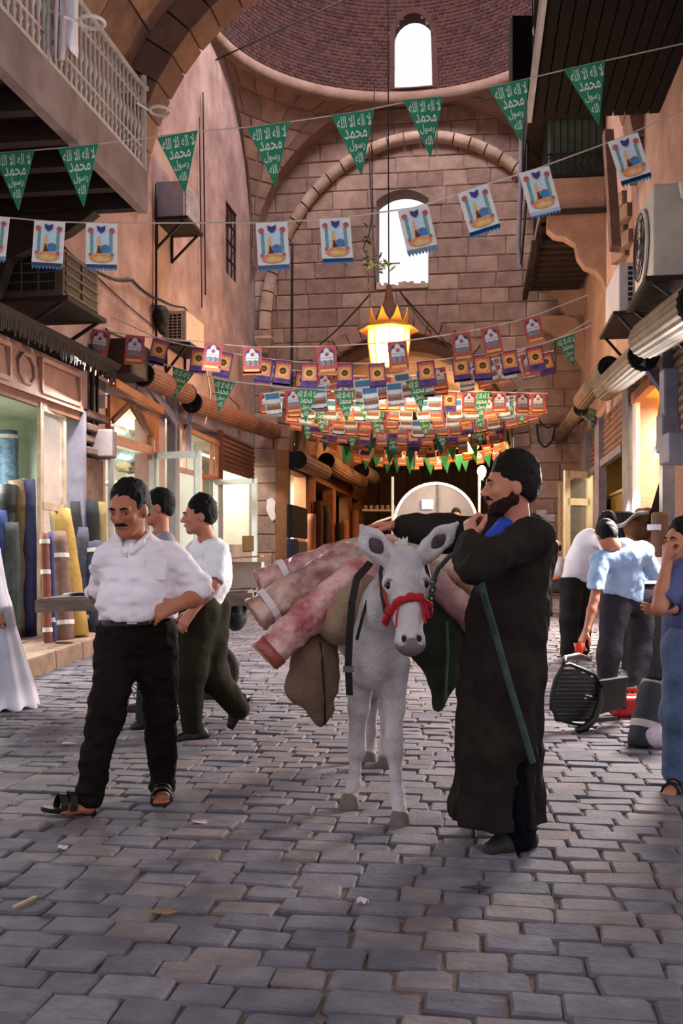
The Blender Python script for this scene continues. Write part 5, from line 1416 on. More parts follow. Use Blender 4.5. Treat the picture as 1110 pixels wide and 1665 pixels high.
def mk_text(name, y):
    me = bpy.data.meshes.new(name); me.from_pydata([(x, y, z) for x, _, z in tv], [], tf); me.materials.append(mat('lettering_white', '#cfd8cf')); return me
TX = mk_text('lettering', -.004); TXB = mk_text('lettering', .008)
def pennant_mesh():
    mb = MB(); n = 8; f, b = [], []
    for i in range(n + 1):
        z = -PH * i / n; w = PW / 2 * (1 - i / n) + .002; f.append(((-w, -.001 , z), (w, -.001, z))); b.append(((-w, .005, z), (w, .005, z)))
    for i in range(n):
        mb.face(f[i][0], f[i][1], f[i + 1][1], f[i + 1][0]); mb.face(b[i][1], b[i][0], b[i + 1][0], b[i + 1][1])
        mb.face(f[i][0], f[i + 1][0], b[i + 1][0], b[i][0]); mb.face(f[i][1], b[i][1], b[i + 1][1], f[i + 1][1])
    return mb.data('cloth', [M_pgreen])
PEN = pennant_mesh()
CW, CHh = .25, .36
def card(border, spec, hem):
    """paper card: body, printed shapes on both faces, serrated hem; x right, z down from 0"""
    mb = MB().use(border)
    mb.hexa([(-CW / 2, -.001, -CHh), (CW / 2, -.001, -CHh), (CW / 2, .003, -CHh), (-CW / 2, .003, -CHh), (-CW / 2, -.001, 0), (CW / 2, -.001, 0), (CW / 2, .003, 0), (-CW / 2, .003, 0)])
    mb.use(hem); n = 9
    for i in range(n):
        a = -CW / 2 + CW * i / n; b = a + CW / n
        for y in (-.001, .003): mb.face((a, y, -CHh + .03), (b, y, -CHh + .03), (b, y, -CHh), ((a + b) / 2, y, -CHh - .025), (a, y, -CHh))
    for L_, (m, pts) in enumerate(spec):
        mb.use(m); e = .0012 * (L_ + 1)
        P_ = [(x * CW, z * CHh) for x, z in pts]
        mb.face(*[(x, -.001 - e, z) for x, z in P_]); mb.face(*[(x, .003 + e, z) for x, z in P_])
    return mb.data('printed_card', None)
def rect(x0, z0, x1, z1): return [(x0, z0), (x1, z0), (x1, z1), (x0, z1)]
def disc(cx, cz, rx, rz, n=12): return [(cx + rx * math.cos(2 * PI * k / n), cz + rz * math.sin(2 * PI * k / n)) for k in range(n)]
C_TOWER = card(M_pwhite, [(M_psky, rect(-.36, -.2, .36, -.75)), (M_pteal, rect(-.36, -.22, -.25, -.68)), (M_pteal, rect(.25, -.22, .36, -.68)), (M_pblue, rect(-.05, -.5, .26, -.66)),
    (M_pgold, [(-.12, -.3), (-.04, -.3), (.0, -.7), (-.18, -.7)]), (M_pdark, [(-.1, -.5), (-.06, -.5), (.06, -.75), (-.16, -.75)]), (M_pred, rect(.06, -.48, .18, -.52)), (M_porange, disc(0, -.78, .38, .11)), (M_pgold, disc(0.02, -.8, .28, .06)),
    (M_pred, disc(-.34, -.17, .09, .06)), (M_pred, disc(.34, -.17, .09, .06)), (M_pviolet, [(-.14, -.06), (0, -.1), (.14, -.06), (.12, -.17), (0, -.24), (-.12, -.17)]), (M_pred, rect(-.4, -.68, -.3, -.74)), (M_pred, rect(.3, -.68, .4, -.74))], M_pblue)
C_DOME = card(M_pred, [(M_ppurple, disc(0, -.28, .4, .2)), (M_pgrey, rect(-.36, -.4, .36, -.7)), (M_pdome, [(-.36, -.42), (-.32, -.26), (-.16, -.22), (-.12, -.12), (0, -.06), (.12, -.12), (.16, -.22), (.32, -.26), (.36, -.42)]), (M_pdome, rect(-.34, -.44, .34, -.52)), (M_pred, disc(0, -.3, .1, .07)), (M_pgrey, rect(-.2, -.5, -.12, -.7)), (M_pgrey, rect(.1, -.5, .18, -.7)), (M_pgold, rect(-.4, -.84, .4, -.93))], M_porange)
C_SUN = card(M_ppurple, [(M_porange, rect(-.42, -.06, .42, -.72)), (M_pgold, disc(0, -.42, .34, .24)), (M_pdark, disc(0, -.42, .2, .13)), (M_pbrown, rect(-.1, -.38, .1, -.48)), (M_pred, rect(-.42, -.06, .42, -.16)), (M_pviolet, disc(-.1, -.8, .22, .08)), (M_ppurple, rect(.12, -.76, .36, -.86))], M_ppurple)
C_VIEW = card(M_psky, [(M_pblue, rect(-.45, -.04, .45, -.3)), (M_pgrey, rect(-.45, -.48, .45, -.62)), (M_pdome, rect(-.3, -.3, .3, -.5)), (M_pbrown, rect(-.45, -.62, .45, -.78)), (M_pdome, rect(-.3, -.8, .3, -.95))], M_pgrey)
KINDS = {'t': (C_TOWER, 'paper_flag'), 'd': (C_DOME, 'paper_flag'), 's': (C_SUN, 'paper_flag'), 'v': (C_VIEW, 'paper_flag')}
def hang(kind, p, scale, tilt, yaw, label, group, text=True):
    if kind == 'g':
        o = thing('pennant', p, label, 'pennant', group); o.rotation_euler = (RNG.uniform(-.06, .06), tilt, yaw); o.scale = (scale,) * 3
        part('cloth', PEN, o)
        if text: part('lettering', TX, o); part('lettering', TXB, o)
        return o
    me, nm = KINDS[kind]
    o = bpy.data.objects.new(nm, me); o.location = p; o.rotation_euler = (RNG.uniform(-.08, .08), tilt, yaw); o.scale = (scale,) * 3; COL.objects.link(o)
    return tag(o, label, 'paper flag', group)
def string(pts, Y, label, flags, group, kind=None, scale=1.0, labels=None, text=True):
    """a cord through picture points at depth Y (Y may be a pair: west to east), flags hanging from picture columns"""
    Yf = (lambda px: Y) if not isinstance(Y, tuple) else (lambda px: Y[0] + (Y[1] - Y[0]) * (px - pts[0][0]) / (pts[-1][0] - pts[0][0]))
    def yat(px):
        for (a, b), (c, d) in zip(pts[:-1], pts[1:]):
            if px <= c or (c, d) == pts[-1]: return b + (d - b) * (px - a) / (c - a)
    path = []
    for (a, b), (c, d) in zip(pts[:-1], pts[1:]):
        n = max(1, int(abs(c - a) / 40))
        for k in range(n): x = a + (c - a) * k / n; path.append(P(x, b + (d - b) * k / n, Yf(x)))
    path.append(P(pts[-1][0], pts[-1][1], Yf(pts[-1][0]))); mb = MB(); mb.tube(path, .006 * max(1, Yf(500) / 10), 4)
    one('bunting_cord', mb, M_cord, label, 'cord', 'bunting cords')
    for k, fl in enumerate(flags):
        px = fl[0]; kd = fl[1] if len(fl) > 1 and isinstance(fl[1], str) else kind
        sl = math.atan2(yat(px + 5) - yat(px - 5), 10); tl = sl * .9 + (fl[2] if len(fl) > 2 else RNG.uniform(-.05, .05))
        lb = labels[k] if labels and labels[k] else None
        hang(kd, P(px, yat(px), Yf(px) - .01), scale * RNG.uniform(.96, 1.04), tl, RNG.uniform(-.25, .25) if not labels else RNG.uniform(-.1, .1), lb or group_label[kd], group, text)
group_label = {'g': 'green pennant', 'd': 'x', 's': 'x', 'v': 'x', 't': 'x'}
ordn = ['first', 'second', 'third', 'fourth', 'fifth', 'sixth', 'seventh', 'eighth', 'ninth', 'tenth', 'eleventh', 'twelfth', 'thirteenth', 'fourteenth']
# near row of green pennants
string([(-40, 252), (127, 238), (288, 218), (436, 203), (573, 183), (688, 160), (827, 135), (950, 106), (1150, 62)], 8.6, 'near cord carrying the large green pennants', [(x,) for x in (22, 127, 288, 436, 573, 688, 827, 950)], 'large green pennants on the near cord', 'g',
       labels=['large green pennant cut at the west edge under the balcony', 'large green pennant before the dark balcony soffit', 'large green pennant beside the bracketed air conditioner', 'large green pennant before the pendentive stones', 'large green pennant before the crown of the rib arch', 'large green pennant under the dome window', 'large green pennant before the dome brick edge near the oriel', 'large green pennant hanging before the timber overhang'], scale=1.0)
string([(-40, 349), (81, 360), (165, 363), (441, 362), (544, 355), (673, 338), (772, 305), (870, 275), (1015, 222), (1150, 160)], 8.1, 'near cord carrying the white tower cards', [(-8,), (81,), (165,), (441,), (544,), (671, 't', -.05), (768, 't', .0), (868,), (1012,)], 'large tower cards on the near cord', 't',
       labels=['white tower card cut by the west picture edge', 'white tower card before the dark soffit above the brown unit', 'white tower card nearest the pink wall at the balcony end', 'white tower card beside the barred window', 'white tower card before the lunette stones', 'shaded tower card in front of the bright lunette window', 'white tower card before the curve of the rib arch', 'white tower card in front of the oriel slab', 'white tower card above the large ivory air conditioner'], scale=1.02)
# red mosque cards
string([(120, 530), (165, 537), (220, 546), (410, 564), (530, 563), (646, 556), (748, 541), (795, 532), (862, 516), (955, 480)], 13.2, 'cord carrying the red bordered dome cards', [(x,) for x in (165, 220, 348, 410, 530, 645, 748, 795, 862)], 'red dome cards on the third cord', 'd',
       labels=['red dome card nearest the dark conduit above the panelled shop', 'red dome card above the dark roller housing', 'red dome card just past the cream air conditioner', 'red dome card before the foot of the rib arch', 'red dome card left of the lantern brim on clean stone', 'red dome card hanging in front of the glowing lantern', 'red dome card just past the lantern before bare stones', 'second red dome card past the lantern', 'topmost red dome card near the carved corbel'], scale=1.0)
string([(150, 500), (263, 553), (325, 566), (431, 583), (503, 590), (612, 591), (691, 587), (783, 577), (867, 564), (917, 546), (960, 520)], 14.0, 'cord carrying the purple sunburst cards', [(263,), (325,), (366,), (431,), (462,), (503,), (560,), (612,), (691,), (747,), (783,), (825,), (867,)], 'purple sunburst cards on the fourth cord', 's',
       labels=['purple sunburst card under the cream air conditioner', 'purple sunburst card beside the third red dome card', 'purple sunburst card behind the third red dome card', 'purple sunburst card below the foot of the rib arch', 'purple sunburst card just before the vertical conduit', 'purple sunburst card right of the vertical conduit', 'purple sunburst card left of the lantern foot', 'purple sunburst card below the lantern foot', 'purple sunburst card right of the lantern foot', 'purple sunburst card beneath the first red card past the lantern', 'purple sunburst card beneath the second red card past the lantern', 'purple sunburst card among pale view cards', 'purple sunburst card nearest the small pennant by the corbel'], scale=.96)
string([(200, 570), (234, 583), (297, 601), (364, 619), (498, 633), (560, 635), (677, 617), (800, 585), (917, 548), (960, 530)], 15.0, 'cord carrying the small green pennants', [(236, 'g', .15), (297, 'g', .06), (365,), (498,), (560,), (677,), (917, 'g', 0), (790, 'v'), (600, 'v'), (640, 'v')], 'small green pennants on the fifth cord', 'g',
       labels=['small green pennant on the rust red roller drum', 'small green pennant at the coil end of the rust red roller', 'small green pennant before the long ribbed roller', 'small green pennant over the stone pier head', 'small green pennant left below the lantern', 'small green pennant right below the lantern', 'small green pennant by the carved corbel on the east side', 'pale view card among the pennants past the lantern', 'pale view card below the lantern foot', 'second pale view card below the lantern foot'], scale=.92)
hang('g', P(963, 665, 16.5), .85, 0.05, .9, 'small green pennant turned edgewise under the farthest east roller', 'small green pennants on the fifth cord')
# crowded rows receding under the vault
rows = [((430, 640), (870, 572), 608, 15.6, 'vdvdvdv', 13, 1.0), ((412, 590), (900, 570), 612, 16.3, 'dvsdvd', 15, .95), ((425, 640), (890, 640), 636, 17.2, 'ddvsdgd', 16, .95), ((440, 645), (885, 640), 652, 18.3, 'vdvvdv', 17, 1.0), ((470, 655), (880, 640), 668, 19.3, 'dvgdvdg', 18, 1.0), ((480, 668), (875, 655), 684, 20.5, 'dsdvdd', 19, 1.0),
        ((490, 680), (840, 670), 698, 22.4, 'gdsdgsd', 18, 1.0), ((500, 690), (832, 690), 708, 24.0, 'dvdsdg', 18, 1.0), ((520, 700), (830, 690), 722, 26.0, 'gdgdsd', 18, 1.0), ((540, 715), (830, 705), 735, 28.0, 'dgddgd', 17, 1.0), ((560, 728), (828, 722), 744, 30.5, 'gdgdgg', 17, 1.0)]
nmk = {'g': 'pennant', 'd': 'red dome card', 's': 'purple sunburst card', 'v': 'pale view card'}
for r, (a, b, low, Y, kinds, n, sc) in enumerate(rows):
    pts = []
    for k in range(9):
        f = k / 8; x = a[0] + (b[0] - a[0]) * f; lin = a[1] + (b[1] - a[1]) * f; mid = (a[1] + b[1]) / 2; pts.append((x, lin + (low - mid) * 4 * f * (1 - f)))
    grp = 'crowded bunting row %s from the front' % ordn[r]
    group_label = {k: '%s %s in the %s crowded bunting row under the vault' % ('small green' if k == 'g' else 'small', nmk[k], ordn[r]) for k in nmk}
    fl = [(a[0] + (b[0] - a[0]) * (k + .5 + RNG.uniform(-.25, .25)) / n, kinds[k % len(kinds)]) for k in range(n)]
    string(pts, Y, 'cord of the %s crowded bunting row under the vault' % ordn[r], fl, grp, scale=sc, text=r < 7)

# ================================================================ people
def nrm(v): return Vector(v).normalized()
M_skin = mat('skin_tan', '#a5664d', '#bd7f66', 5, .55, .05, 60, sss=.08)
M_skin2 = mat('skin_olive', '#96573f', '#b07256', 5, .55, .05, 60, sss=.08)
M_hair = mat('hair_black', '#050404', '#0d0a09', 30, .6, .6, 140, spec=.15)
M_hairb = mat('hair_dark_brown', '#0d0706', '#1b100c', 30, .6, .6, 140, spec=.15)
M_eye = mat('eye_white', '#a3968d', rough=.3); M_lid = mat('eye_lid', '#7a4634', rough=.6); M_iris = mat('eye_iris', '#120b08', rough=.2)
M_lip = mat('lip', '#8a4a40', '#955449', 9, .5)

class Head:
    def __init__(s, c, f, up=(0, 0, 1), sc=1.0):
        s.c = Vector(c); s.f = nrm(f); up = Vector(up)
        s.r = s.f.cross(up).normalized(); s.u = s.r.cross(s.f).normalized(); s.k = sc
    def at(s, x, y, z): return s.c + (s.r * x + s.f * y + s.u * z) * s.k
    def R(s): return (s.r, s.f, s.u)
    def sc(s, *r): return tuple(x * s.k for x in r)
    def add(s, S_, detail=True):
        k = s.k; A = s.at
        S_.ell(A(0, -.012, .028), s.sc(.075, .096, .088), s.R(), .02)
        S_.ell(A(0, .026, -.03), s.sc(.061, .066, .084), s.R(), .03 * k)
        S_.cap(A(0, .02, -.055), A(0, .064, -.094), .046 * k, .026 * k, .025)
        for x in (-1, 1):
            S_.cap(A(x * .045, .0, -.05), A(x * .02, .058, -.09), .02 * k, .018 * k, .02)
            S_.ell(A(x * .077, -.008, -.008), s.sc(.011, .021, .033), s.R(), .008)
            if detail: S_.ell(A(x * .038, .066, -.022), s.sc(.02, .018, .018), s.R(), .02)
        if detail:
            S_.cap(A(-.034, .08, .019), A(.034, .08, .019), .015 * k, None, .018)
        S_.cap(A(0, .088, .012), A(0, .112, -.027), .008 * k, .0135 * k, .012)
        if detail:
            for x in (-1, 1): S_.ell(A(x * .012, .1, -.033), s.sc(.010, .012, .009), s.R(), .008)
            S_.cap(A(-.017, .085, -.06), A(.017, .085, -.06), .010 * k, None, .012)
            for x in (-1, 1): S_.ell(A(x * .031, .099, .003), s.sc(.018, .015, .010), s.R(), .01, '-')
    def face(s, root, brows=M_hair, mustache=None, open_eyes=True):
        A = s.at; k = s.k
        for x in (-1, 1):
            e = MB(); e.lathe(A(x * .031, .074, .003), [(.0125 * k * math.sin(PI * i / 8) + 1e-4, -.0125 * k * math.cos(PI * i / 8)) for i in range(9)], 12, s.f)
            eo = e.build('eye', M_eye if open_eyes else M_lid, root, smooth=True)
            if open_eyes: e = MB(); e.lathe(A(x * .031, .0865, .002), [(.0062 * k, 0), (.005 * k, .0012), (.001, .0015)], 10, s.f); e.build('iris', M_iris, eo)
            e = MB(); dz = .0075 if open_eyes else -.004
            e.tube([A(x * (.031 - .013), .079, dz - .004), A(x * .031, .0865, dz), A(x * (.031 + .014), .077, dz - .004)], .0022 * k, 5); e.build('eyelash', M_iris, root)
            b = SDF(.004 * k); b.chain([A(x * .014, .097, .021), A(x * .03, .098, .026), A(x * .05, .086, .02)], [.0045 * k, .005 * k, .003 * k], .004); b.build('eyebrow', brows, root)
        b = SDF(.004 * k); b.chain([A(-.02, .09, -.06), A(0, .0965, -.0595), A(.02, .09, -.06)], [.004 * k, .006 * k, .004 * k], .005); b.build('lips', M_lip, root)
        if mustache:
            b = SDF(.004 * k); b.chain([A(-.03, .083, -.056), A(-.012, .098, -.046), A(.012, .098, -.046), A(.03, .083, -.056)], [.004 * k, .0075 * k, .0075 * k, .004 * k], .006); b.wrinkle(.0015, 120); b.build('mustache', mustache, root)
    def hair(s, root, m, t=.012, front=.062, fz=.055, tail=-.05, top=.0, h=.0065):
        """short hair cap: hairline height fz at the forehead, reaching down to tail at the nape"""
        k = s.k; b = SDF(h); dt = (t - .012) * .6
        b.ell(s.at(0, -.026, .044 + (fz - .055)), tuple(x * k for x in (.0805 + dt, .0985 + dt, .090 + top + dt)), s.R(), .01)
        b.ell(s.at(0, -.035, .0), tuple(x * k for x in (.079 + dt, .085 + dt, .085)), s.R(), .03)
        b.cut(s.at(0, -.05, tail), -s.u * 1.0 + s.f * .45)
        for x in (-1, 1): b.ell(s.at(x * .085, .002, -.016), s.sc(.03, .028, .034), s.R(), .012, '-')
        b.wrinkle(.0055, 42)
        b.build('hair', m, root)

def hand(S_, wrist, d, pn, thumb, sc=1.0, curl=.5, spread=.0, fist=False, curls=None):
    """palm and five fingers; d points along the hand, pn is where the palm faces, thumb is the side the thumb leaves"""
    d = nrm(d); pn = Vector(pn); pn = nrm(pn - d * pn.dot(d)); t = d.cross(pn); t = nrm(t) * (1 if t.dot(Vector(thumb)) > 0 else -1)
    w = Vector(wrist)
    S_.cap(w - d * .01, w + d * .03 * sc, .026 * sc, .028 * sc, .02, pn, .62)
    for q in (-.026, -.009, .009, .026): S_.cap(w + d * .02 * sc + t * q * sc * .6, w + d * .088 * sc + t * q * sc, .017 * sc, .0125 * sc, .012)
    L_ = (.078, .086, .08, .062)
    for i, q in enumerate((.03, .0105, -.0095, -.029)):
        p = w + d * (.088 if i < 3 else .08) * sc + t * q * sc
        a = 0.0; c_ = (curls[i] if curls else curl); dir0 = nrm(d + t * (spread * (1.5 - i)))
        for j, fr in enumerate((.46, .31, .23)):
            a += c_ * (1.0, 1.15, .8)[j] * (1.0 if not fist else 1.55)
            dd = dir0 * math.cos(a) + pn * math.sin(a)
            n = p + dd * L_[i] * fr * sc
            S_.cap(p, n, (.0098, .0088, .0078)[j] * sc, (.0088, .0078, .0062)[j] * sc, .004); p = n
    p = w + d * .028 * sc + t * .028 * sc
    for j, (fr, dd) in enumerate(((.038, d * .55 + t * .75 + pn * .35), (.032, d * .8 + t * .35 + pn * (.5 if fist else .3)), (.027, d * .9 + t * (-.2 if fist else .1) + pn * (.5 if fist else .25)))):
        n = p + nrm(dd) * fr * sc; S_.cap(p, n, (.015, .0115, .0098)[j] * sc, (.0115, .0098, .0075)[j] * sc, .006); p = n

def shoe(root, heel, toe, up, r=.042, m=None, h=.008, nm='shoe', sole=None, hgt=0.0):
    heel, toe = Vector(heel), Vector(toe); up = nrm(up); d = nrm(toe - heel)
    b = SDF(h); b.chain([heel + up * r, heel.lerp(toe, .55) + up * r * .9, toe - d * r * .6 + up * r * .62], [r, r * .98, r * .72], .02, d.cross(up), 1.12)
    b.cap(heel + up * r + d * .02, heel + up * (r * 2.0 + hgt) + d * .03, r * .95, r * .85, .03)
    b.cut(heel, -up); b.build(nm, m, root)
    mb = MB(); s_ = d.cross(up); pts = []
    for f, w in ((-.55, .55), (-.3, .95), (.3, 1.0), (.7, 1.1), (.92, .85), (1.0, .4)):
        c = heel + d * ((toe - heel).length * f if f > 0 else r * f); pts.append((c, w * r))
    ring = [c + s_ * w for c, w in pts] + [c - s_ * w for c, w in pts[::-1]]
    mb.prism([p + up * .014 for p in ring], -up * .018); mb.build('sole', sole or mat('sole_dark', '#171310', '#241e1a', 9), root)

def belt(root, c, rx, ry, R, m, h=.04, buckle=None):
    r, f, u = [nrm(v) for v in R]; mb = MB(); n = 28; c = Vector(c)
    for i in range(n):
        t0, t1 = 2 * PI * i / n, 2 * PI * (i + 1) / n
        q = lambda t, s_, z: c + r * rx * s_ * math.cos(t) + f * ry * s_ * math.sin(t) + u * z
        mb.hexa([q(t0, .97, -h / 2), q(t1, .97, -h / 2), q(t1, 1.0, -h / 2), q(t0, 1.0, -h / 2), q(t0, .97, h / 2), q(t1, .97, h / 2), q(t1, 1, h / 2), q(t0, 1, h / 2)])
    bo = mb.build('belt', m, root)
    if buckle: mb = MB(); mb.box(Vector(buckle), (.05, .02, .04)); mb.build('buckle', mat('buckle_metal', '#b5a88a', rough=.3, metal=.8), bo)

def arm_sdf(S_, sh, el, wr, k=1.0):
    S_.cap(sh, el, .048 * k, .040 * k, .02); S_.cap(el, Vector(el).lerp(Vector(wr), .35), .040 * k, .041 * k, .02); S_.cap(Vector(el).lerp(Vector(wr), .35), wr, .041 * k, .027 * k, .02)
def leg_sdf(S_, hp, kn, an, k=1.0):
    S_.cap(hp, kn, .08 * k, .052 * k, .02); S_.cap(kn, Vector(kn).lerp(Vector(an), .35), .05 * k, .052 * k, .02); S_.cap(Vector(kn).lerp(Vector(an), .35), an, .052 * k, .034 * k, .02)

# ---------------------------------------------------------------- man in the long black robe
Y = 4.45
rt = thing('person', (P(828, 1390, Y).x, Y + .1, 0), 'bearded man in a long black robe standing with one hand on the donkey load', 'person')
H = Head(P(829, 791, 4.45), (-1, -.10, -.02), (.04, 0, 1), 1.10)
sn, sf_ = P(868, 872, 4.26), P(812, 868, 4.68)
en, wn_ = P(773, 922, 4.02), P(768, 884, 4.17)
ef, wf = P(728, 868, 4.78), P(650, 855, 4.84)
B = SDF(.0068); H.add(B)
B.cap(P(842, 868, 4.47), H.at(0, -.02, -.05), .062, .056, .03)
B.cap(sn, sf_, .06, .06, .03); B.cap(P(843, 890, 4.47), P(826, 1000, 4.45), .085, .085, .05)
arm_sdf(B, sn, en, wn_); arm_sdf(B, sf_, ef, wf)
hand(B, wn_, (-.12, .18, .98), (.9, .35, .1), (.1, -1, .2), 1.08, .62, fist=True)
hand(B, wf, (-1, .05, .0), (0, -.12, -1), (-.1, -1, .1), 1.18, .34, .06, curls=(.22, .34, .4, .46))
leg_sdf(B, P(834, 1010, 4.38), P(840, 1210, 4.36), P(846, 1365, 4.36), .85); leg_sdf(B, P(812, 1010, 4.58), P(800, 1190, 4.68), P(795, 1330, 4.84), .85)
B.build('body', M_skin, rt); H.face(rt, M_hairb, mustache=M_hairb)
H.hair(rt, M_hairb, .017, fz=.060, tail=-.05, top=.016)
b = SDF(.0065); b.ell(H.at(0, .027, -.031), H.sc(.0625, .0675, .086), H.R(), .02).cap(H.at(0, .02, -.056), H.at(0, .065, -.096), .0475 * 1.1, .0275 * 1.1, .025)
for x in (-1, 1): b.cap(H.at(x * .062, .008, -.0), H.at(x * .045, .0, -.052), .013, .0225 * 1.1, .02); b.cap(H.at(x * .045, .0, -.052), H.at(x * .02, .058, -.092), .022 * 1.1, .0195 * 1.1, .02)
b.cut(H.at(0, .075, -.062), H.u * .75 + H.f * .45); b.cut(H.at(0, -.02, -.02), -H.f * 1.0 + H.u * .1)
b.wrinkle(.003, 60); b.build('beard', mat('beard_stubble', '#1f120d', '#33201a', 40, .8, .6, 140, spec=.1), rt, label='short dark beard')
M_robe = mat('robe_black', '#1b1613', '#2b2420', 4, .9, .35, 35, spec=.08)
b = SDF(.0095)
b.cap(P(862, 880, 4.28), P(818, 876, 4.66), .085, .08, .05)
b.cap(P(858, 892, 4.47), P(842, 930, 4.46), .125, .145, .05, (0, 1, 0), 1.45)
b.chain([P(842, 920, 4.46), P(825, 1000, 4.46), P(815, 1100, 4.46), P(810, 1200, 4.46), P(811, 1335, 4.46)], [.145, .172, .176, .178, .196], .06, (0, 1, 0), 1.18)
b.cap(sn, en, .090, .080, .015); b.chain([en, Vector(en).lerp(Vector(wn_), .55), wn_], [.076, .07, .058], .03)
b.chain([sf_, ef, Vector(ef).lerp(Vector(wf), .93)], [.095, .086, .060], .04)
b.cap(P(811, 1400, 4.46), P(811, 1250, 4.46), .16, .12, .02, (0, 1, 0), 1.16, '-')
b.cap(P(852, 1365, 4.2), P(849, 1215, 4.2), .052, .012, .01, None, 1, '-')
b.cap(P(852, 1365, 4.28), P(849, 1230, 4.28), .045, .012, .01, None, 1, '-')
b.cap(H.at(0, .01, -.1), P(806, 862, 4.42), .072, .055, .02, None, 1, '-')
b.cap(P(812, 852, 4.42), P(798, 893, 4.38), .034, .012, .02, None, 1, '-')
hz = P(811, 1334, 4.46).z
cx_, cy_ = P(815, 1100, 4.46).x, 4.46
def folds(X, Y_, Z):
    th = np.arctan2(Y_ - cy_, X - cx_); w = np.clip((1.05 - Z) / .9, 0, 1)
    return w * (.016 * np.sin(th * 8 + Z * 2.1) + .008 * np.sin(th * 15 + 1.3 - Z * 3))
b.disp(folds); b.wrinkle(.014, 6.5, (1, 1, .8)); b.wrinkle(.012, 13, (1, 1, .9)); b.cut((0, 0, hz), (0, 0, -1))
b.build('robe', M_robe, rt)
b = SDF(.007); b.chain([P(868, 842, 4.55), P(872, 846, 4.42), P(858, 850, 4.33), P(836, 862, 4.31), P(815, 880, 4.33)], [.018, .022, .024, .022, .014], .02); b.chain([P(868, 842, 4.55), P(850, 850, 4.62), P(820, 860, 4.62), P(800, 878, 4.5)], [.018, .02, .02, .014], .02)
b.build('collar', mat('collar_black', '#0f0c0b', '#1a1614', 6, .9), rt)
b = SDF(.008); b.cap(P(826, 866, 4.46), P(808, 876, 4.41), .074, .056, .02, (0, 1, 0), 1.1); b.wrinkle(.004, 20); b.build('undershirt', mat('undershirt_blue', '#1c3590', '#2c4bb8', 8, .8), rt, label='blue undershirt at the neck')
M_navy = mat('trousers_navy', '#050509', '#0c0d14', 6, .9, spec=.1)
b = SDF(.009); b.chain([P(832, 1080, 4.40), P(840, 1210, 4.36), P(846, 1362, 4.36)], [.07, .072, .07], .03); b.chain([P(808, 1080, 4.58), P(800, 1200, 4.68), P(796, 1325, 4.84)], [.07, .07, .07], .03)
b.wrinkle(.006, 14); b.build('trousers', M_navy, rt)
M_boot = mat('boot_grey', '#1b1a17', '#2d2b27', 9, .65, .2, 40)
shoe(rt, P(855, 1378, 4.42) * 1.0 - Vector((0, 0, P(855, 1378, 4.42).z)), Vector((P(787, 1393, 4.33).x, 4.30, 0)), (0, 0, 1), .052, M_boot, nm='boot', hgt=.05)
shoe(rt, Vector((P(815, 1340, 4.86).x, 4.88, 0)), Vector((P(756, 1335, 4.86).x, 4.84, 0)), (0, 0, 1), .050, M_boot, nm='boot', hgt=.05)

# ---------------------------------------------------------------- heavy man in a white shirt, walking
Y = 5.1
rt = thing('person', (P(215, 1320, Y).x, Y, 0), 'man with mustache in white shirt and dark trousers walking past', 'person')
H = Head(P(209, 828, 5.06), (-.30, -1, -.30), (0, 0, 1), 1.14)
sR, sL = P(178, 908, 5.08), P(280, 903, 5.16)
eR, wR = P(160, 968, 5.27), P(190, 1012, 5.4)
eL, wL = P(326, 968, 5.14), P(288, 984, 4.98)
hpR, hpL = P(196, 1035, 5.13), P(252, 1035, 5.16)
knR, anR = P(174, 1160, 4.98), P(143, 1296, 4.95)
knL, anL = P(262, 1160, 5.22), P(264, 1275, 5.36)
B = SDF(.0072); H.add(B)
B.cap(P(219, 890, 5.16), H.at(0, -.02, -.05), .064, .058, .03)
B.cap(sR, sL, .06, .06, .03); B.cap(P(226, 920, 5.13), P(224, 1010, 5.14), .085, .085, .05)
arm_sdf(B, sR, eR, wR, 1.1); arm_sdf(B, sL, eL, wL, 1.15)
hand(B, wL, (-.93, -.15, -.36), (-.1, .85, -.4), (-.3, -.6, .7), 1.15, .45, .08)
hand(B, wR, (.3, .5, -.9), (.8, 0, .2), (0, -1, 0), 1.05, .5)
leg_sdf(B, hpR, knR, anR); leg_sdf(B, hpL, knL, anL)
# bare feet in sandals
for an, toe, up in ((anR, P(84, 1322, 4.86), (.12, -.1, 1)), (anL, Vector((P(263, 1300, 5.2).x, 5.17, .02)), (0, 0, 1))):
    an = Vector(an); toe = Vector(toe); B.cap(an, an + Vector((0, 0, -.045)), .036, .04, .02); B.cap(an + Vector((0, 0, -.045)), an.lerp(toe, .6) + Vector((0, 0, -.018)), .038, .038, .02, nrm(up), .75)
    d = nrm(toe - an); s_ = d.cross(Vector((0, 0, 1)))
    for q, l in ((-.03, .02), (-.015, .03), (0, .035), (.015, .034), (.03, .03)): B.cap(an.lerp(toe, .6) + s_ * q + Vector((0, 0, -.02)), an.lerp(toe, .84) + s_ * q * 1.1 + d * l * .4, .014, .0105, .006)
B.build('body', M_skin2, rt); H.face(rt, M_hair, mustache=M_hair, open_eyes=False)
H.hair(rt, M_hair, .015, fz=.054, tail=-.04, top=.006)
M_shirt = mat('shirt_white', '#d2c6cc', '#e6dce1', 4, .8, .5, 12)
b = SDF(.009); ux = nrm(sL - sR); fr_ = nrm(ux.cross(Vector((0, 0, 1))))
b.cap(sR, sL, .078, .078, .04); b.cap(P(222, 905, 5.13), P(226, 950, 5.12), .15, .175, .05, fr_, .76); b.chain([P(226, 940, 5.12), P(226, 985, 5.10), P(224, 1003, 5.13)], [.178, .195, .178], .05, fr_, .8)
b.chain([sL, Vector(sL).lerp(eL, .45), Vector(sL).lerp(eL, .82)], [.078, .080, .088], .012); b.chain([sR, Vector(sR).lerp(eR, .92)], [.076, .076], .012)
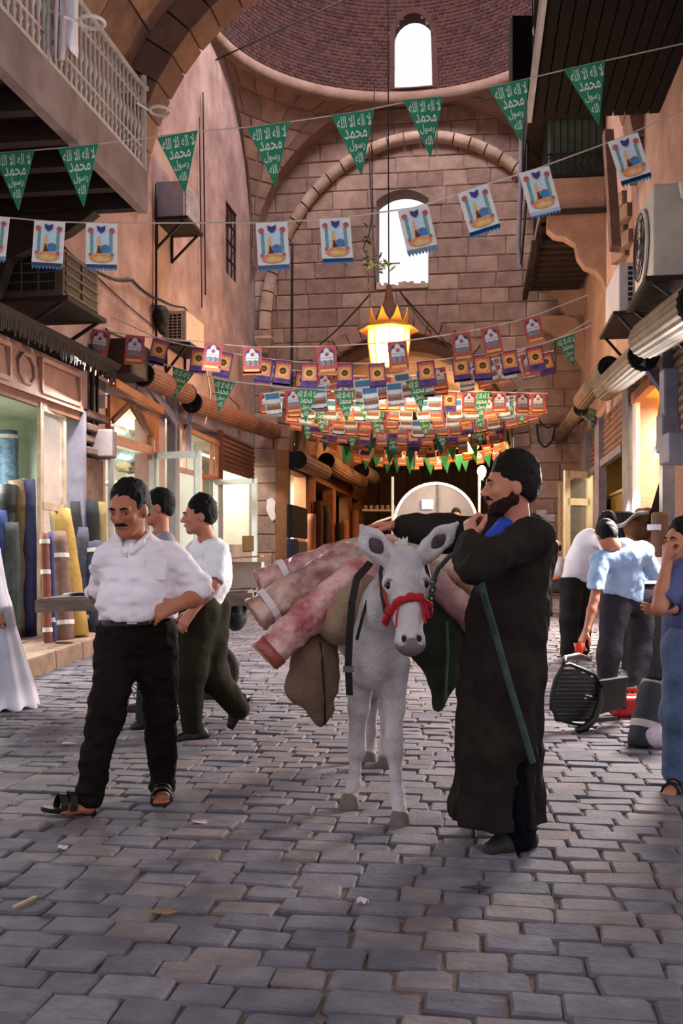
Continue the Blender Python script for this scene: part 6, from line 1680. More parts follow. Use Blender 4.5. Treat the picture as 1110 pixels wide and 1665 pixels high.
for a, e in ((sL, eL), (sR, eR)):
    d = nrm(Vector(e) - Vector(a)); b.cap(Vector(a).lerp(e, .92) + d * .02, Vector(a).lerp(e, 1.15) + d * .02, .062, .062, .005, None, 1, '-')
b.cap(H.at(0, -.02, -.09), P(217, 888, 5.06), .062, .046, .015, None, 1, '-')
b.cut((0, 0, P(225, 1006, 5.13).z), (0, 0, -1))
b.wrinkle(.012, 6); b.wrinkle(.016, 11, (.8, .8, 1.8)); b.disp(lambda X, Y_, Z: -.010 * np.exp(-((X - P(214, 950, 5.0).x + (Z - 1.2) * .05) / .016) ** 2) * (Y_ < 5.1)); b.build('shirt', M_shirt, rt)
mb = MB(); q = P(250, 925, 5.13) + fr_ * .145; mb.box(q, (.10, .008, .11), Matrix.Rotation(.08, 3, 'Z')); mb.build('pocket', M_shirt, rt, bevel=.004)
b = SDF(.007)
for q in ((P(240, 872, 5.13), P(230, 884, 5.04), P(214, 898, 4.98)), (P(200, 884, 5.2), P(196, 890, 5.08), P(205, 898, 5.0))): b.chain(q, [.02, .02, .012], .015)
b.build('shirt_collar', M_shirt, rt)
for py in (905, 930, 958, 984):
    c = P(205 + (py - 905) * .02, py, 5.13); c += fr_ * (.14 if py < 920 else .155); mb = MB(); mb.lathe(c, [(.007, 0), (.007, .004)], 8, fr_); mb.build('button', mat('button', '#b09a90'), rt)
b = SDF(.007); b.cap(P(213, 893, 5.1), P(211, 900, 5.04), .058, .045, .01); b.build('undershirt', mat('undershirt_white', '#d6cfd2'), rt)
M_tr = mat('trousers_black_brown', '#120d0b', '#1f1814', 5, .9, .3, 30, spec=.08)
b = SDF(.009); b.cap(P(204, 1025, 5.14), P(246, 1025, 5.15), .13, .13, .05, (0, 1, 0), 1.0); b.cap(P(224, 1004, 5.13), P(223, 1030, 5.14), .178, .165, .04, fr_, .8)
b.chain([hpR, knR, anR], [.122, .092, .068], .02); b.chain([hpL, knL, anL], [.12, .09, .066], .02)
b.cut((0, 0, P(224, 1003, 5.13).z), (0, 0, 1)); b.wrinkle(.012, 7, (1, 1, .8)); b.wrinkle(.010, 16, (1, 1, 1.6)); b.build('trousers', M_tr, rt)
belt(rt, P(224, 1008, 5.13), .184, .150, (ux, fr_, (0, 0, 1)), mat('belt_black', '#0c0a0a', rough=.4), .035, buckle=P(215, 1008, 4.98))
t = MB(); t.lathe(Vector(wL).lerp(eL, .12), [(.034, -.012), (.036, 0), (.034, .012)], 14, nrm(Vector(eL) - Vector(wL))); w_ = t.build('wrist_watch', mat('watch_steel', '#b9b5b0', rough=.25, metal=.8), rt)
M_sand = mat('sandal_black', '#120e0d', '#1e1816', 9, .5)
for (hl, toe, up) in ((Vector((P(150, 1318, 4.95).x, 4.99, .012)), P(70, 1319, 4.84), (.15, -.05, 1)), (Vector((P(264, 1290, 5.4).x, 5.42, .0)), Vector((P(262, 1303, 5.15).x, 5.14, 0)), (0, 0, 1))):
    hl, toe = Vector(hl), Vector(toe); d = nrm(toe - hl); s_ = d.cross(Vector((0, 0, 1))); L_ = (toe - hl).length; up = nrm(up)
    mb = MB(); ring = [hl + d * f * L_ + s_ * w for f, w in ((0, .025), (.1, .042), (.5, .045), (.8, .055), (.95, .045), (1.03, .015))] + [hl + d * f * L_ - s_ * w for f, w in ((1.03, .015), (.95, .045), (.8, .05), (.5, .042), (.1, .042), (0, .025))]
    mb.prism([p + up * .022 for p in ring], -up * .022); so = mb.build('sandal', M_sand, rt)
    for f, w, hh in ((.68, .056, .075), (.5, .056, .09), (.12, .046, .10)):
        mb = MB(); n = 10; c = hl + d * f * L_
        pts = [c + s_ * w * math.cos(PI * i / n) + up * (.02 + hh * math.sin(PI * i / n)) for i in range(n + 1)]
        for p, q in zip(pts[:-1], pts[1:]): mb.bar(p, q, .035, .008, d.cross(q - p))
        mb.build('strap', M_sand, so)

# ---------------------------------------------------------------- man in white T-shirt, walking behind
Y = 7.05
rt = thing('person', (P(325, 1200, Y).x, Y, 0), 'young man in white T-shirt and olive trousers walking behind the cart', 'person')
H = Head(P(323, 839, 7.02), (-1, -.28, -.06), (.05, 0, 1), 1.06)
sn, sf_ = P(352, 894, 6.88), P(322, 894, 7.24); en, wn_ = P(347, 950, 6.82), P(312, 995, 6.78); ef, wf = P(312, 945, 7.3), P(285, 985, 7.25)
h1, k1, a1 = P(322, 990, 7.0), P(308, 1095, 6.98), P(312, 1180, 7.02)
h2, k2, a2 = P(338, 990, 7.15), P(345, 1098, 7.15), P(388, 1150, 7.3)
B = SDF(.0085); H.add(B); B.cap(P(338, 882, 7.06), H.at(0, -.02, -.05), .06, .055, .03); B.cap(sn, sf_, .055, .055, .03); B.cap(P(338, 905, 7.06), P(335, 980, 7.07), .12, .12, .05)
arm_sdf(B, sn, en, wn_, 1.05); arm_sdf(B, sf_, ef, wf)
hand(B, wn_, (-.6, -.1, -.8), (.4, .8, -.2), (-.7, -.3, .4), 1.1, .45); hand(B, wf, (-.6, 0, -.8), (.5, -.6, 0), (-.5, -.3, .5), 1.05, .45)
leg_sdf(B, h1, k1, a1); leg_sdf(B, h2, k2, a2)
B.build('body', M_skin, rt); H.face(rt); H.hair(rt, M_hair, .016, fz=.060, tail=-.05, top=.015)
b = SDF(.01); b.cap(sn, sf_, .078, .075, .05); b.chain([P(342, 905, 7.06), P(340, 940, 7.06), P(334, 968, 7.07)], [.145, .15, .14], .05, (0, 1, 0), 1.15); b.chain([sn, Vector(sn).lerp(en, .78)], [.078, .078], .04); b.chain([sf_, Vector(sf_).lerp(ef, .7)], [.075, .072], .04)
d = nrm(Vector(en) - Vector(sn)); b.cap(Vector(sn).lerp(en, .9) + d * .03, Vector(sn).lerp(en, 1.2) + d * .03, .065, None, .005, None, 1, '-')
b.cap(H.at(0, -.02, -.1), P(334, 880, 7.0), .07, .055, .015, None, 1, '-'); b.cut((0, 0, P(334, 971, 7.07).z), (.1, 0, -1)); b.wrinkle(.010, 7); b.wrinkle(.007, 15, (1, 1, 1.5)); b.build('tshirt', mat('tshirt_white', '#d8d6da', '#ebe9ec', 4, .85, .4, 14), rt)
M_ol = mat('trousers_olive', '#19170f', '#2b281c', 5, .9, .3, 30, spec=.1)
b = SDF(.01); b.cap(P(320, 985, 7.0), P(338, 985, 7.15), .14, .145, .05, (1, 0, 0), 1.05); b.chain([h1, k1, a1], [.15, .115, .075], .05); b.chain([h2, k2, a2], [.15, .11, .08], .05); b.cut((0, 0, P(334, 968, 7.07).z), (0, 0, 1)); b.wrinkle(.012, 7); b.build('trousers', M_ol, rt)
M_shoe = mat('shoe_black', '#0e0c0b', '#1a1615', 9, .45)
shoe(rt, Vector((P(330, 1195, 7.05).x, 7.07, 0)), Vector((P(287, 1200, 7.0).x, 6.97, 0)), (0, 0, 1), .046, M_shoe, hgt=.03)
hl = P(404, 1140, 7.35); shoe(rt, hl, P(378, 1186, 7.28), (-.85, -.1, -.45) if False else (-.8, -.1, .35), .044, M_shoe, hgt=.03)

# ---------------------------------------------------------------- man mostly hidden behind them
rt = thing('person', (P(238, 1190, 7.6).x, 7.6, 0), 'dark haired man in grey shirt glimpsed behind the white shirt walker', 'person')
H = Head(P(256, 826, 7.55), (-1, -.15, -.1), (0, 0, 1), 1.06)
sn, sf_ = P(268, 882, 7.4), P(240, 882, 7.75); B = SDF(.011); H.add(B); B.cap(P(262, 868, 7.58), H.at(0, -.02, -.05), .06, .055, .03); B.cap(sn, sf_, .055, None, .03); B.cap(P(258, 890, 7.58), P(255, 985, 7.6), .12, .12, .05)
arm_sdf(B, sn, P(268, 940, 7.35), P(245, 985, 7.35)); arm_sdf(B, sf_, P(240, 940, 7.75), P(225, 980, 7.7)); hand(B, P(245, 985, 7.35), (-.4, 0, -.9), (0, 1, 0), (-1, -.3, 0), 1.05, .4); hand(B, P(225, 980, 7.7), (-.4, 0, -.9), (0, -1, 0), (-1, -.3, 0), 1.05, .4)
leg_sdf(B, P(250, 990, 7.5), P(245, 1090, 7.5), P(235, 1180, 7.5)); leg_sdf(B, P(260, 990, 7.7), P(265, 1080, 7.7), P(262, 1165, 7.75)); B.build('body', M_skin, rt); H.face(rt); H.hair(rt, M_hair, .015, fz=.06, tail=-.05, top=.01, h=.008)
b = SDF(.014); b.cap(sn, sf_, .075, None, .05); b.chain([P(258, 895, 7.58), P(256, 975, 7.6)], [.14, .14], .05); b.cap(sn, P(268, 930, 7.36), .072, .07, .04); b.cap(sf_, P(240, 930, 7.75), .072, .07, .04); b.wrinkle(.008, 8); b.cut((0, 0, P(256, 980, 7.6).z), (0, 0, -1)); b.cap(H.at(0, -.02, -.1), P(255, 870, 7.5), .068, .055, .015, None, 1, '-'); b.build('shirt', mat('shirt_grey', '#77757c', '#8d8b92', 5), rt)
b = SDF(.014); b.cap(P(250, 985, 7.5), P(260, 985, 7.7), .13, None, .05); b.chain([P(250, 990, 7.5), P(245, 1090, 7.5), P(235, 1175, 7.5)], [.13, .1, .07], .04); b.chain([P(260, 990, 7.7), P(265, 1080, 7.7), P(262, 1160, 7.75)], [.13, .1, .07], .04); b.build('trousers', mat('trousers_char', '#1b1a1c', '#29282a', 5), rt)
shoe(rt, Vector((P(240, 1190, 7.5).x, 7.5, 0)), Vector((P(213, 1190, 7.45).x, 7.44, 0)), (0, 0, 1), .045, M_shoe); shoe(rt, Vector((P(266, 1175, 7.75).x, 7.76, 0)), Vector((P(236, 1180, 7.72).x, 7.72, 0)), (0, 0, 1), .045, M_shoe)

# ---------------------------------------------------------------- man in light blue shirt bending over
rt = thing('person', (P(1020, 1138, 9.1).x, 9.1, G(9.1)), 'man in light blue shirt and grey trousers bending over with his back turned', 'person')
H = Head(P(986, 872, 8.78), (-.05, .75, -.62), (-.1, .55, .8), 1.05)
sL, sR = P(976, 912, 8.78), P(1046, 897, 8.95); eL, wL = P(966, 975, 8.62), P(953, 1026, 8.5); eR, wR = P(1060, 930, 9.15), P(1062, 918, 9.4)
hL, kL, aL = P(1000, 985, 9.05), P(990, 1062, 9.0), P(987, 1122, 9.05); hR, kR, aR = P(1043, 978, 9.2), P(1040, 1060, 9.2), P(1031, 1128, 9.12)
B = SDF(.009); H.add(B, False); B.cap(P(1003, 893, 8.85), H.at(0, -.02, -.05), .06, .055, .03); B.cap(sL, sR, .055, None, .03); B.cap(P(1012, 905, 8.92), P(1025, 975, 9.12), .085, .085, .05)
arm_sdf(B, sL, eL, wL); arm_sdf(B, sR, eR, wR); hand(B, wL, (-.45, -.1, -.9), (.3, .3, -.9) if False else (.75, .3, .1), (-.6, -.6, .2), 1.12, .5, .06); hand(B, wR, (.1, 1, -.1), (0, 0, -1), (-1, 0, 0), 1.05, .3)
leg_sdf(B, hL, kL, aL); leg_sdf(B, hR, kR, aR); B.build('body', M_skin, rt); H.hair(rt, M_hair, .017, fz=.055, tail=-.06, top=.01)
M_bl = mat('shirt_light_blue', '#86a4ca', '#a9c2e0', 4, .8, .5, 12)
b = SDF(.0105); tn = nrm((P(1025, 975, 9.12) - P(1012, 905, 8.92)).cross(sR - sL))
b.cap(sL, sR, .088, .085, .06); b.chain([P(1010, 908, 8.92), P(1012, 945, 9.02), P(1020, 978, 9.12)], [.19, .185, .19], .06, tn, .72)
b.chain([sL, eL, Vector(eL).lerp(wL, .12)], [.085, .072, .068], .04); b.chain([sR, eR, Vector(eR).lerp(wR, .5)], [.085, .075, .06], .04)
b.cap(H.at(0, -.01, -.1), P(1000, 888, 8.83), .068, .055, .015, None, 1, '-'); b.cut(P(1020, 975, 9.1), (-.28, 0, -1)); b.wrinkle(.012, 6); b.wrinkle(.010, 13, (1.4, 1, 1)); b.build('shirt', M_bl, rt)
M_gt = mat('trousers_grey', '#262329', '#38353c', 5, .9, .3, 30, spec=.1)
b = SDF(.0105); b.cap(P(1005, 978, 9.08), P(1042, 970, 9.18), .135, .135, .05); b.chain([hL, kL, aL], [.13, .105, .085], .05); b.chain([hR, kR, aR], [.13, .1, .085], .05); b.cut(P(1020, 958, 9.1), (0, 0, 1)); b.wrinkle(.012, 8, (1, 1, .8)); b.build('trousers', M_gt, rt)
for hl, toe in ((P(985, 1136, 9.0), P(1000, 1126, 9.25)), (P(1030, 1140, 9.05), P(1048, 1128, 9.3))):
    shoe(rt, Vector((hl.x, hl.y, G(hl.y))), Vector((toe.x, toe.y, G(toe.y))), (0, 0, 1), .045, M_shoe)
mb = MB(); c = P(941, 1068, 8.42); mb.lathe(c, [(.030, 0), (.036, .06), (.046, .115), (.042, .115), (.034, .06), (.026, .01)], 16); one('plastic_cup', mb, mat('cup_red', '#d03324', '#e04330', 6, .35), 'red plastic cup dangling from the bending man hand', 'cup', smooth=True)

# ---------------------------------------------------------------- man in white shirt leaning at the stall
rt = thing('person', (P(938, 1072, 11.5).x, 11.5, G(11.5)), 'man in white shirt and black trousers leaning over the stall', 'person')
H = Head(P(988, 853, 11.1), (.75, .45, -.55), (.3, .3, .9), 1.05)
sL, sR = P(948, 882, 11.5), P(980, 876, 11.15); B = SDF(.013); H.add(B, False); B.cap(P(972, 870, 11.3), H.at(0, -.02, -.05), .06, .055, .03); B.cap(sL, sR, .055, None, .03); B.cap(P(955, 885, 11.4), P(937, 945, 11.5), .12, .12, .05)
arm_sdf(B, sR, P(990, 915, 11.0), P(1010, 920, 11.0)); arm_sdf(B, sL, P(955, 920, 11.7), P(985, 925, 11.7)); hand(B, P(1010, 920, 11), (1, 0, 0), (0, 0, -1), (0, 1, 0), 1.05, .4); hand(B, P(985, 925, 11.7), (1, 0, 0), (0, 0, -1), (0, -1, 0), 1.05, .4)
lg = ((P(928, 950, 11.45), P(926, 1005, 11.4), P(925, 1060, 11.45)), (P(948, 950, 11.6), P(948, 1005, 11.6), P(945, 1055, 11.65)))
for q in lg: leg_sdf(B, *q)
B.build('body', M_skin, rt); H.hair(rt, M_hair, .018, fz=.055, tail=-.05, top=.012, h=.009)
b = SDF(.014); b.cap(sL, sR, .085, None, .06); b.chain([P(956, 885, 11.4), P(945, 915, 11.45), P(936, 945, 11.5)], [.17, .175, .165], .06); b.cap(sR, P(990, 912, 11.0), .08, .07, .04); b.cap(sL, P(955, 915, 11.7), .08, .07, .04); b.cap(H.at(0, -.01, -.1), P(975, 866, 11.25), .068, .055, .015, None, 1, '-'); b.cut(P(936, 944, 11.5), (-.1, 0, -1)); b.wrinkle(.015, 6); b.build('shirt', mat('shirt_white_b', '#cfc9d2', '#e3dde6', 4, .8), rt)
b = SDF(.014); b.cap(P(928, 945, 11.45), P(945, 945, 11.6), .135, None, .05)
for q in lg: b.chain(q, [.135, .11, .1], .05)
b.cut(P(936, 938, 11.5), (0, 0, 1)); b.wrinkle(.012, 7); b.build('trousers', mat('trousers_black', '#0b0a0b', '#161517', 5), rt)
for px in (924, 946): hl = P(px, 1068, 11.5 + (px - 924) * .007); shoe(rt, Vector((hl.x, hl.y + .1, G(hl.y))), Vector((hl.x - .08, hl.y - .14, G(hl.y - .1))), (0, 0, 1), .045, M_shoe, .01)

# ---------------------------------------------------------------- seated man with white cap
fy = 16.2; fz = G(fy)
rt = thing('person', (P(902, 1000, fy).x, fy, fz), 'man in white skullcap and pale shirt sitting on a stool', 'person')
H = Head(P(900, 892, 16.1), (-1, -.25, -.15), (0, 0, 1), 1.05); B = SDF(.014); H.add(B, False); B.cap(P(905, 908, 16.2), H.at(0, -.02, -.05), .06, .055, .03); sn, sf_ = P(908, 914, 16.05), P(901, 914, 16.4); B.cap(sn, sf_, .055, None, .03); B.cap(P(905, 918, 16.2), P(907, 948, 16.2), .085, .085, .05)
arm_sdf(B, sn, P(905, 938, 15.95), P(890, 941, 15.9)); arm_sdf(B, sf_, P(898, 938, 16.5), P(886, 941, 16.4)); hand(B, P(890, 941, 15.9), (-1, 0, -.1), (0, 0, -1), (0, 1, 0), 1.05, .35); hand(B, P(886, 941, 16.4), (-1, 0, -.1), (0, 0, -1), (0, -1, 0), 1.05, .35)
lg = ((P(906, 951, 16.1), P(887, 953, 16.0), P(889, 990, 16.0)), (P(906, 951, 16.3), P(888, 953, 16.4), P(886, 990, 16.4)))
for q in lg: leg_sdf(B, *q)
B.build('body', M_skin, rt); H.hair(rt, M_hairb, .008, fz=.05, tail=-.03, h=.012)
b = SDF(.012); b.ell(H.at(0, -.012, .055), H.sc(.09, .112, .075), H.R()); b.cut(H.at(0, 0, .04), -H.u + H.f * .1); b.build('skullcap', mat('cap_white', '#d9d5d8', '#e8e5e8', 6), rt)
b = SDF(.016); b.cap(sn, sf_, .085, None, .05); b.chain([P(905, 920, 16.2), P(907, 946, 16.2)], [.17, .175], .05); b.cap(sn, P(906, 930, 15.97), .085, .08, .04); b.cap(sf_, P(899, 930, 16.48), .085, .08, .04); b.cut(P(907, 947, 16.2), (0, 0, -1)); b.wrinkle(.012, 6); b.build('shirt', mat('shirt_pale', '#a9acc4', '#c2c5da', 4), rt)
b = SDF(.016); b.cap(P(907, 950, 16.1), P(907, 950, 16.35), .14, None, .05)
for q in lg: b.chain(q, [.13, .105, .075], .05)
b.build('trousers', mat('trousers_slate', '#2b2f33', '#3c4146', 5), rt)
for q in lg: a = q[2]; shoe(rt, Vector((a.x + .05, a.y, fz)), Vector((a.x - .2, a.y - .05, fz)), (0, 0, 1), .045, M_shoe, .012)
st = thing('wooden_stool', (P(908, 1000, fy).x, fy, fz), 'brown wooden stool under the man with the skullcap', 'stool')
sz_ = P(907, 960, fy).z; c = P(909, 960, fy)
mb = MB(); mb.box((c.x, fy, sz_ - .1), (.4, .4, .05)); mb.build('seat', M_brownwood, st)
for dx in (-.17, .17):
    for dy in (-.17, .17): mb = MB(); mb.bar((c.x + dx, fy + dy, fz), (c.x + dx, fy + dy, sz_ - .12), .04); mb.build('leg', M_brownwood, st)

# ---------------------------------------------------------------- boy at the picture edge
rt = thing('person', (P(1118, 1285, 5.55).x, 5.55, 0), 'boy in blue T-shirt and jeans with his hand at his mouth', 'person')
H = Head(P(1109, 880, 5.5), (-1, -.42, -.05), (0, 0, 1), .98)
sn, sf_ = P(1112, 930, 5.36), P(1102, 928, 5.68); en, wn_ = P(1071, 988, 5.24), P(1084, 914, 5.3); ef, wf = P(1128, 992, 5.62), P(1085, 990, 5.36)
B = SDF(.0075); H.add(B); B.cap(P(1116, 920, 5.55), H.at(0, -.02, -.05), .056, .05, .03); B.cap(sn, sf_, .05, None, .03); B.cap(P(1120, 940, 5.55), P(1122, 1040, 5.55), .085, .085, .05)
arm_sdf(B, sn, en, wn_, .95); arm_sdf(B, sf_, ef, wf, .9); hand(B, wn_, (.05, .1, 1), (.85, .3, 0), (.2, -.9, .3), .98, .62, fist=True); hand(B, wf, (-1, -.2, -.03), (0, .9, .2), (0, 0, 1), .92, .45)
lg = ((P(1112, 1060, 5.45), P(1106, 1160, 5.42), P(1103, 1255, 5.5)), (P(1130, 1060, 5.65), P(1135, 1160, 5.65), P(1140, 1255, 5.75)))
for q in lg: leg_sdf(B, *q, .9)
for an, toe in ((Vector(lg[0][2]), Vector((P(1079, 1283, 5.42).x, 5.36, .015))), (Vector(lg[1][2]), Vector((P(1118, 1270, 5.7).x, 5.65, .015)))):
    B.cap(an, an + Vector((0, 0, -.04)), .034, .036, .02); B.cap(an + Vector((0, 0, -.04)), an.lerp(toe, .6) + Vector((0, 0, -.01)), .034, .032, .02); d = nrm(toe - an); s_ = d.cross(Vector((0, 0, 1)))
    for q in (-.028, -.014, 0, .014, .028): B.cap(an.lerp(toe, .6) + s_ * q, an.lerp(toe, .95) + s_ * q * 1.1, .013, .010, .006)
B.build('body', M_skin, rt); H.face(rt); H.hair(rt, M_hair, .016, fz=.058, tail=-.05, top=.012)
b = SDF(.009); b.cap(sn, sf_, .072, None, .05); b.chain([P(1120, 940, 5.55), P(1120, 1000, 5.55), P(1119, 1052, 5.55)], [.13, .135, .145], .05, (0, 1, 0), 1.2); b.cap(sn, Vector(sn).lerp(en, .72), .07, .068, .04); b.cap(sf_, Vector(sf_).lerp(ef, .7), .068, .065, .04)
d = nrm(Vector(en) - Vector(sn)); b.cap(Vector(sn).lerp(en, .85) + d * .02, Vector(sn).lerp(en, 1.2), .058, None, .005, None, 1, '-'); b.cap(H.at(0, -.02, -.1), P(1110, 922, 5.5), .064, .05, .015, None, 1, '-'); b.cut((0, 0, P(1119, 1054, 5.5).z), (0, 0, -1)); b.wrinkle(.010, 7); b.build('tshirt', mat('tshirt_indigo', '#3f4468', '#575d86', 5, .85, .2, 30), rt)
b = SDF(.009); b.cap(P(1116, 1045, 5.47), P(1128, 1045, 5.63), .118, None, .05)
for q in lg: b.chain(q, [.12, .1, .085], .05)
b.cut((0, 0, P(1119, 1020, 5.5).z), (0, 0, 1)); b.wrinkle(.010, 9); b.build('jeans', mat('denim', '#3d4c66', '#5f7190', 7, .85, .3, 40), rt)
for hl, toe in (((lg[0][2].x + .03, 5.54), (P(1076, 1286, 5.42).x, 5.34)), ((lg[1][2].x + .03, 5.8), (P(1116, 1272, 5.7).x, 5.62))):
    hl, toe = Vector((*hl, 0)), Vector((*toe, 0)); d = nrm(toe - hl); s_ = d.cross(Vector((0, 0, 1))); L_ = (toe - hl).length
    mb = MB(); ring = [hl + d * f * L_ + s_ * w for f, w in ((0, .025), (.1, .04), (.5, .04), (.85, .05), (1.03, .015))] + [hl + d * f * L_ - s_ * w for f, w in ((1.03, .015), (.85, .048), (.5, .04), (.1, .04), (0, .025))]
    mb.prism([p + Vector((0, 0, .018)) for p in ring], (0, 0, -.018)); so = mb.build('sandal', M_sand, rt)
    for f, w, hh in ((.7, .052, .065), (.5, .05, .08)):
        mb = MB(); c = hl + d * f * L_; pts = [c + s_ * w * math.cos(PI * i / 10) + Vector((0, 0, .015 + hh * math.sin(PI * i / 10))) for i in range(11)]
        for p, q in zip(pts[:-1], pts[1:]): mb.bar(p, q, .035, .008, d.cross(q - p))
        mb.build('strap', M_sand, so)
mb = MB(); mb.lathe(Vector(wf).lerp(ef, .25), [(.033, -.008), (.035, 0), (.033, .008)], 12, nrm(Vector(ef) - Vector(wf))); mb.build('bracelet', M_cable, rt)

# ---------------------------------------------------------------- person in white gown leaving the frame
Yg = 8.5
rt = thing('person', (P(-34, 1155, Yg).x, Yg, G(Yg)), 'person in a long pale gown stepping out of the frame', 'person')
H = Head(P(-38, 838, Yg), (-1, .1, 0), (0, 0, 1), 1.05); B = SDF(.016); H.add(B, False); B.cap(P(-34, 870, Yg), H.at(0, -.02, -.05), .06, .055, .03); sn, sf_ = P(-28, 890, Yg - .18), P(-34, 890, Yg + .2); B.cap(sn, sf_, .055, None, .03); B.cap(P(-32, 900, Yg), P(-32, 1000, Yg), .12, .12, .05)
arm_sdf(B, sn, P(-16, 950, Yg - .25), P(-2, 995, Yg - .25)); arm_sdf(B, sf_, P(-40, 950, Yg + .25), P(-50, 1000, Yg + .25)); hand(B, P(-2, 995, Yg - .25), (.2, 0, -1), (0, 1, 0), (-1, 0, 0), 1.05, .5); hand(B, P(-50, 1000, Yg + .25), (-.2, 0, -1), (0, -1, 0), (-1, 0, 0), 1.05, .5)
leg_sdf(B, P(-28, 1010, Yg - .08), P(-20, 1080, Yg - .1), P(10, 1140, Yg - .1)); leg_sdf(B, P(-40, 1010, Yg + .1), P(-50, 1080, Yg + .1), P(-60, 1145, Yg + .1)); B.build('body', M_skin, rt); H.hair(rt, M_hair, .015, h=.014)
b = SDF(.014); b.cap(sn, sf_, .085, None, .05); b.chain([P(-32, 900, Yg), P(-28, 1000, Yg), P(-12, 1150, Yg)], [.17, .24, .38], .06, (0, 1, 0), .85); b.chain([sn, P(-16, 950, Yg - .25), P(-4, 985, Yg - .25)], [.085, .09, .085], .04); b.chain([sf_, P(-40, 950, Yg + .25), P(-48, 990, Yg + .25)], [.085, .09, .085], .04)
b.cut((0, 0, P(0, 1149, Yg).z), (0, 0, -1)); gx = P(-24, 1000, Yg).x
b.disp(lambda X, Y_, Z: np.clip((1.1 - Z) / .9, 0, 1) * .016 * np.sin(np.arctan2(Y_ - Yg, X - gx) * 14)); b.build('gown', mat('gown_white', '#b3b1c2', '#cfcdd9', 4, .8), rt)
for px in (6, -58): c = P(px, 1150, Yg); shoe(rt, Vector((c.x, Yg + (.1 if px < 0 else -.1), G(Yg))), Vector((c.x - .22, Yg + (.08 if px < 0 else -.12), G(Yg))), (0, 0, 1), .045, M_shoe, .014)

# ---------------------------------------------------------------- cart driver
Yd = 17.3; rt = thing('person', (P(740, 1000, Yd).x, Yd, G(Yd)), 'driver with dark hair seated before the arched canopy', 'person')
H = Head(P(741, 838, Yd), (-.1, -1, -.3), (0, 0, 1), 1.0); B = SDF(.013); H.add(B); sn, sf_ = P(724, 868, Yd), P(758, 868, Yd); B.cap(P(741, 860, Yd + .05), H.at(0, -.02, -.05), .06, .055, .03); B.cap(sn, sf_, .055, None, .03); B.cap(P(741, 875, Yd), P(741, 915, Yd + .1), .085, .085, .05)
arm_sdf(B, sn, P(716, 895, Yd - .15), P(722, 905, Yd - .4)); arm_sdf(B, sf_, P(768, 895, Yd - .15), P(762, 905, Yd - .4)); hand(B, P(722, 905, Yd - .4), (0, -1, 0), (0, 0, -1), (1, 0, 0), 1, .6); hand(B, P(762, 905, Yd - .4), (0, -1, 0), (0, 0, -1), (-1, 0, 0), 1, .6)
lg = ((P(733, 918, Yd), P(726, 925, Yd - .45), P(728, 970, Yd - .5)), (P(750, 918, Yd), P(757, 925, Yd - .45), P(755, 970, Yd - .5)))
for q in lg: leg_sdf(B, *q)
B.build('body', M_skin2, rt); H.face(rt); H.hair(rt, M_hair, .016, fz=.055, h=.01)
b = SDF(.016); b.cap(sn, sf_, .085, None, .05); b.chain([P(741, 880, Yd), P(741, 912, Yd + .1)], [.17, .17], .05, (0, 1, 0), .75); b.cap(sn, P(717, 890, Yd - .13), .075, .07, .04); b.cap(sf_, P(767, 890, Yd - .13), .075, .07, .04); b.cap(H.at(0, -.01, -.1), P(741, 860, Yd - .05), .066, .05, .015, None, 1, '-'); b.build('shirt', mat('shirt_dun', '#5d564f', '#766e66', 5), rt)
b = SDF(.016); b.cap(lg[0][0], lg[1][0], .12, None, .05)
for q in lg: b.chain(q, [.12, .1, .08], .05)
b.build('trousers', M_navy, rt)
for q in lg: shoe(rt, q[2] + Vector((0, .06, -.1)), q[2] + Vector((0, -.2, -.1)), (0, 0, 1), .045, M_shoe, .014)

# ================================================================ donkey
dk = thing('donkey', (P(612, 1320, 5.3).x, 5.4, 0), 'pale grey donkey facing forward in red halter with a load of rolls', 'donkey')
M_coat = mat('donkey_coat', '#7d7274', '#cbc3c2', 6, .95, .45, 70, c3='#b3aaaa', spec=.1, contrast=.3)
D = SDF(.0075)
D.ell(P(606, 1005, 5.55), (.25, .62, .27), k=.05); D.ell(P(606, 1010, 6.05), (.23, .26, .27), k=.06)
D.ell(P(612, 1058, 4.98), (.128, .17, .205), k=.06); D.ell(P(613, 1000, 5.06), (.15, .18, .2), k=.06)
for x, y_ in ((586, 1070), (638, 1068)): D.ell(P(x, y_, 5.02), (.07, .11, .14), k=.05)
D.chain([P(612, 1035, 4.97), P(624, 985, 4.82), P(646, 925, 4.63)], [.145, .115, .088], .06, (1, 0, 0), .86)
poll, muz = P(656, 897, 4.58), P(668, 1052, 4.30); hd = nrm(muz - poll); hr = nrm(Vector((1, .05, .0)) - hd * hd.x); hf = nrm(hr.cross(hd)); hf = hf if hf.y < 0 else -hf
HR = (hr, hf, hd)
def dh(x, y, z): return poll + hr * x + hf * y + hd * z
D.ell(dh(-.003, -.015, 0.050), (.086, .075, .09), HR, .04); D.ell(dh(-.002, -.03, 0.182), (.098, .085, .13), HR, .04)
D.cap(dh(0, -.02, 0.100), dh(0, -.005, 0.322), .085, .066, .04, hr, .95); D.cap(dh(0, -.005, 0.312), dh(.0, -.01, 0.442), .066, .056, .04)
D.ell(dh(0, -.015, 0.467), (.064, .058, .055), HR, .03); D.ell(dh(0, -.045, 0.452), (.05, .045, .05), HR, .03)
for s_ in (-1, 1):
    D.ell(dh(s_ * .078, .012, 0.177), (.03, .03, .045), HR, .03)                       # brow over the eye
    D.ell(dh(s_ * .090, .028, 0.200), (.013, .018, .02), HR, .012, '-')
    D.ell(dh(s_ * .07, -.09, 0.212), (.035, .06, .08), HR, .04)                         # cheek
    D.ell(dh(s_ * .033, .030, 0.477), (.014, .02, .022), HR, .012, '-')                # nostril hollow
    D.ell(dh(s_ * .045, .018, 0.474), (.015, .02, .028), HR, .015)
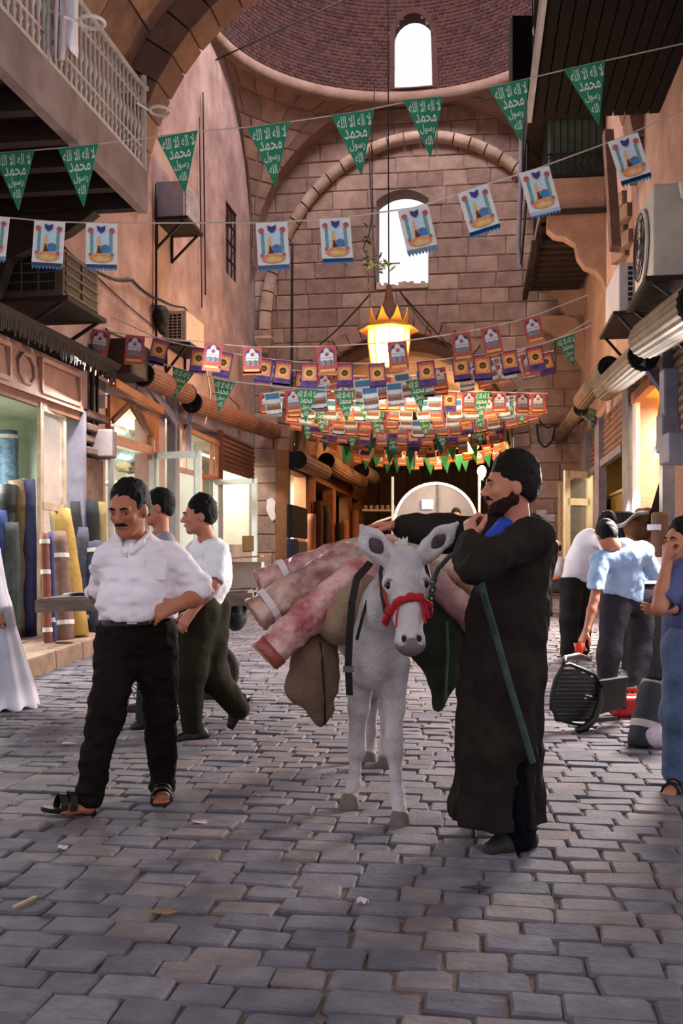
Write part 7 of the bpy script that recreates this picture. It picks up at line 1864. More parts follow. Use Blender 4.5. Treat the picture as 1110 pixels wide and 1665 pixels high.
# ears
earL = [P(634, 916, 4.56), P(622, 900, 4.55), P(604, 880, 4.53), P(588, 857, 4.52)]; earR = [P(686, 908, 4.56), P(700, 892, 4.56), P(720, 872, 4.55), P(743, 851, 4.54)]
for e, rr in ((earL, (.036, .056, .060, .016)), (earR, (.036, .050, .052, .012))):
    D.chain(e, rr, .02, (0, 1, .15), .42)
    q = [p + Vector((0, -.030, 0)) for p in e]; D.chain([q[0].lerp(q[1], .6), q[1].lerp(q[2], .6), q[2].lerp(q[3], .45)], (.018, .038, .012), .012, (0, 1, .15), .5, '-')
# legs
fl = [P(588, 1085, 5.08), P(583, 1150, 5.14), P(580, 1200, 5.19), P(580, 1218, 5.19), P(577, 1250, 5.2), P(575, 1276, 5.2), P(571, 1292, 5.17), P(568, 1300, 5.15)]
fr = [P(640, 1082, 4.95), P(640, 1150, 4.91), P(640, 1200, 4.88), P(641, 1220, 4.88), P(643, 1262, 4.87), P(645, 1292, 4.86), P(649, 1312, 4.82), P(650, 1322, 4.80)]
rl = (.082, .052, .040, .043, .026, .034, .029, .036)
D.chain(fl, rl, .03); D.chain(fr, rl, .03)
hl_ = [P(585, 1030, 6.15), P(592, 1095, 6.05), P(604, 1140, 6.35), P(603, 1190, 6.35), P(601, 1215, 6.33), P(600, 1228, 6.28)]
hr_ = [P(628, 1030, 6.15), P(630, 1095, 6.0), P(628, 1150, 6.25), P(627, 1205, 6.2), P(626, 1230, 6.18), P(626, 1242, 6.13)]
for q in (hl_, hr_): D.chain(q, (.13, .085, .045, .03, .035, .036), .04)
D.disp(lambda X, Y_, Z: .004 * vnoise(X, Y_, Z, 18)); D.build('body', M_coat, dk)
M_hoof = mat('hoof', '#5d504c', '#7a6a64', 14, .7, .2, 40)
for p, q in ((fl[-2], fl[-1]), (fr[-2], fr[-1]), (hl_[-2], hl_[-1]), (hr_[-2], hr_[-1])):
    mb = MB(); c = Vector((q.x, q.y - .012, 0)); mb.lathe(c, [(.056, 0), (.054, .015), (.043, .07), (.034, .085)], 16); mb.build('hoof', M_hoof, dk, smooth=True)
for s_ in (-1, 1):
    mb = MB(); mb.lathe(dh(s_ * .081, .026, 0.200), [(.0165 * math.sin(PI * i / 8) + 1e-4, -.0165 * math.cos(PI * i / 8)) for i in range(9)], 12, hf); mb.build('eye', mat('donkey_eye', '#0c0908', rough=.15), dk, smooth=True)
    b = SDF(.005); b.chain([dh(s_ * .066, .046, 0.184), dh(s_ * .085, .046, 0.183), dh(s_ * .1, .022, 0.194)], [.006, .008, .005], .006); b.build('eyelid', mat('eyelid', '#6d6362', '#857a79', 9), dk)
    b = SDF(.005); b.ell(dh(s_ * .034, .036, 0.478), (.010, .012, .017), HR); b.build('nostril', mat('nostril_dark', '#1d1718'), dk)
b = SDF(.006); b.ell(dh(0, -.013, 0.472), (.0665, .0605, .0575), HR, .02); b.ell(dh(0, -.045, 0.457), (.052, .047, .052), HR, .02)
b.cut(dh(0, 0, 0.467), -hd + hf * .25)
for s_ in (-1, 1): b.ell(dh(s_ * .033, .034, 0.477), (.016, .024, .024), HR, .008, '-')
b.disp(lambda X, Y_, Z: .003 * vnoise(X, Y_, Z, 30)); b.build('muzzle', mat('muzzle_grey', '#4d4443', '#776c6a', 12, .7), dk, label='dark grey muzzle')
for e, rr in ((earL, (.014, .032, .012)), (earR, (.012, .026, .010))):
    q = [p + Vector((0, -.012, 0)) for p in e]; b = SDF(.006); b.chain([q[0].lerp(q[1], .8), q[1].lerp(q[2], .6), q[2].lerp(q[3], .4)], rr, .015, (0, 1, .15), .3); b.build('inner_ear', mat('inner_ear', '#2a2222', '#554a4b', 14, .95, .5, 60), dk, label='dark inner ear')
b = SDF(.007); rg = random.Random(3)
for k in range(9): a = P(652 + rg.uniform(-8, 9), 902, 4.6); b.cap(a, a + Vector((rg.uniform(-.02, .02), rg.uniform(-.03, .0), rg.uniform(.04, .085))), .014, .004, .01)
b.build('forelock', mat('forelock', '#b9b4b2', '#d2cecc', 12), dk)
# halter
ht = thing('halter', dh(0, .06, 0.292), 'red and black rope halter with fringed noseband on the donkey head', 'halter')
M_hred = mat('halter_red', '#8f1420', '#c0242c', 40, .8, .6, 90); M_strap = mat('strap_black', '#15110f', '#241e1b', 12, .7)
nb = [dh(-.098, -.06, 0.337), dh(-.086, .02, 0.325), dh(-.05, .068, 0.310), dh(0, .082, 0.300), dh(.05, .07, 0.294), dh(.088, .022, 0.300), dh(.1, -.05, 0.310)]
b = SDF(.0055); b.chain(nb, [.017] * 7, .012); b.disp(lambda X, Y_, Z: .012 * vnoise(X, Y_, Z, 55)); b.build('noseband', M_hred, ht)
for (pp, m, r, nm) in (([dh(-.098, -.03, 0.020), dh(-.113, -.01, 0.100), dh(-.112, .0, 0.222), dh(-.1, -.02, 0.302), dh(-.093, -.02, 0.332)], M_strap, .010, 'cheek_strap'), ([dh(-.104, -.005, 0.162), dh(-.103, .015, 0.242), dh(-.088, .03, 0.327)], M_hred, .007, 'cheek_cord'),
                      ([dh(.1, -.03, 0.020), dh(.113, -.02, 0.162), dh(.108, -.03, 0.242), dh(.1, -.03, 0.307)], M_strap, .009, 'cheek_strap'), ([dh(-.05, .066, 0.312), dh(-.058, .055, 0.372), dh(-.064, .035, 0.422)], M_hred, .005, 'tassel'), ([dh(.05, .068, 0.297), dh(.058, .06, 0.352), dh(.062, .05, 0.412)], M_hred, .007, 'tassel'), ([dh(.062, .066, 0.297), dh(.075, .05, 0.342), dh(.078, .04, 0.382)], M_hred, .007, 'tassel'),
                      ([dh(-.098, -.03, 0.020), dh(0, -.07, -.03), dh(.1, -.03, 0.020)], M_strap, .009, 'crown_strap')):
    mb = MB(); mb.tube(pp, r, 6); mb.build(nm, m, ht)
ld = thing('lead_rope', P(745, 900, 4.3), 'green lead strap with chain from the halter to the robed man fist', 'rope')
M_lead = mat('lead_green', '#22342c', '#35493f', 14, .8)
pth = [P(704, 945, 4.36), P(712, 925, 4.35), P(730, 905, 4.30), P(755, 890, 4.2), P(768, 876, 4.17)]
mb = MB(); mb.tube(pth, .011, 6); mb.build('strap', M_lead, ld)
mb = MB(); mb.tube([P(768, 876, 4.17), P(776, 915, 4.00), P(785, 962, 4.02), P(805, 1030, 4.16), P(830, 1120, 4.18), P(850, 1185, 4.19), P(866, 1240, 4.2)], .014, 6); mb.build('tail', M_lead, ld)
me = None
for k in range(9):
    a = dh(.1, -.04, 0.310).lerp(P(704, 945, 4.36), k / 8)
    if me is None:
        m_ = MB(); m_.tube([(.012 * math.cos(2 * PI * i / 10), 0, .017 * math.sin(2 * PI * i / 10)) for i in range(11)], .004, 4); me = m_.data('chain_link', [mat('chain_steel', '#5a5654', rough=.35, metal=.8)])
    o = part('chain_link', me, ld); o.location = a - ld.location; o.rotation_euler = (0, .6, (k % 2) * 1.5)
# ---------------------------------------------------------------- load
M_canvas = mat('canvas_tan', '#7a6350', '#a0866c', 5, .9, .5, 50); M_canvas2 = mat('canvas_brown', '#5c4638', '#7d6350', 5, .9, .5, 50); M_cgreen = mat('canvas_olive', '#1c2118', '#2e3427', 5, .9, .5, 50)
b = SDF(.011); b.ell(P(566, 990, 5.12), (.145, .26, .18), k=.06).ell(P(588, 955, 5.15), (.12, .24, .12), k=.08).ell(P(543, 1015, 5.1), (.085, .2, .11), k=.08); b.wrinkle(.016, 6); one_sdf('saddle_bag', b, M_canvas, 'bulging tan canvas saddle bag on the donkey flank', 'bag')
sk = thing('hanging_sack', P(510, 1185, 5.05), 'pointed brown canvas sack with a seam hanging below the tan saddle bag', 'sack')
b = SDF(.010); b.chain([P(528, 1030, 5.15), P(512, 1075, 5.08), P(508, 1115, 5.06), P(522, 1158, 5.08), P(528, 1180, 5.08)], [.075, .128, .126, .062, .012], .04, (0, 1, 0), .6); b.disp(lambda X, Y_, Z: .010 * np.sin((X - P(525, 1100, 5).x) * 70 / (0.4 + np.clip(Z - .4, 0, 1)) * .35)); b.wrinkle(.008, 9); b.build('cloth', M_canvas2, sk)
mb = MB(); mb.tube([P(520, 1045, 5.02), P(524, 1080, 4.985), P(526, 1115, 4.975), P(528, 1150, 5.02), P(528, 1178, 5.06)], .006, 5); mb.build('seam', M_strap, sk)
gs = thing('hanging_sack', P(720, 1150, 5.2), 'dark olive sack hanging on the far side behind the donkey head', 'sack')
b = SDF(.011); b.chain([P(700, 975, 5.2), P(708, 1040, 5.15), P(722, 1095, 5.15), P(712, 1148, 5.18)], [.13, .15, .085, .03], .05, (0, 1, 0), .7); b.wrinkle(.012, 8); b.build('cloth', M_cgreen, gs)
mb = MB(); mb.tube([P(726, 1010, 5.03), P(728, 1060, 5.03), P(724, 1140, 5.1)], .008, 5); mb.build('cord', mat('cord_green', '#2f4a35', '#45634a', 9), gs)
sp_ = thing('pack_strap', P(580, 1100, 4.95), 'black leather girth strap with buckle down the donkey shoulder', 'strap')
mb = MB(); pp = [P(602, 915, 4.86), P(580, 940, 4.80), P(572, 980, 4.77), P(568, 1030, 4.78), P(566, 1080, 4.8), P(568, 1130, 4.83)]
for a, c in zip(pp[:-1], pp[1:]): mb.bar(a, c, .035, .012, Vector((1, 0, 0)).cross(c - a))
mb.build('strap', M_strap, sp_); mb = MB(); mb.tube([P(600, 965, 4.74), P(590, 1000, 4.74), P(580, 1040, 4.78)], .008, 5); mb.build('cord', M_strap, sp_)
mb = MB(); mb.box(P(566, 1088, 4.79), (.05, .02, .03)); mb.build('buckle', mat('chain_steel', '#5a5654'), sp_)
def load_roll(pts, rs, m, label, band=None, seed=1, wr=.010):
    t = thing('cloth_roll', pts[-1], label, 'cloth roll', 'cloth rolls loaded on the donkey')
    b = SDF(.0095); b.chain(pts, rs, .03)
    d = nrm(pts[-1] - pts[-2]); b.cut(pts[-1] + d * .01, d); b.wrinkle(wr, 9 + seed, (1, 1, 1)); b.wrinkle(wr * .6, 22); b.build('cloth', m, t)
    mb = MB(); q = pts[-1] + d * .004; mb.lathe(q, [(rs[-1] * .35, 0), (rs[-1] * .35, .012), (rs[-1] * .22, .012), (rs[-1] * .22, .002)], 12, d); mb.build('core', mat('card_core2', '#7d5348', '#96685a', 8), t)
    if band:
        c = pts[-2].lerp(pts[-1], band); mb = MB(); mb.tube([c - d * .018, c + d * .018], rs[-1] * 1.16, 16); mb.build('band', mat('paper_band2', '#bfb0ae', '#d2c5c2', 8), t)
    return t
mr = lambda n, a, c: mat(n, a, c, 7, .42, .6, 22, spec=.5, contrast=.12)
load_roll([P(640, 890, 5.45), P(560, 905, 5.4), P(480, 928, 5.35), P(424, 948, 5.3)], [.08, .086, .08, .074], mr('roll_rose', '#8a4f57', '#c99c96'), 'rose pink plastic wrapped roll uppermost on the donkey flank', .35, 1)
load_roll([P(640, 905, 5.25), P(560, 915, 5.22), P(490, 955, 5.18), P(418, 1000, 5.12)], [.09, .098, .096, .09], mr('roll_tan_rose', '#85564f', '#c4a491'), 'tan and rose roll in the middle of the donkey load', .72, 2)
load_roll([P(640, 905, 5.05), P(580, 935, 5.02), P(500, 1005, 4.98), P(432, 1066, 4.95)], [.065, .078, .088, .084], mr('roll_red', '#96403f', '#d2a29c'), 'red and white patterned roll hanging lowest from the donkey load', None, 3)
mb = MB(); q0, q1 = P(445, 1054, 4.955), P(430, 1068, 4.947); mb.tube([q0, q1], [.091, .089], 18); one('roll_cuff', mb, mr('roll_red_end', '#8a3a33', '#9c4a41'), 'brick red cloth cuff at the end of the lowest roll', 'cloth', smooth=True)
load_roll([P(655, 905, 5.35), P(700, 905, 5.3), P(740, 928, 5.25), P(790, 962, 5.2)], [.08, .085, .09, .09], mr('roll_cream', '#a87d62', '#d8c0a6'), 'cream and tan roll on the far flank behind the robed man', None, 4)
load_roll([P(655, 930, 5.15), P(700, 940, 5.12), P(740, 980, 5.1), P(785, 1025, 5.08)], [.06, .065, .07, .07], mr('roll_pink', '#8f6260', '#b18682'), 'dusty pink roll below the cream one on the far flank', None, 5)
load_roll([P(680, 910, 5.6), P(720, 935, 5.6), P(775, 985, 5.6)], [.07, .08, .08], mr('roll_maroon', '#6b4040', '#8a5c58'), 'maroon roll tucked behind the pink one on the far flank', None, 6)
b = SDF(.011); b.ell(P(600, 900, 5.4), (.22, .25, .08), k=.05).ell(P(650, 905, 5.4), (.2, .25, .07), k=.05); b.wrinkle(.02, 7); one_sdf('folded_blanket', b, mat('blanket_sage', '#7b7c62', '#b08a55', 5, .9, .4, 40, c3='#9a947c'), 'sage and ochre folded cloth under the man reaching hand', 'cloth')

# ================================================================ handcart behind the walkers
hc = thing('handcart', (P(250, 1160, 8.6).x, 8.6, G(8.6)), 'flat wooden handcart with rubber wheels behind the two walkers', 'cart')
M_cw = mat('cart_wood', '#5b4c43', '#8a7a6e', 5, .85, .3, 20, stretch=(1, 4, 4)); cz = P(250, 972, 8.6).z
x0, x1 = P(97, 970, 8.6).x, P(415, 970, 8.6).x
for k in range(6):
    y_ = 8.15 + .16 * k; mb = MB(); mb.hexa([(x0, y_, cz - .02), (x1, y_ - .25, cz + .05), (x1, y_ - .10, cz + .05), (x0, y_ + .15, cz - .02), (x0, y_, cz + .015), (x1, y_ - .25, cz + .085), (x1, y_ - .10, cz + .085), (x0, y_ + .15, cz + .015)]); mb.build('plank', M_cw, hc)
for y_ in (8.1, 9.1):
    mb = MB(); mb.bar((x0 - .05, y_, cz - .05), (x1 + .05, y_ - .25, cz + .02), .05, .10); mb.build('side_rail', M_cw, hc)
for xx in (x0, x1): mb = MB(); mb.bar((xx, 8.1, cz - .03), (xx, 9.0, cz - .03), .06, .09); mb.build('end_rail', M_cw, hc)
for (px, yy) in ((209, 8.25), (340, 8.95)):
    c = Vector((P(px, 1100, yy).x, yy, G(yy) + .27)); mb = MB(); mb.tube([c + Vector((.235 * math.cos(2 * PI * k / 24), 0, .235 * math.sin(2 * PI * k / 24))) for k in range(25)], .038, 8, cap=False); w_ = mb.build('wheel', mat('tyre', '#2c2522', '#463c37', 12, .9), hc, smooth=True)
    mb = MB(); mb.tube([c + Vector((.19 * math.cos(2 * PI * k / 24), 0, .19 * math.sin(2 * PI * k / 24))) for k in range(25)], .014, 5, cap=False); mb.build('rim', M_greymetal, w_)
    for k in range(8):
        mb = MB(); th = PI * k / 8; mb.tube([c + Vector((.19 * math.cos(th), 0, .19 * math.sin(th))), c - Vector((.19 * math.cos(th), 0, .19 * math.sin(th)))], .005, 4); mb.build('spoke', M_greymetal, w_)
    mb = MB(); mb.bar(c + Vector((0, .03, 0)), (c.x, c.y + .08, cz), .06); mb.build('axle_strut', M_iron, hc)
b = SDF(.012); b.ell(P(383, 1000, 8.15), (.095, .09, .14)).cap(P(383, 985, 8.15), P(383, 968, 8.2), .05, .02, .04); b.wrinkle(.01, 12); one_sdf('plastic_bag', b, mat('black_plastic', '#101614'), 'black plastic bag hanging from the handcart end', 'bag')
mb = MB(); c = P(148, 962, 8.5); mb.grid(lambda a, b_: c + Vector(((a - .5) * .42, (b_ - .5) * .3, .015 * math.sin(a * 5 + b_ * 4) - .01 + (a - .5) * .03)), 8, 6); o = one('paper_sheet', mb, mat('paper_sheet', '#c9c9cc'), 'crumpled white paper sheet lying on the handcart', 'paper', smooth=True); o.modifiers.new('s', 'SOLIDIFY').thickness = .004
bx_ = P(392, 948, 8.55); bt = thing('carton', (bx_.x, bx_.y, cz + .08), 'small open carton on the far end of the handcart', 'box')
for dx, dy, sx, sy in ((0, -.15, .36, .012), (0, .15, .36, .012), (-.18, 0, .012, .3), (.18, 0, .012, .3)): mb = MB(); mb.box((bx_.x + dx, bx_.y + dy, cz + .2), (sx, sy, .22)); mb.build('side', mat('carton_pale', '#a08d80', '#b9a698', 6), bt)
mb = MB(); mb.box((bx_.x, bx_.y, cz + .1), (.36, .3, .012)); mb.build('bottom', mat('carton_pale', '#a08d80'), bt)
mb = MB(); mb.bar((bx_.x - .2, bx_.y - .2, cz + .33), (bx_.x + .2, bx_.y - .26, cz + .36), .14, .01); mb.build('flap', mat('carton_flap', '#9a6c4c', '#b08262', 6), bt)

# ================================================================ fallen plastic chair
Yc = 7.45
ch = thing('plastic_chair', (P(945, 1185, Yc).x, Yc, 0), 'dark green plastic garden chair lying tipped over on the cobbles', 'chair')
M_pl = mat('plastic_dark_green', '#12130e', '#1d1e17', 6, .4, spec=.4)
out = [(914, 1083), (925, 1080), (950, 1090), (966, 1097), (974, 1108), (975, 1125), (972, 1145), (966, 1165), (955, 1180), (930, 1176), (903, 1168), (902, 1156), (896, 1153), (897, 1130), (902, 1105)]
def yb(px): return 7.30 + (px - 896) * .0022
pts = [P(x, y, yb(x)) for x, y in out]
# rim
mb = MB(); mb.tube(pts + [pts[0]], .016, 6, cap=False); mb.build('backrest_rim', M_pl, ch, smooth=True)
def edge_x(y, side):
    xs = []
    for (a, b), (c, d) in zip(out, out[1:] + out[:1]):
        if (b - y) * (d - y) <= 0 and b != d: xs.append(a + (c - a) * (y - b) / (d - b))
    return (min(xs) if side < 0 else max(xs)) if xs else None
for k in range(13):
    y = 1088 + k * 6.6; a, b_ = edge_x(y, -1), edge_x(y, 1)
    if a is None or b_ - a < 8: continue
    mb = MB(); n = 6; rows_ = []
    for i in range(n + 1):
        x = a + (b_ - a) * i / n; bow = -.03 * math.sin(PI * i / n)
        rows_.append((P(x, y, yb(x) + bow), P(x, y + 6.2, yb(x) + bow)))
    for p, q in zip(rows_[:-1], rows_[1:]): mb.hexa([p[0], q[0], q[1], p[1]] + [v_ + Vector((0, .012, 0)) for v_ in (p[0], q[0], q[1], p[1])])
    mb.build('slat', M_pl, ch)
seat = [P(970, 1108, 7.45), P(1018, 1106, 7.75), P(1016, 1112, 7.95), P(972, 1122, 7.75)]
mb = MB(); s0_, s1_, s2_, s3_ = P(972, 1110, 7.46), P(1019, 1104, 7.6), P(1016, 1150, 7.62), P(968, 1164, 7.47)
mb.hexa([s0_, s1_, s2_, s3_] + [p + Vector((.01, .03, 0)) for p in (s0_, s1_, s2_, s3_)]); mb.build('seat', M_pl, ch, bevel=.008)
for (a, b_, w) in (((972, 1110, 7.45), (1019, 1103, 7.55), .06), ((955, 1172, 7.42), (1000, 1168, 7.6), .05), ((1014, 1108, 7.62), (1012, 1150, 7.9), .05)):
    mb = MB(); A_, B_ = P(*a), P(*b_); mb.bar(A_, B_, w, .03); mb.build('leg', M_pl, ch)
mb = MB(); mb.tube([P(974, 1112, 7.47), P(976, 1140, 7.42), P(965, 1170, 7.35), P(950, 1184, 7.3), P(937, 1188, 7.28)], [.026, .026, .028, .03, .026], 8); mb.build('armrest', M_pl, ch, smooth=True)
mb = MB(); mb.tube([P(916, 1082, 7.34), P(918, 1070, 7.5), P(940, 1066, 7.7), P(958, 1072, 7.8)], [.02, .022, .024, .022], 8); mb.build('armrest', M_pl, ch, smooth=True)
mb = MB()
for a, b_ in (((952, 1130), (962, 1132)), ((950, 1135), (953, 1136))): mb.bar(P(a[0], a[1], 7.39), P(b_[0], b_[1], 7.41), .008, .01)
o = mb.build('pale_patch', mat('sticker_pale', '#c9cfc6'), ch)
# red jerrycan
c = P(1016, 1160, 8.05); jc = thing('jerrycan', (c.x, c.y, G(c.y)), 'red plastic jerrycan lying on the ground behind the tipped chair', 'container')
b = SDF(.008); b.box((c.x + .03, c.y, .105), (.15, .13, .088), rnd=.05).cap((c.x - .12, c.y, .1), (c.x - .165, c.y, .095), .04, .03, .04); b.build('body', mat('jerry_red', '#9c1a1c', '#b82a28', 5, .35), jc)
mb = MB(); mb.lathe((c.x - .175, c.y, .095), [(.033, 0), (.033, .03)], 12, (-1, 0, 0)); mb.build('cap', mat('jerry_cap', '#7d1416'), jc)
mb = MB(); mb.tube([(c.x - .06, c.y, .19), (c.x - .04, c.y, .235), (c.x + .08, c.y, .24), (c.x + .12, c.y, .19)], .016, 6); mb.build('handle', mat('jerry_red', '#9c1a1c'), jc)
# charcoal roll leaning, bag, dark stall
b0 = GP(1046, 1219); b0.z = 0
cloth_roll((b0.x, b0.y + .03, .01), P(1066, 1110, 6.9), .105, mat('roll_charcoal', '#26272a', '#3b3d40', 6, .8), 'charcoal cloth roll leaning behind the boy', 'rolls beside the boy', bands=(.32,), band_m=mat('torn_tape', '#a89b98', '#c4b8b5', 8))
cloth_roll((b0.x + .22, b0.y + .25, .01), P(1088, 1120, 7.2), .10, mat('roll_black', '#0f0f10', '#1b1b1c', 6, .8), 'black cloth roll leaning behind the charcoal one', 'rolls beside the boy')
c = GP(1074, 1222); b = SDF(.01); b.ell((c.x, c.y + .08, .09), (.12, .12, .095)).ell((c.x + .06, c.y + .1, .05), (.12, .12, .06)); b.wrinkle(.018, 11); one_sdf('plastic_bag', b, mat('bag_pink_white', '#b79ab0', '#ddd3dc', 9, .5), 'crumpled pink and white bag on the ground beside the boy', 'bag')
# stall counter and goods
st = thing('stall_counter', (P(1075, 1105, 10.3).x, 10.4, G(10.3)), 'black draped stall counter with white top behind the boy', 'counter')
a_, b_ = P(1043, 1000, 10.0), P(1110, 1000, 10.0); zt = P(1060, 949, 10.0).z
b = SDF(.02); b.box(((a_.x + b_.x) / 2, 10.35, (zt + .05) / 2 + .02), ((b_.x - a_.x) / 2, .38, (zt - .05) / 2), rnd=.03); b.disp(lambda X, Y_, Z: .012 * np.sin(X * 45 + Z * 2)); b.build('drape', mat('drape_black', '#0e0d10', '#191820', 5, .9), st)
mb = MB(); mb.box(((a_.x + b_.x) / 2, 10.35, zt + .015), (b_.x - a_.x + .04, .8, .03)); mb.build('top', M_white, st)
mb = MB(); p = P(1063, 930, 10.0); mb.box((p.x, 10.2, zt + .03 + .12), (.24, .3, .23)); one('white_carton', mb, mat('carton_white', '#c6c6cc', '#dadae0', 5), 'plain white carton on the edge of the draped counter', 'box', bevel=.008)
tb = thing('goods_table', (P(1030, 1000, 11.8).x, 11.9, G(11.9)), 'wooden goods table before the yellow shop', 'table')
t0, t1 = P(992, 880, 12.0), P(1095, 880, 12.0); tz = P(1040, 892, 12.0).z
mb = MB(); mb.box(((t0.x + t1.x) / 2, 12.0, tz), (t1.x - t0.x, .7, .05)); mb.build('top', M_brownwood, tb)
for x_ in (t0.x + .05, t1.x - .05):
    for y_ in (11.72, 12.28): mb = MB(); mb.bar((x_, y_, G(12)), (x_, y_, tz), .06); mb.build('leg', M_brownwood, tb)
def goods(px, py0, py1, w, Yg_, m, nm, label, cat, shape='box', o=0):
    a = P(px, py1, Yg_); z0 = tz + .026 if o == 0 else o; z1 = P(px, py0, Yg_).z; mb = MB()
    if shape == 'box': mb.box((a.x, Yg_, (z0 + z1) / 2), (w, w, z1 - z0))
    else: mb.lathe((a.x, Yg_, z0), [(w / 2, 0), (w / 2, (z1 - z0) * .96), (w / 2 * .8, z1 - z0)], 14)
    return one(nm, mb, m, label, cat, 'goods on the stall tables', bevel=.01 if shape == 'box' else 0)
goods(1043, 845, 890, .3, 12.0, mat('crate', '#8a6844', '#a8855c', 6), 'wooden_crate', 'pale wooden crate on the goods table', 'crate')
goods(1010, 832, 850, .3, 11.95, mat('pot_black', '#111214', '#1c1e20', 6), 'black_pot', 'black lidded pot on the goods table', 'pot', 'l')
goods(1026, 858, 892, .2, 11.85, mat('basket', '#7d5f3c', '#96774f', 9), 'wicker_basket', 'small wicker basket on the goods table', 'basket', 'l')
goods(1072, 833, 875, .17, 10.4, mat('tube_brown', '#5d4234', '#74533f', 6), 'cloth_bolt', 'short brown bolt with a white label standing on the draped counter', 'cloth bolt', 'l', zt + .03)
mb = MB(); p = P(1071, 857, 10.3); mb.lathe((p.x, 10.4, p.z - .03), [(.089, 0), (.089, .06)], 14); one('paper_label', mb, mat('paper_label', '#c9cbe0'), 'white printed label band on the short brown bolt', 'label')
for k, (px, c1, nm) in enumerate(((1047, '#8e3a28', 'brick red'), (1058, '#a4603a', 'orange'), (1090, '#5a3a2e', 'dark brown'))):
    a = P(px, 900, 10.5 + .1 * k); mb = MB(); mb.box((a.x, a.y, zt + .03 + .1 + .03 * k), (.16, .2, .2 + .06 * k)); one('goods_box', mb, mat('gbox%d' % k, c1, tuple(x * 1.3 for x in S(c1)), 6), nm + ' small goods box on the draped counter', 'box', 'goods on the stall tables', bevel=.008)
def clothf(a, b_):
    px = 998 + 56 * a; top = 852 - 24 * a + 4 * math.sin(a * 7); return P(px, top + 16 * b_ * (1 - .4 * a), 11.7 + .25 * b_ + .03 * math.sin(a * 12))
mb = MB(); mb.grid(clothf, 16, 6); o = one('white_cloth', mb, mat('cloth_white', '#d8d3da', '#ebe6ec', 5), 'white cloth spread over the heap of goods', 'cloth', smooth=True); o.modifiers.new('s', 'SOLIDIFY').thickness = .012
b = SDF(.02); b.ell(P(1030, 862, 11.9), (.2, .2, .16)).ell(P(1050, 850, 11.95), (.18, .2, .2)); b.wrinkle(.03, 6); one_sdf('goods_heap', b, mat('heap_brown', '#4a3527', '#7a5638', 9), 'brown heap of packed goods beneath the white cloth', 'bundle')
mb = MB(); q0 = P(1052, 850, 11.6); mb.prism([P(1075, 770, 11.6), P(1080, 850, 11.6), P(1050, 855, 11.6)], (.05, .1, 0)); one('dark_drape', mb, mat('drape_maroon', '#1d0f0d', '#2c1815', 6), 'dark maroon cloth hanging at the side of the yellow shop', 'cloth')
# posters on the end wall
for k, (px, py) in enumerate(((880, 835), (893, 842), (878, 850), (890, 858))):
    u_, z_ = bw(px, py, DV - .035); mb = MB(); w_, h_ = .11, .08; mb.hexa([SF(u_ - w_, DV - .05, z_ - h_), SF(u_ + w_, DV - .05, z_ - h_), SF(u_ + w_, DV - .045, z_ - h_), SF(u_ - w_, DV - .045, z_ - h_), SF(u_ - w_, DV - .05, z_ + h_), SF(u_ + w_, DV - .05, z_ + h_), SF(u_ + w_, DV - .045, z_ + h_), SF(u_ - w_, DV - .045, z_ + h_)])
    one('poster', mb, mat('poster_%d' % k, '#8f8a92', '#b5b0b8', 20, .9, contrast=.1), ('topmost', 'second', 'third', 'lowest')[k] + ' of the faded pale posters on the end wall', 'poster', 'faded posters on the end wall')
u_, z_ = bw(441, 828, DV - .04); mb = MB(); mb.prism([SF(u_ + x, DV - .055, z_ + z) for x, z in ((-.1, .22), (.02, .26), (.1, .18), (.08, -.05), (.12, -.2), (.02, -.27), (-.06, -.14), (-.11, -.02))], Vv * .008)
one('torn_poster', mb, mat('torn_poster', '#b3a6a6', '#cfc4c4', 14), 'torn white paper stuck on the stained stone pier', 'poster')
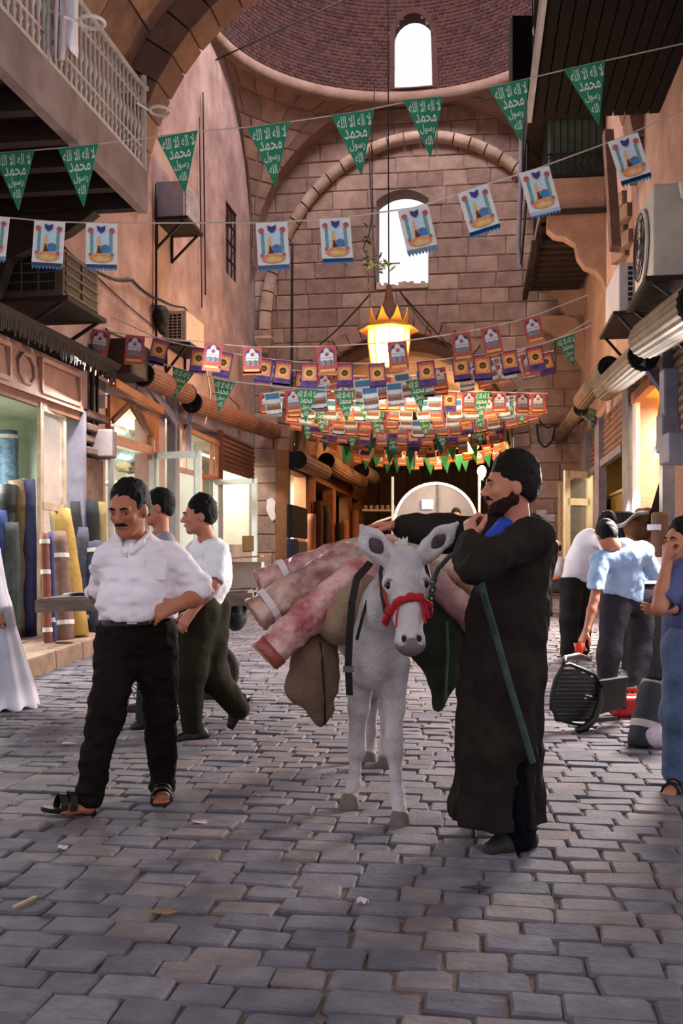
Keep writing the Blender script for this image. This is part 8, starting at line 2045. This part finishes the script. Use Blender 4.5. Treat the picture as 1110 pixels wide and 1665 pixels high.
# ================================================================ litter
def scrap(px, py, w, d, m, label, nm='paper_scrap', cat='litter', rz=0.0, h=.012, seed=0):
    p = GP(px, py); rg = random.Random(seed + px); mb = MB(); n = 9; ring = []
    for k in range(n): r_ = rg.uniform(.7, 1.1); ring.append((w / 2 * r_ * math.cos(2 * PI * k / n), d / 2 * r_ * math.sin(2 * PI * k / n), rg.uniform(.0, h)))
    c, s_ = math.cos(rz), math.sin(rz); z = .028
    V = [(p.x + x * c - y * s_, p.y + x * s_ + y * c, G(p.y) + z + q) for x, y, q in ring]; cc = (p.x, p.y, G(p.y) + z + h)
    for k in range(n): mb.face(V[k], V[(k + 1) % n], cc)
    o = one(nm, mb, m, label, cat, 'street litter'); o.modifiers.new('s', 'SOLIDIFY').thickness = .002; return o
M_pap = mat('litter_paper', '#b3aaad', '#cfc8ca', 20)
scrap(590, 1481, .055, .05, mat('litter_wrapper', '#c96a52', '#cfc9d6', 60, c3='#b9b2c9'), 'colourful crumpled sweet wrapper in the foreground', 'sweet_wrapper', h=.02)
scrap(325, 1348, .085, .05, mat('litter_pink', '#b99a96', '#cdb3af', 30), 'pinkish paper scrap in front of the walking man')
scrap(110, 1216, .12, .06, M_pap, 'torn white paper by the kerb side cobbles')
scrap(102, 1390, .055, .04, M_pap, 'small white scrap in the walking man shadow', seed=4)
scrap(775, 1457, .13, .028, mat('litter_dark', '#2a2628', '#3a3538', 9), 'dark curved piece of rubber on the foreground cobbles', 'rubber_piece', rz=.1)
scrap(268, 1497, .1, .04, mat('litter_straw', '#7a5a3a', '#957148', 20), 'dry straw tuft between foreground cobbles', 'straw', h=.008)
scrap(715, 1337, .03, .03, M_pap, 'tiny white scrap beside the robed man shoe', seed=2)
scrap(420, 1304, .04, .025, mat('litter_tan', '#8a6a58', '#a08070', 20), 'tan paper bit on the middle cobbles', seed=3)
scrap(60, 1135, .06, .04, M_pap, 'white scrap near the gown hem', seed=6)
mb = MB(); a, b_ = GP(22, 1490), GP(58, 1473); mb.bar(a + Vector((0, 0, .034)), b_ + Vector((0, 0, .034)), .012, .008); one('wooden_stick', mb, mat('stick', '#a58a68', '#bfa37e', 12), 'thin pale stick on the dark foreground cobbles', 'litter')
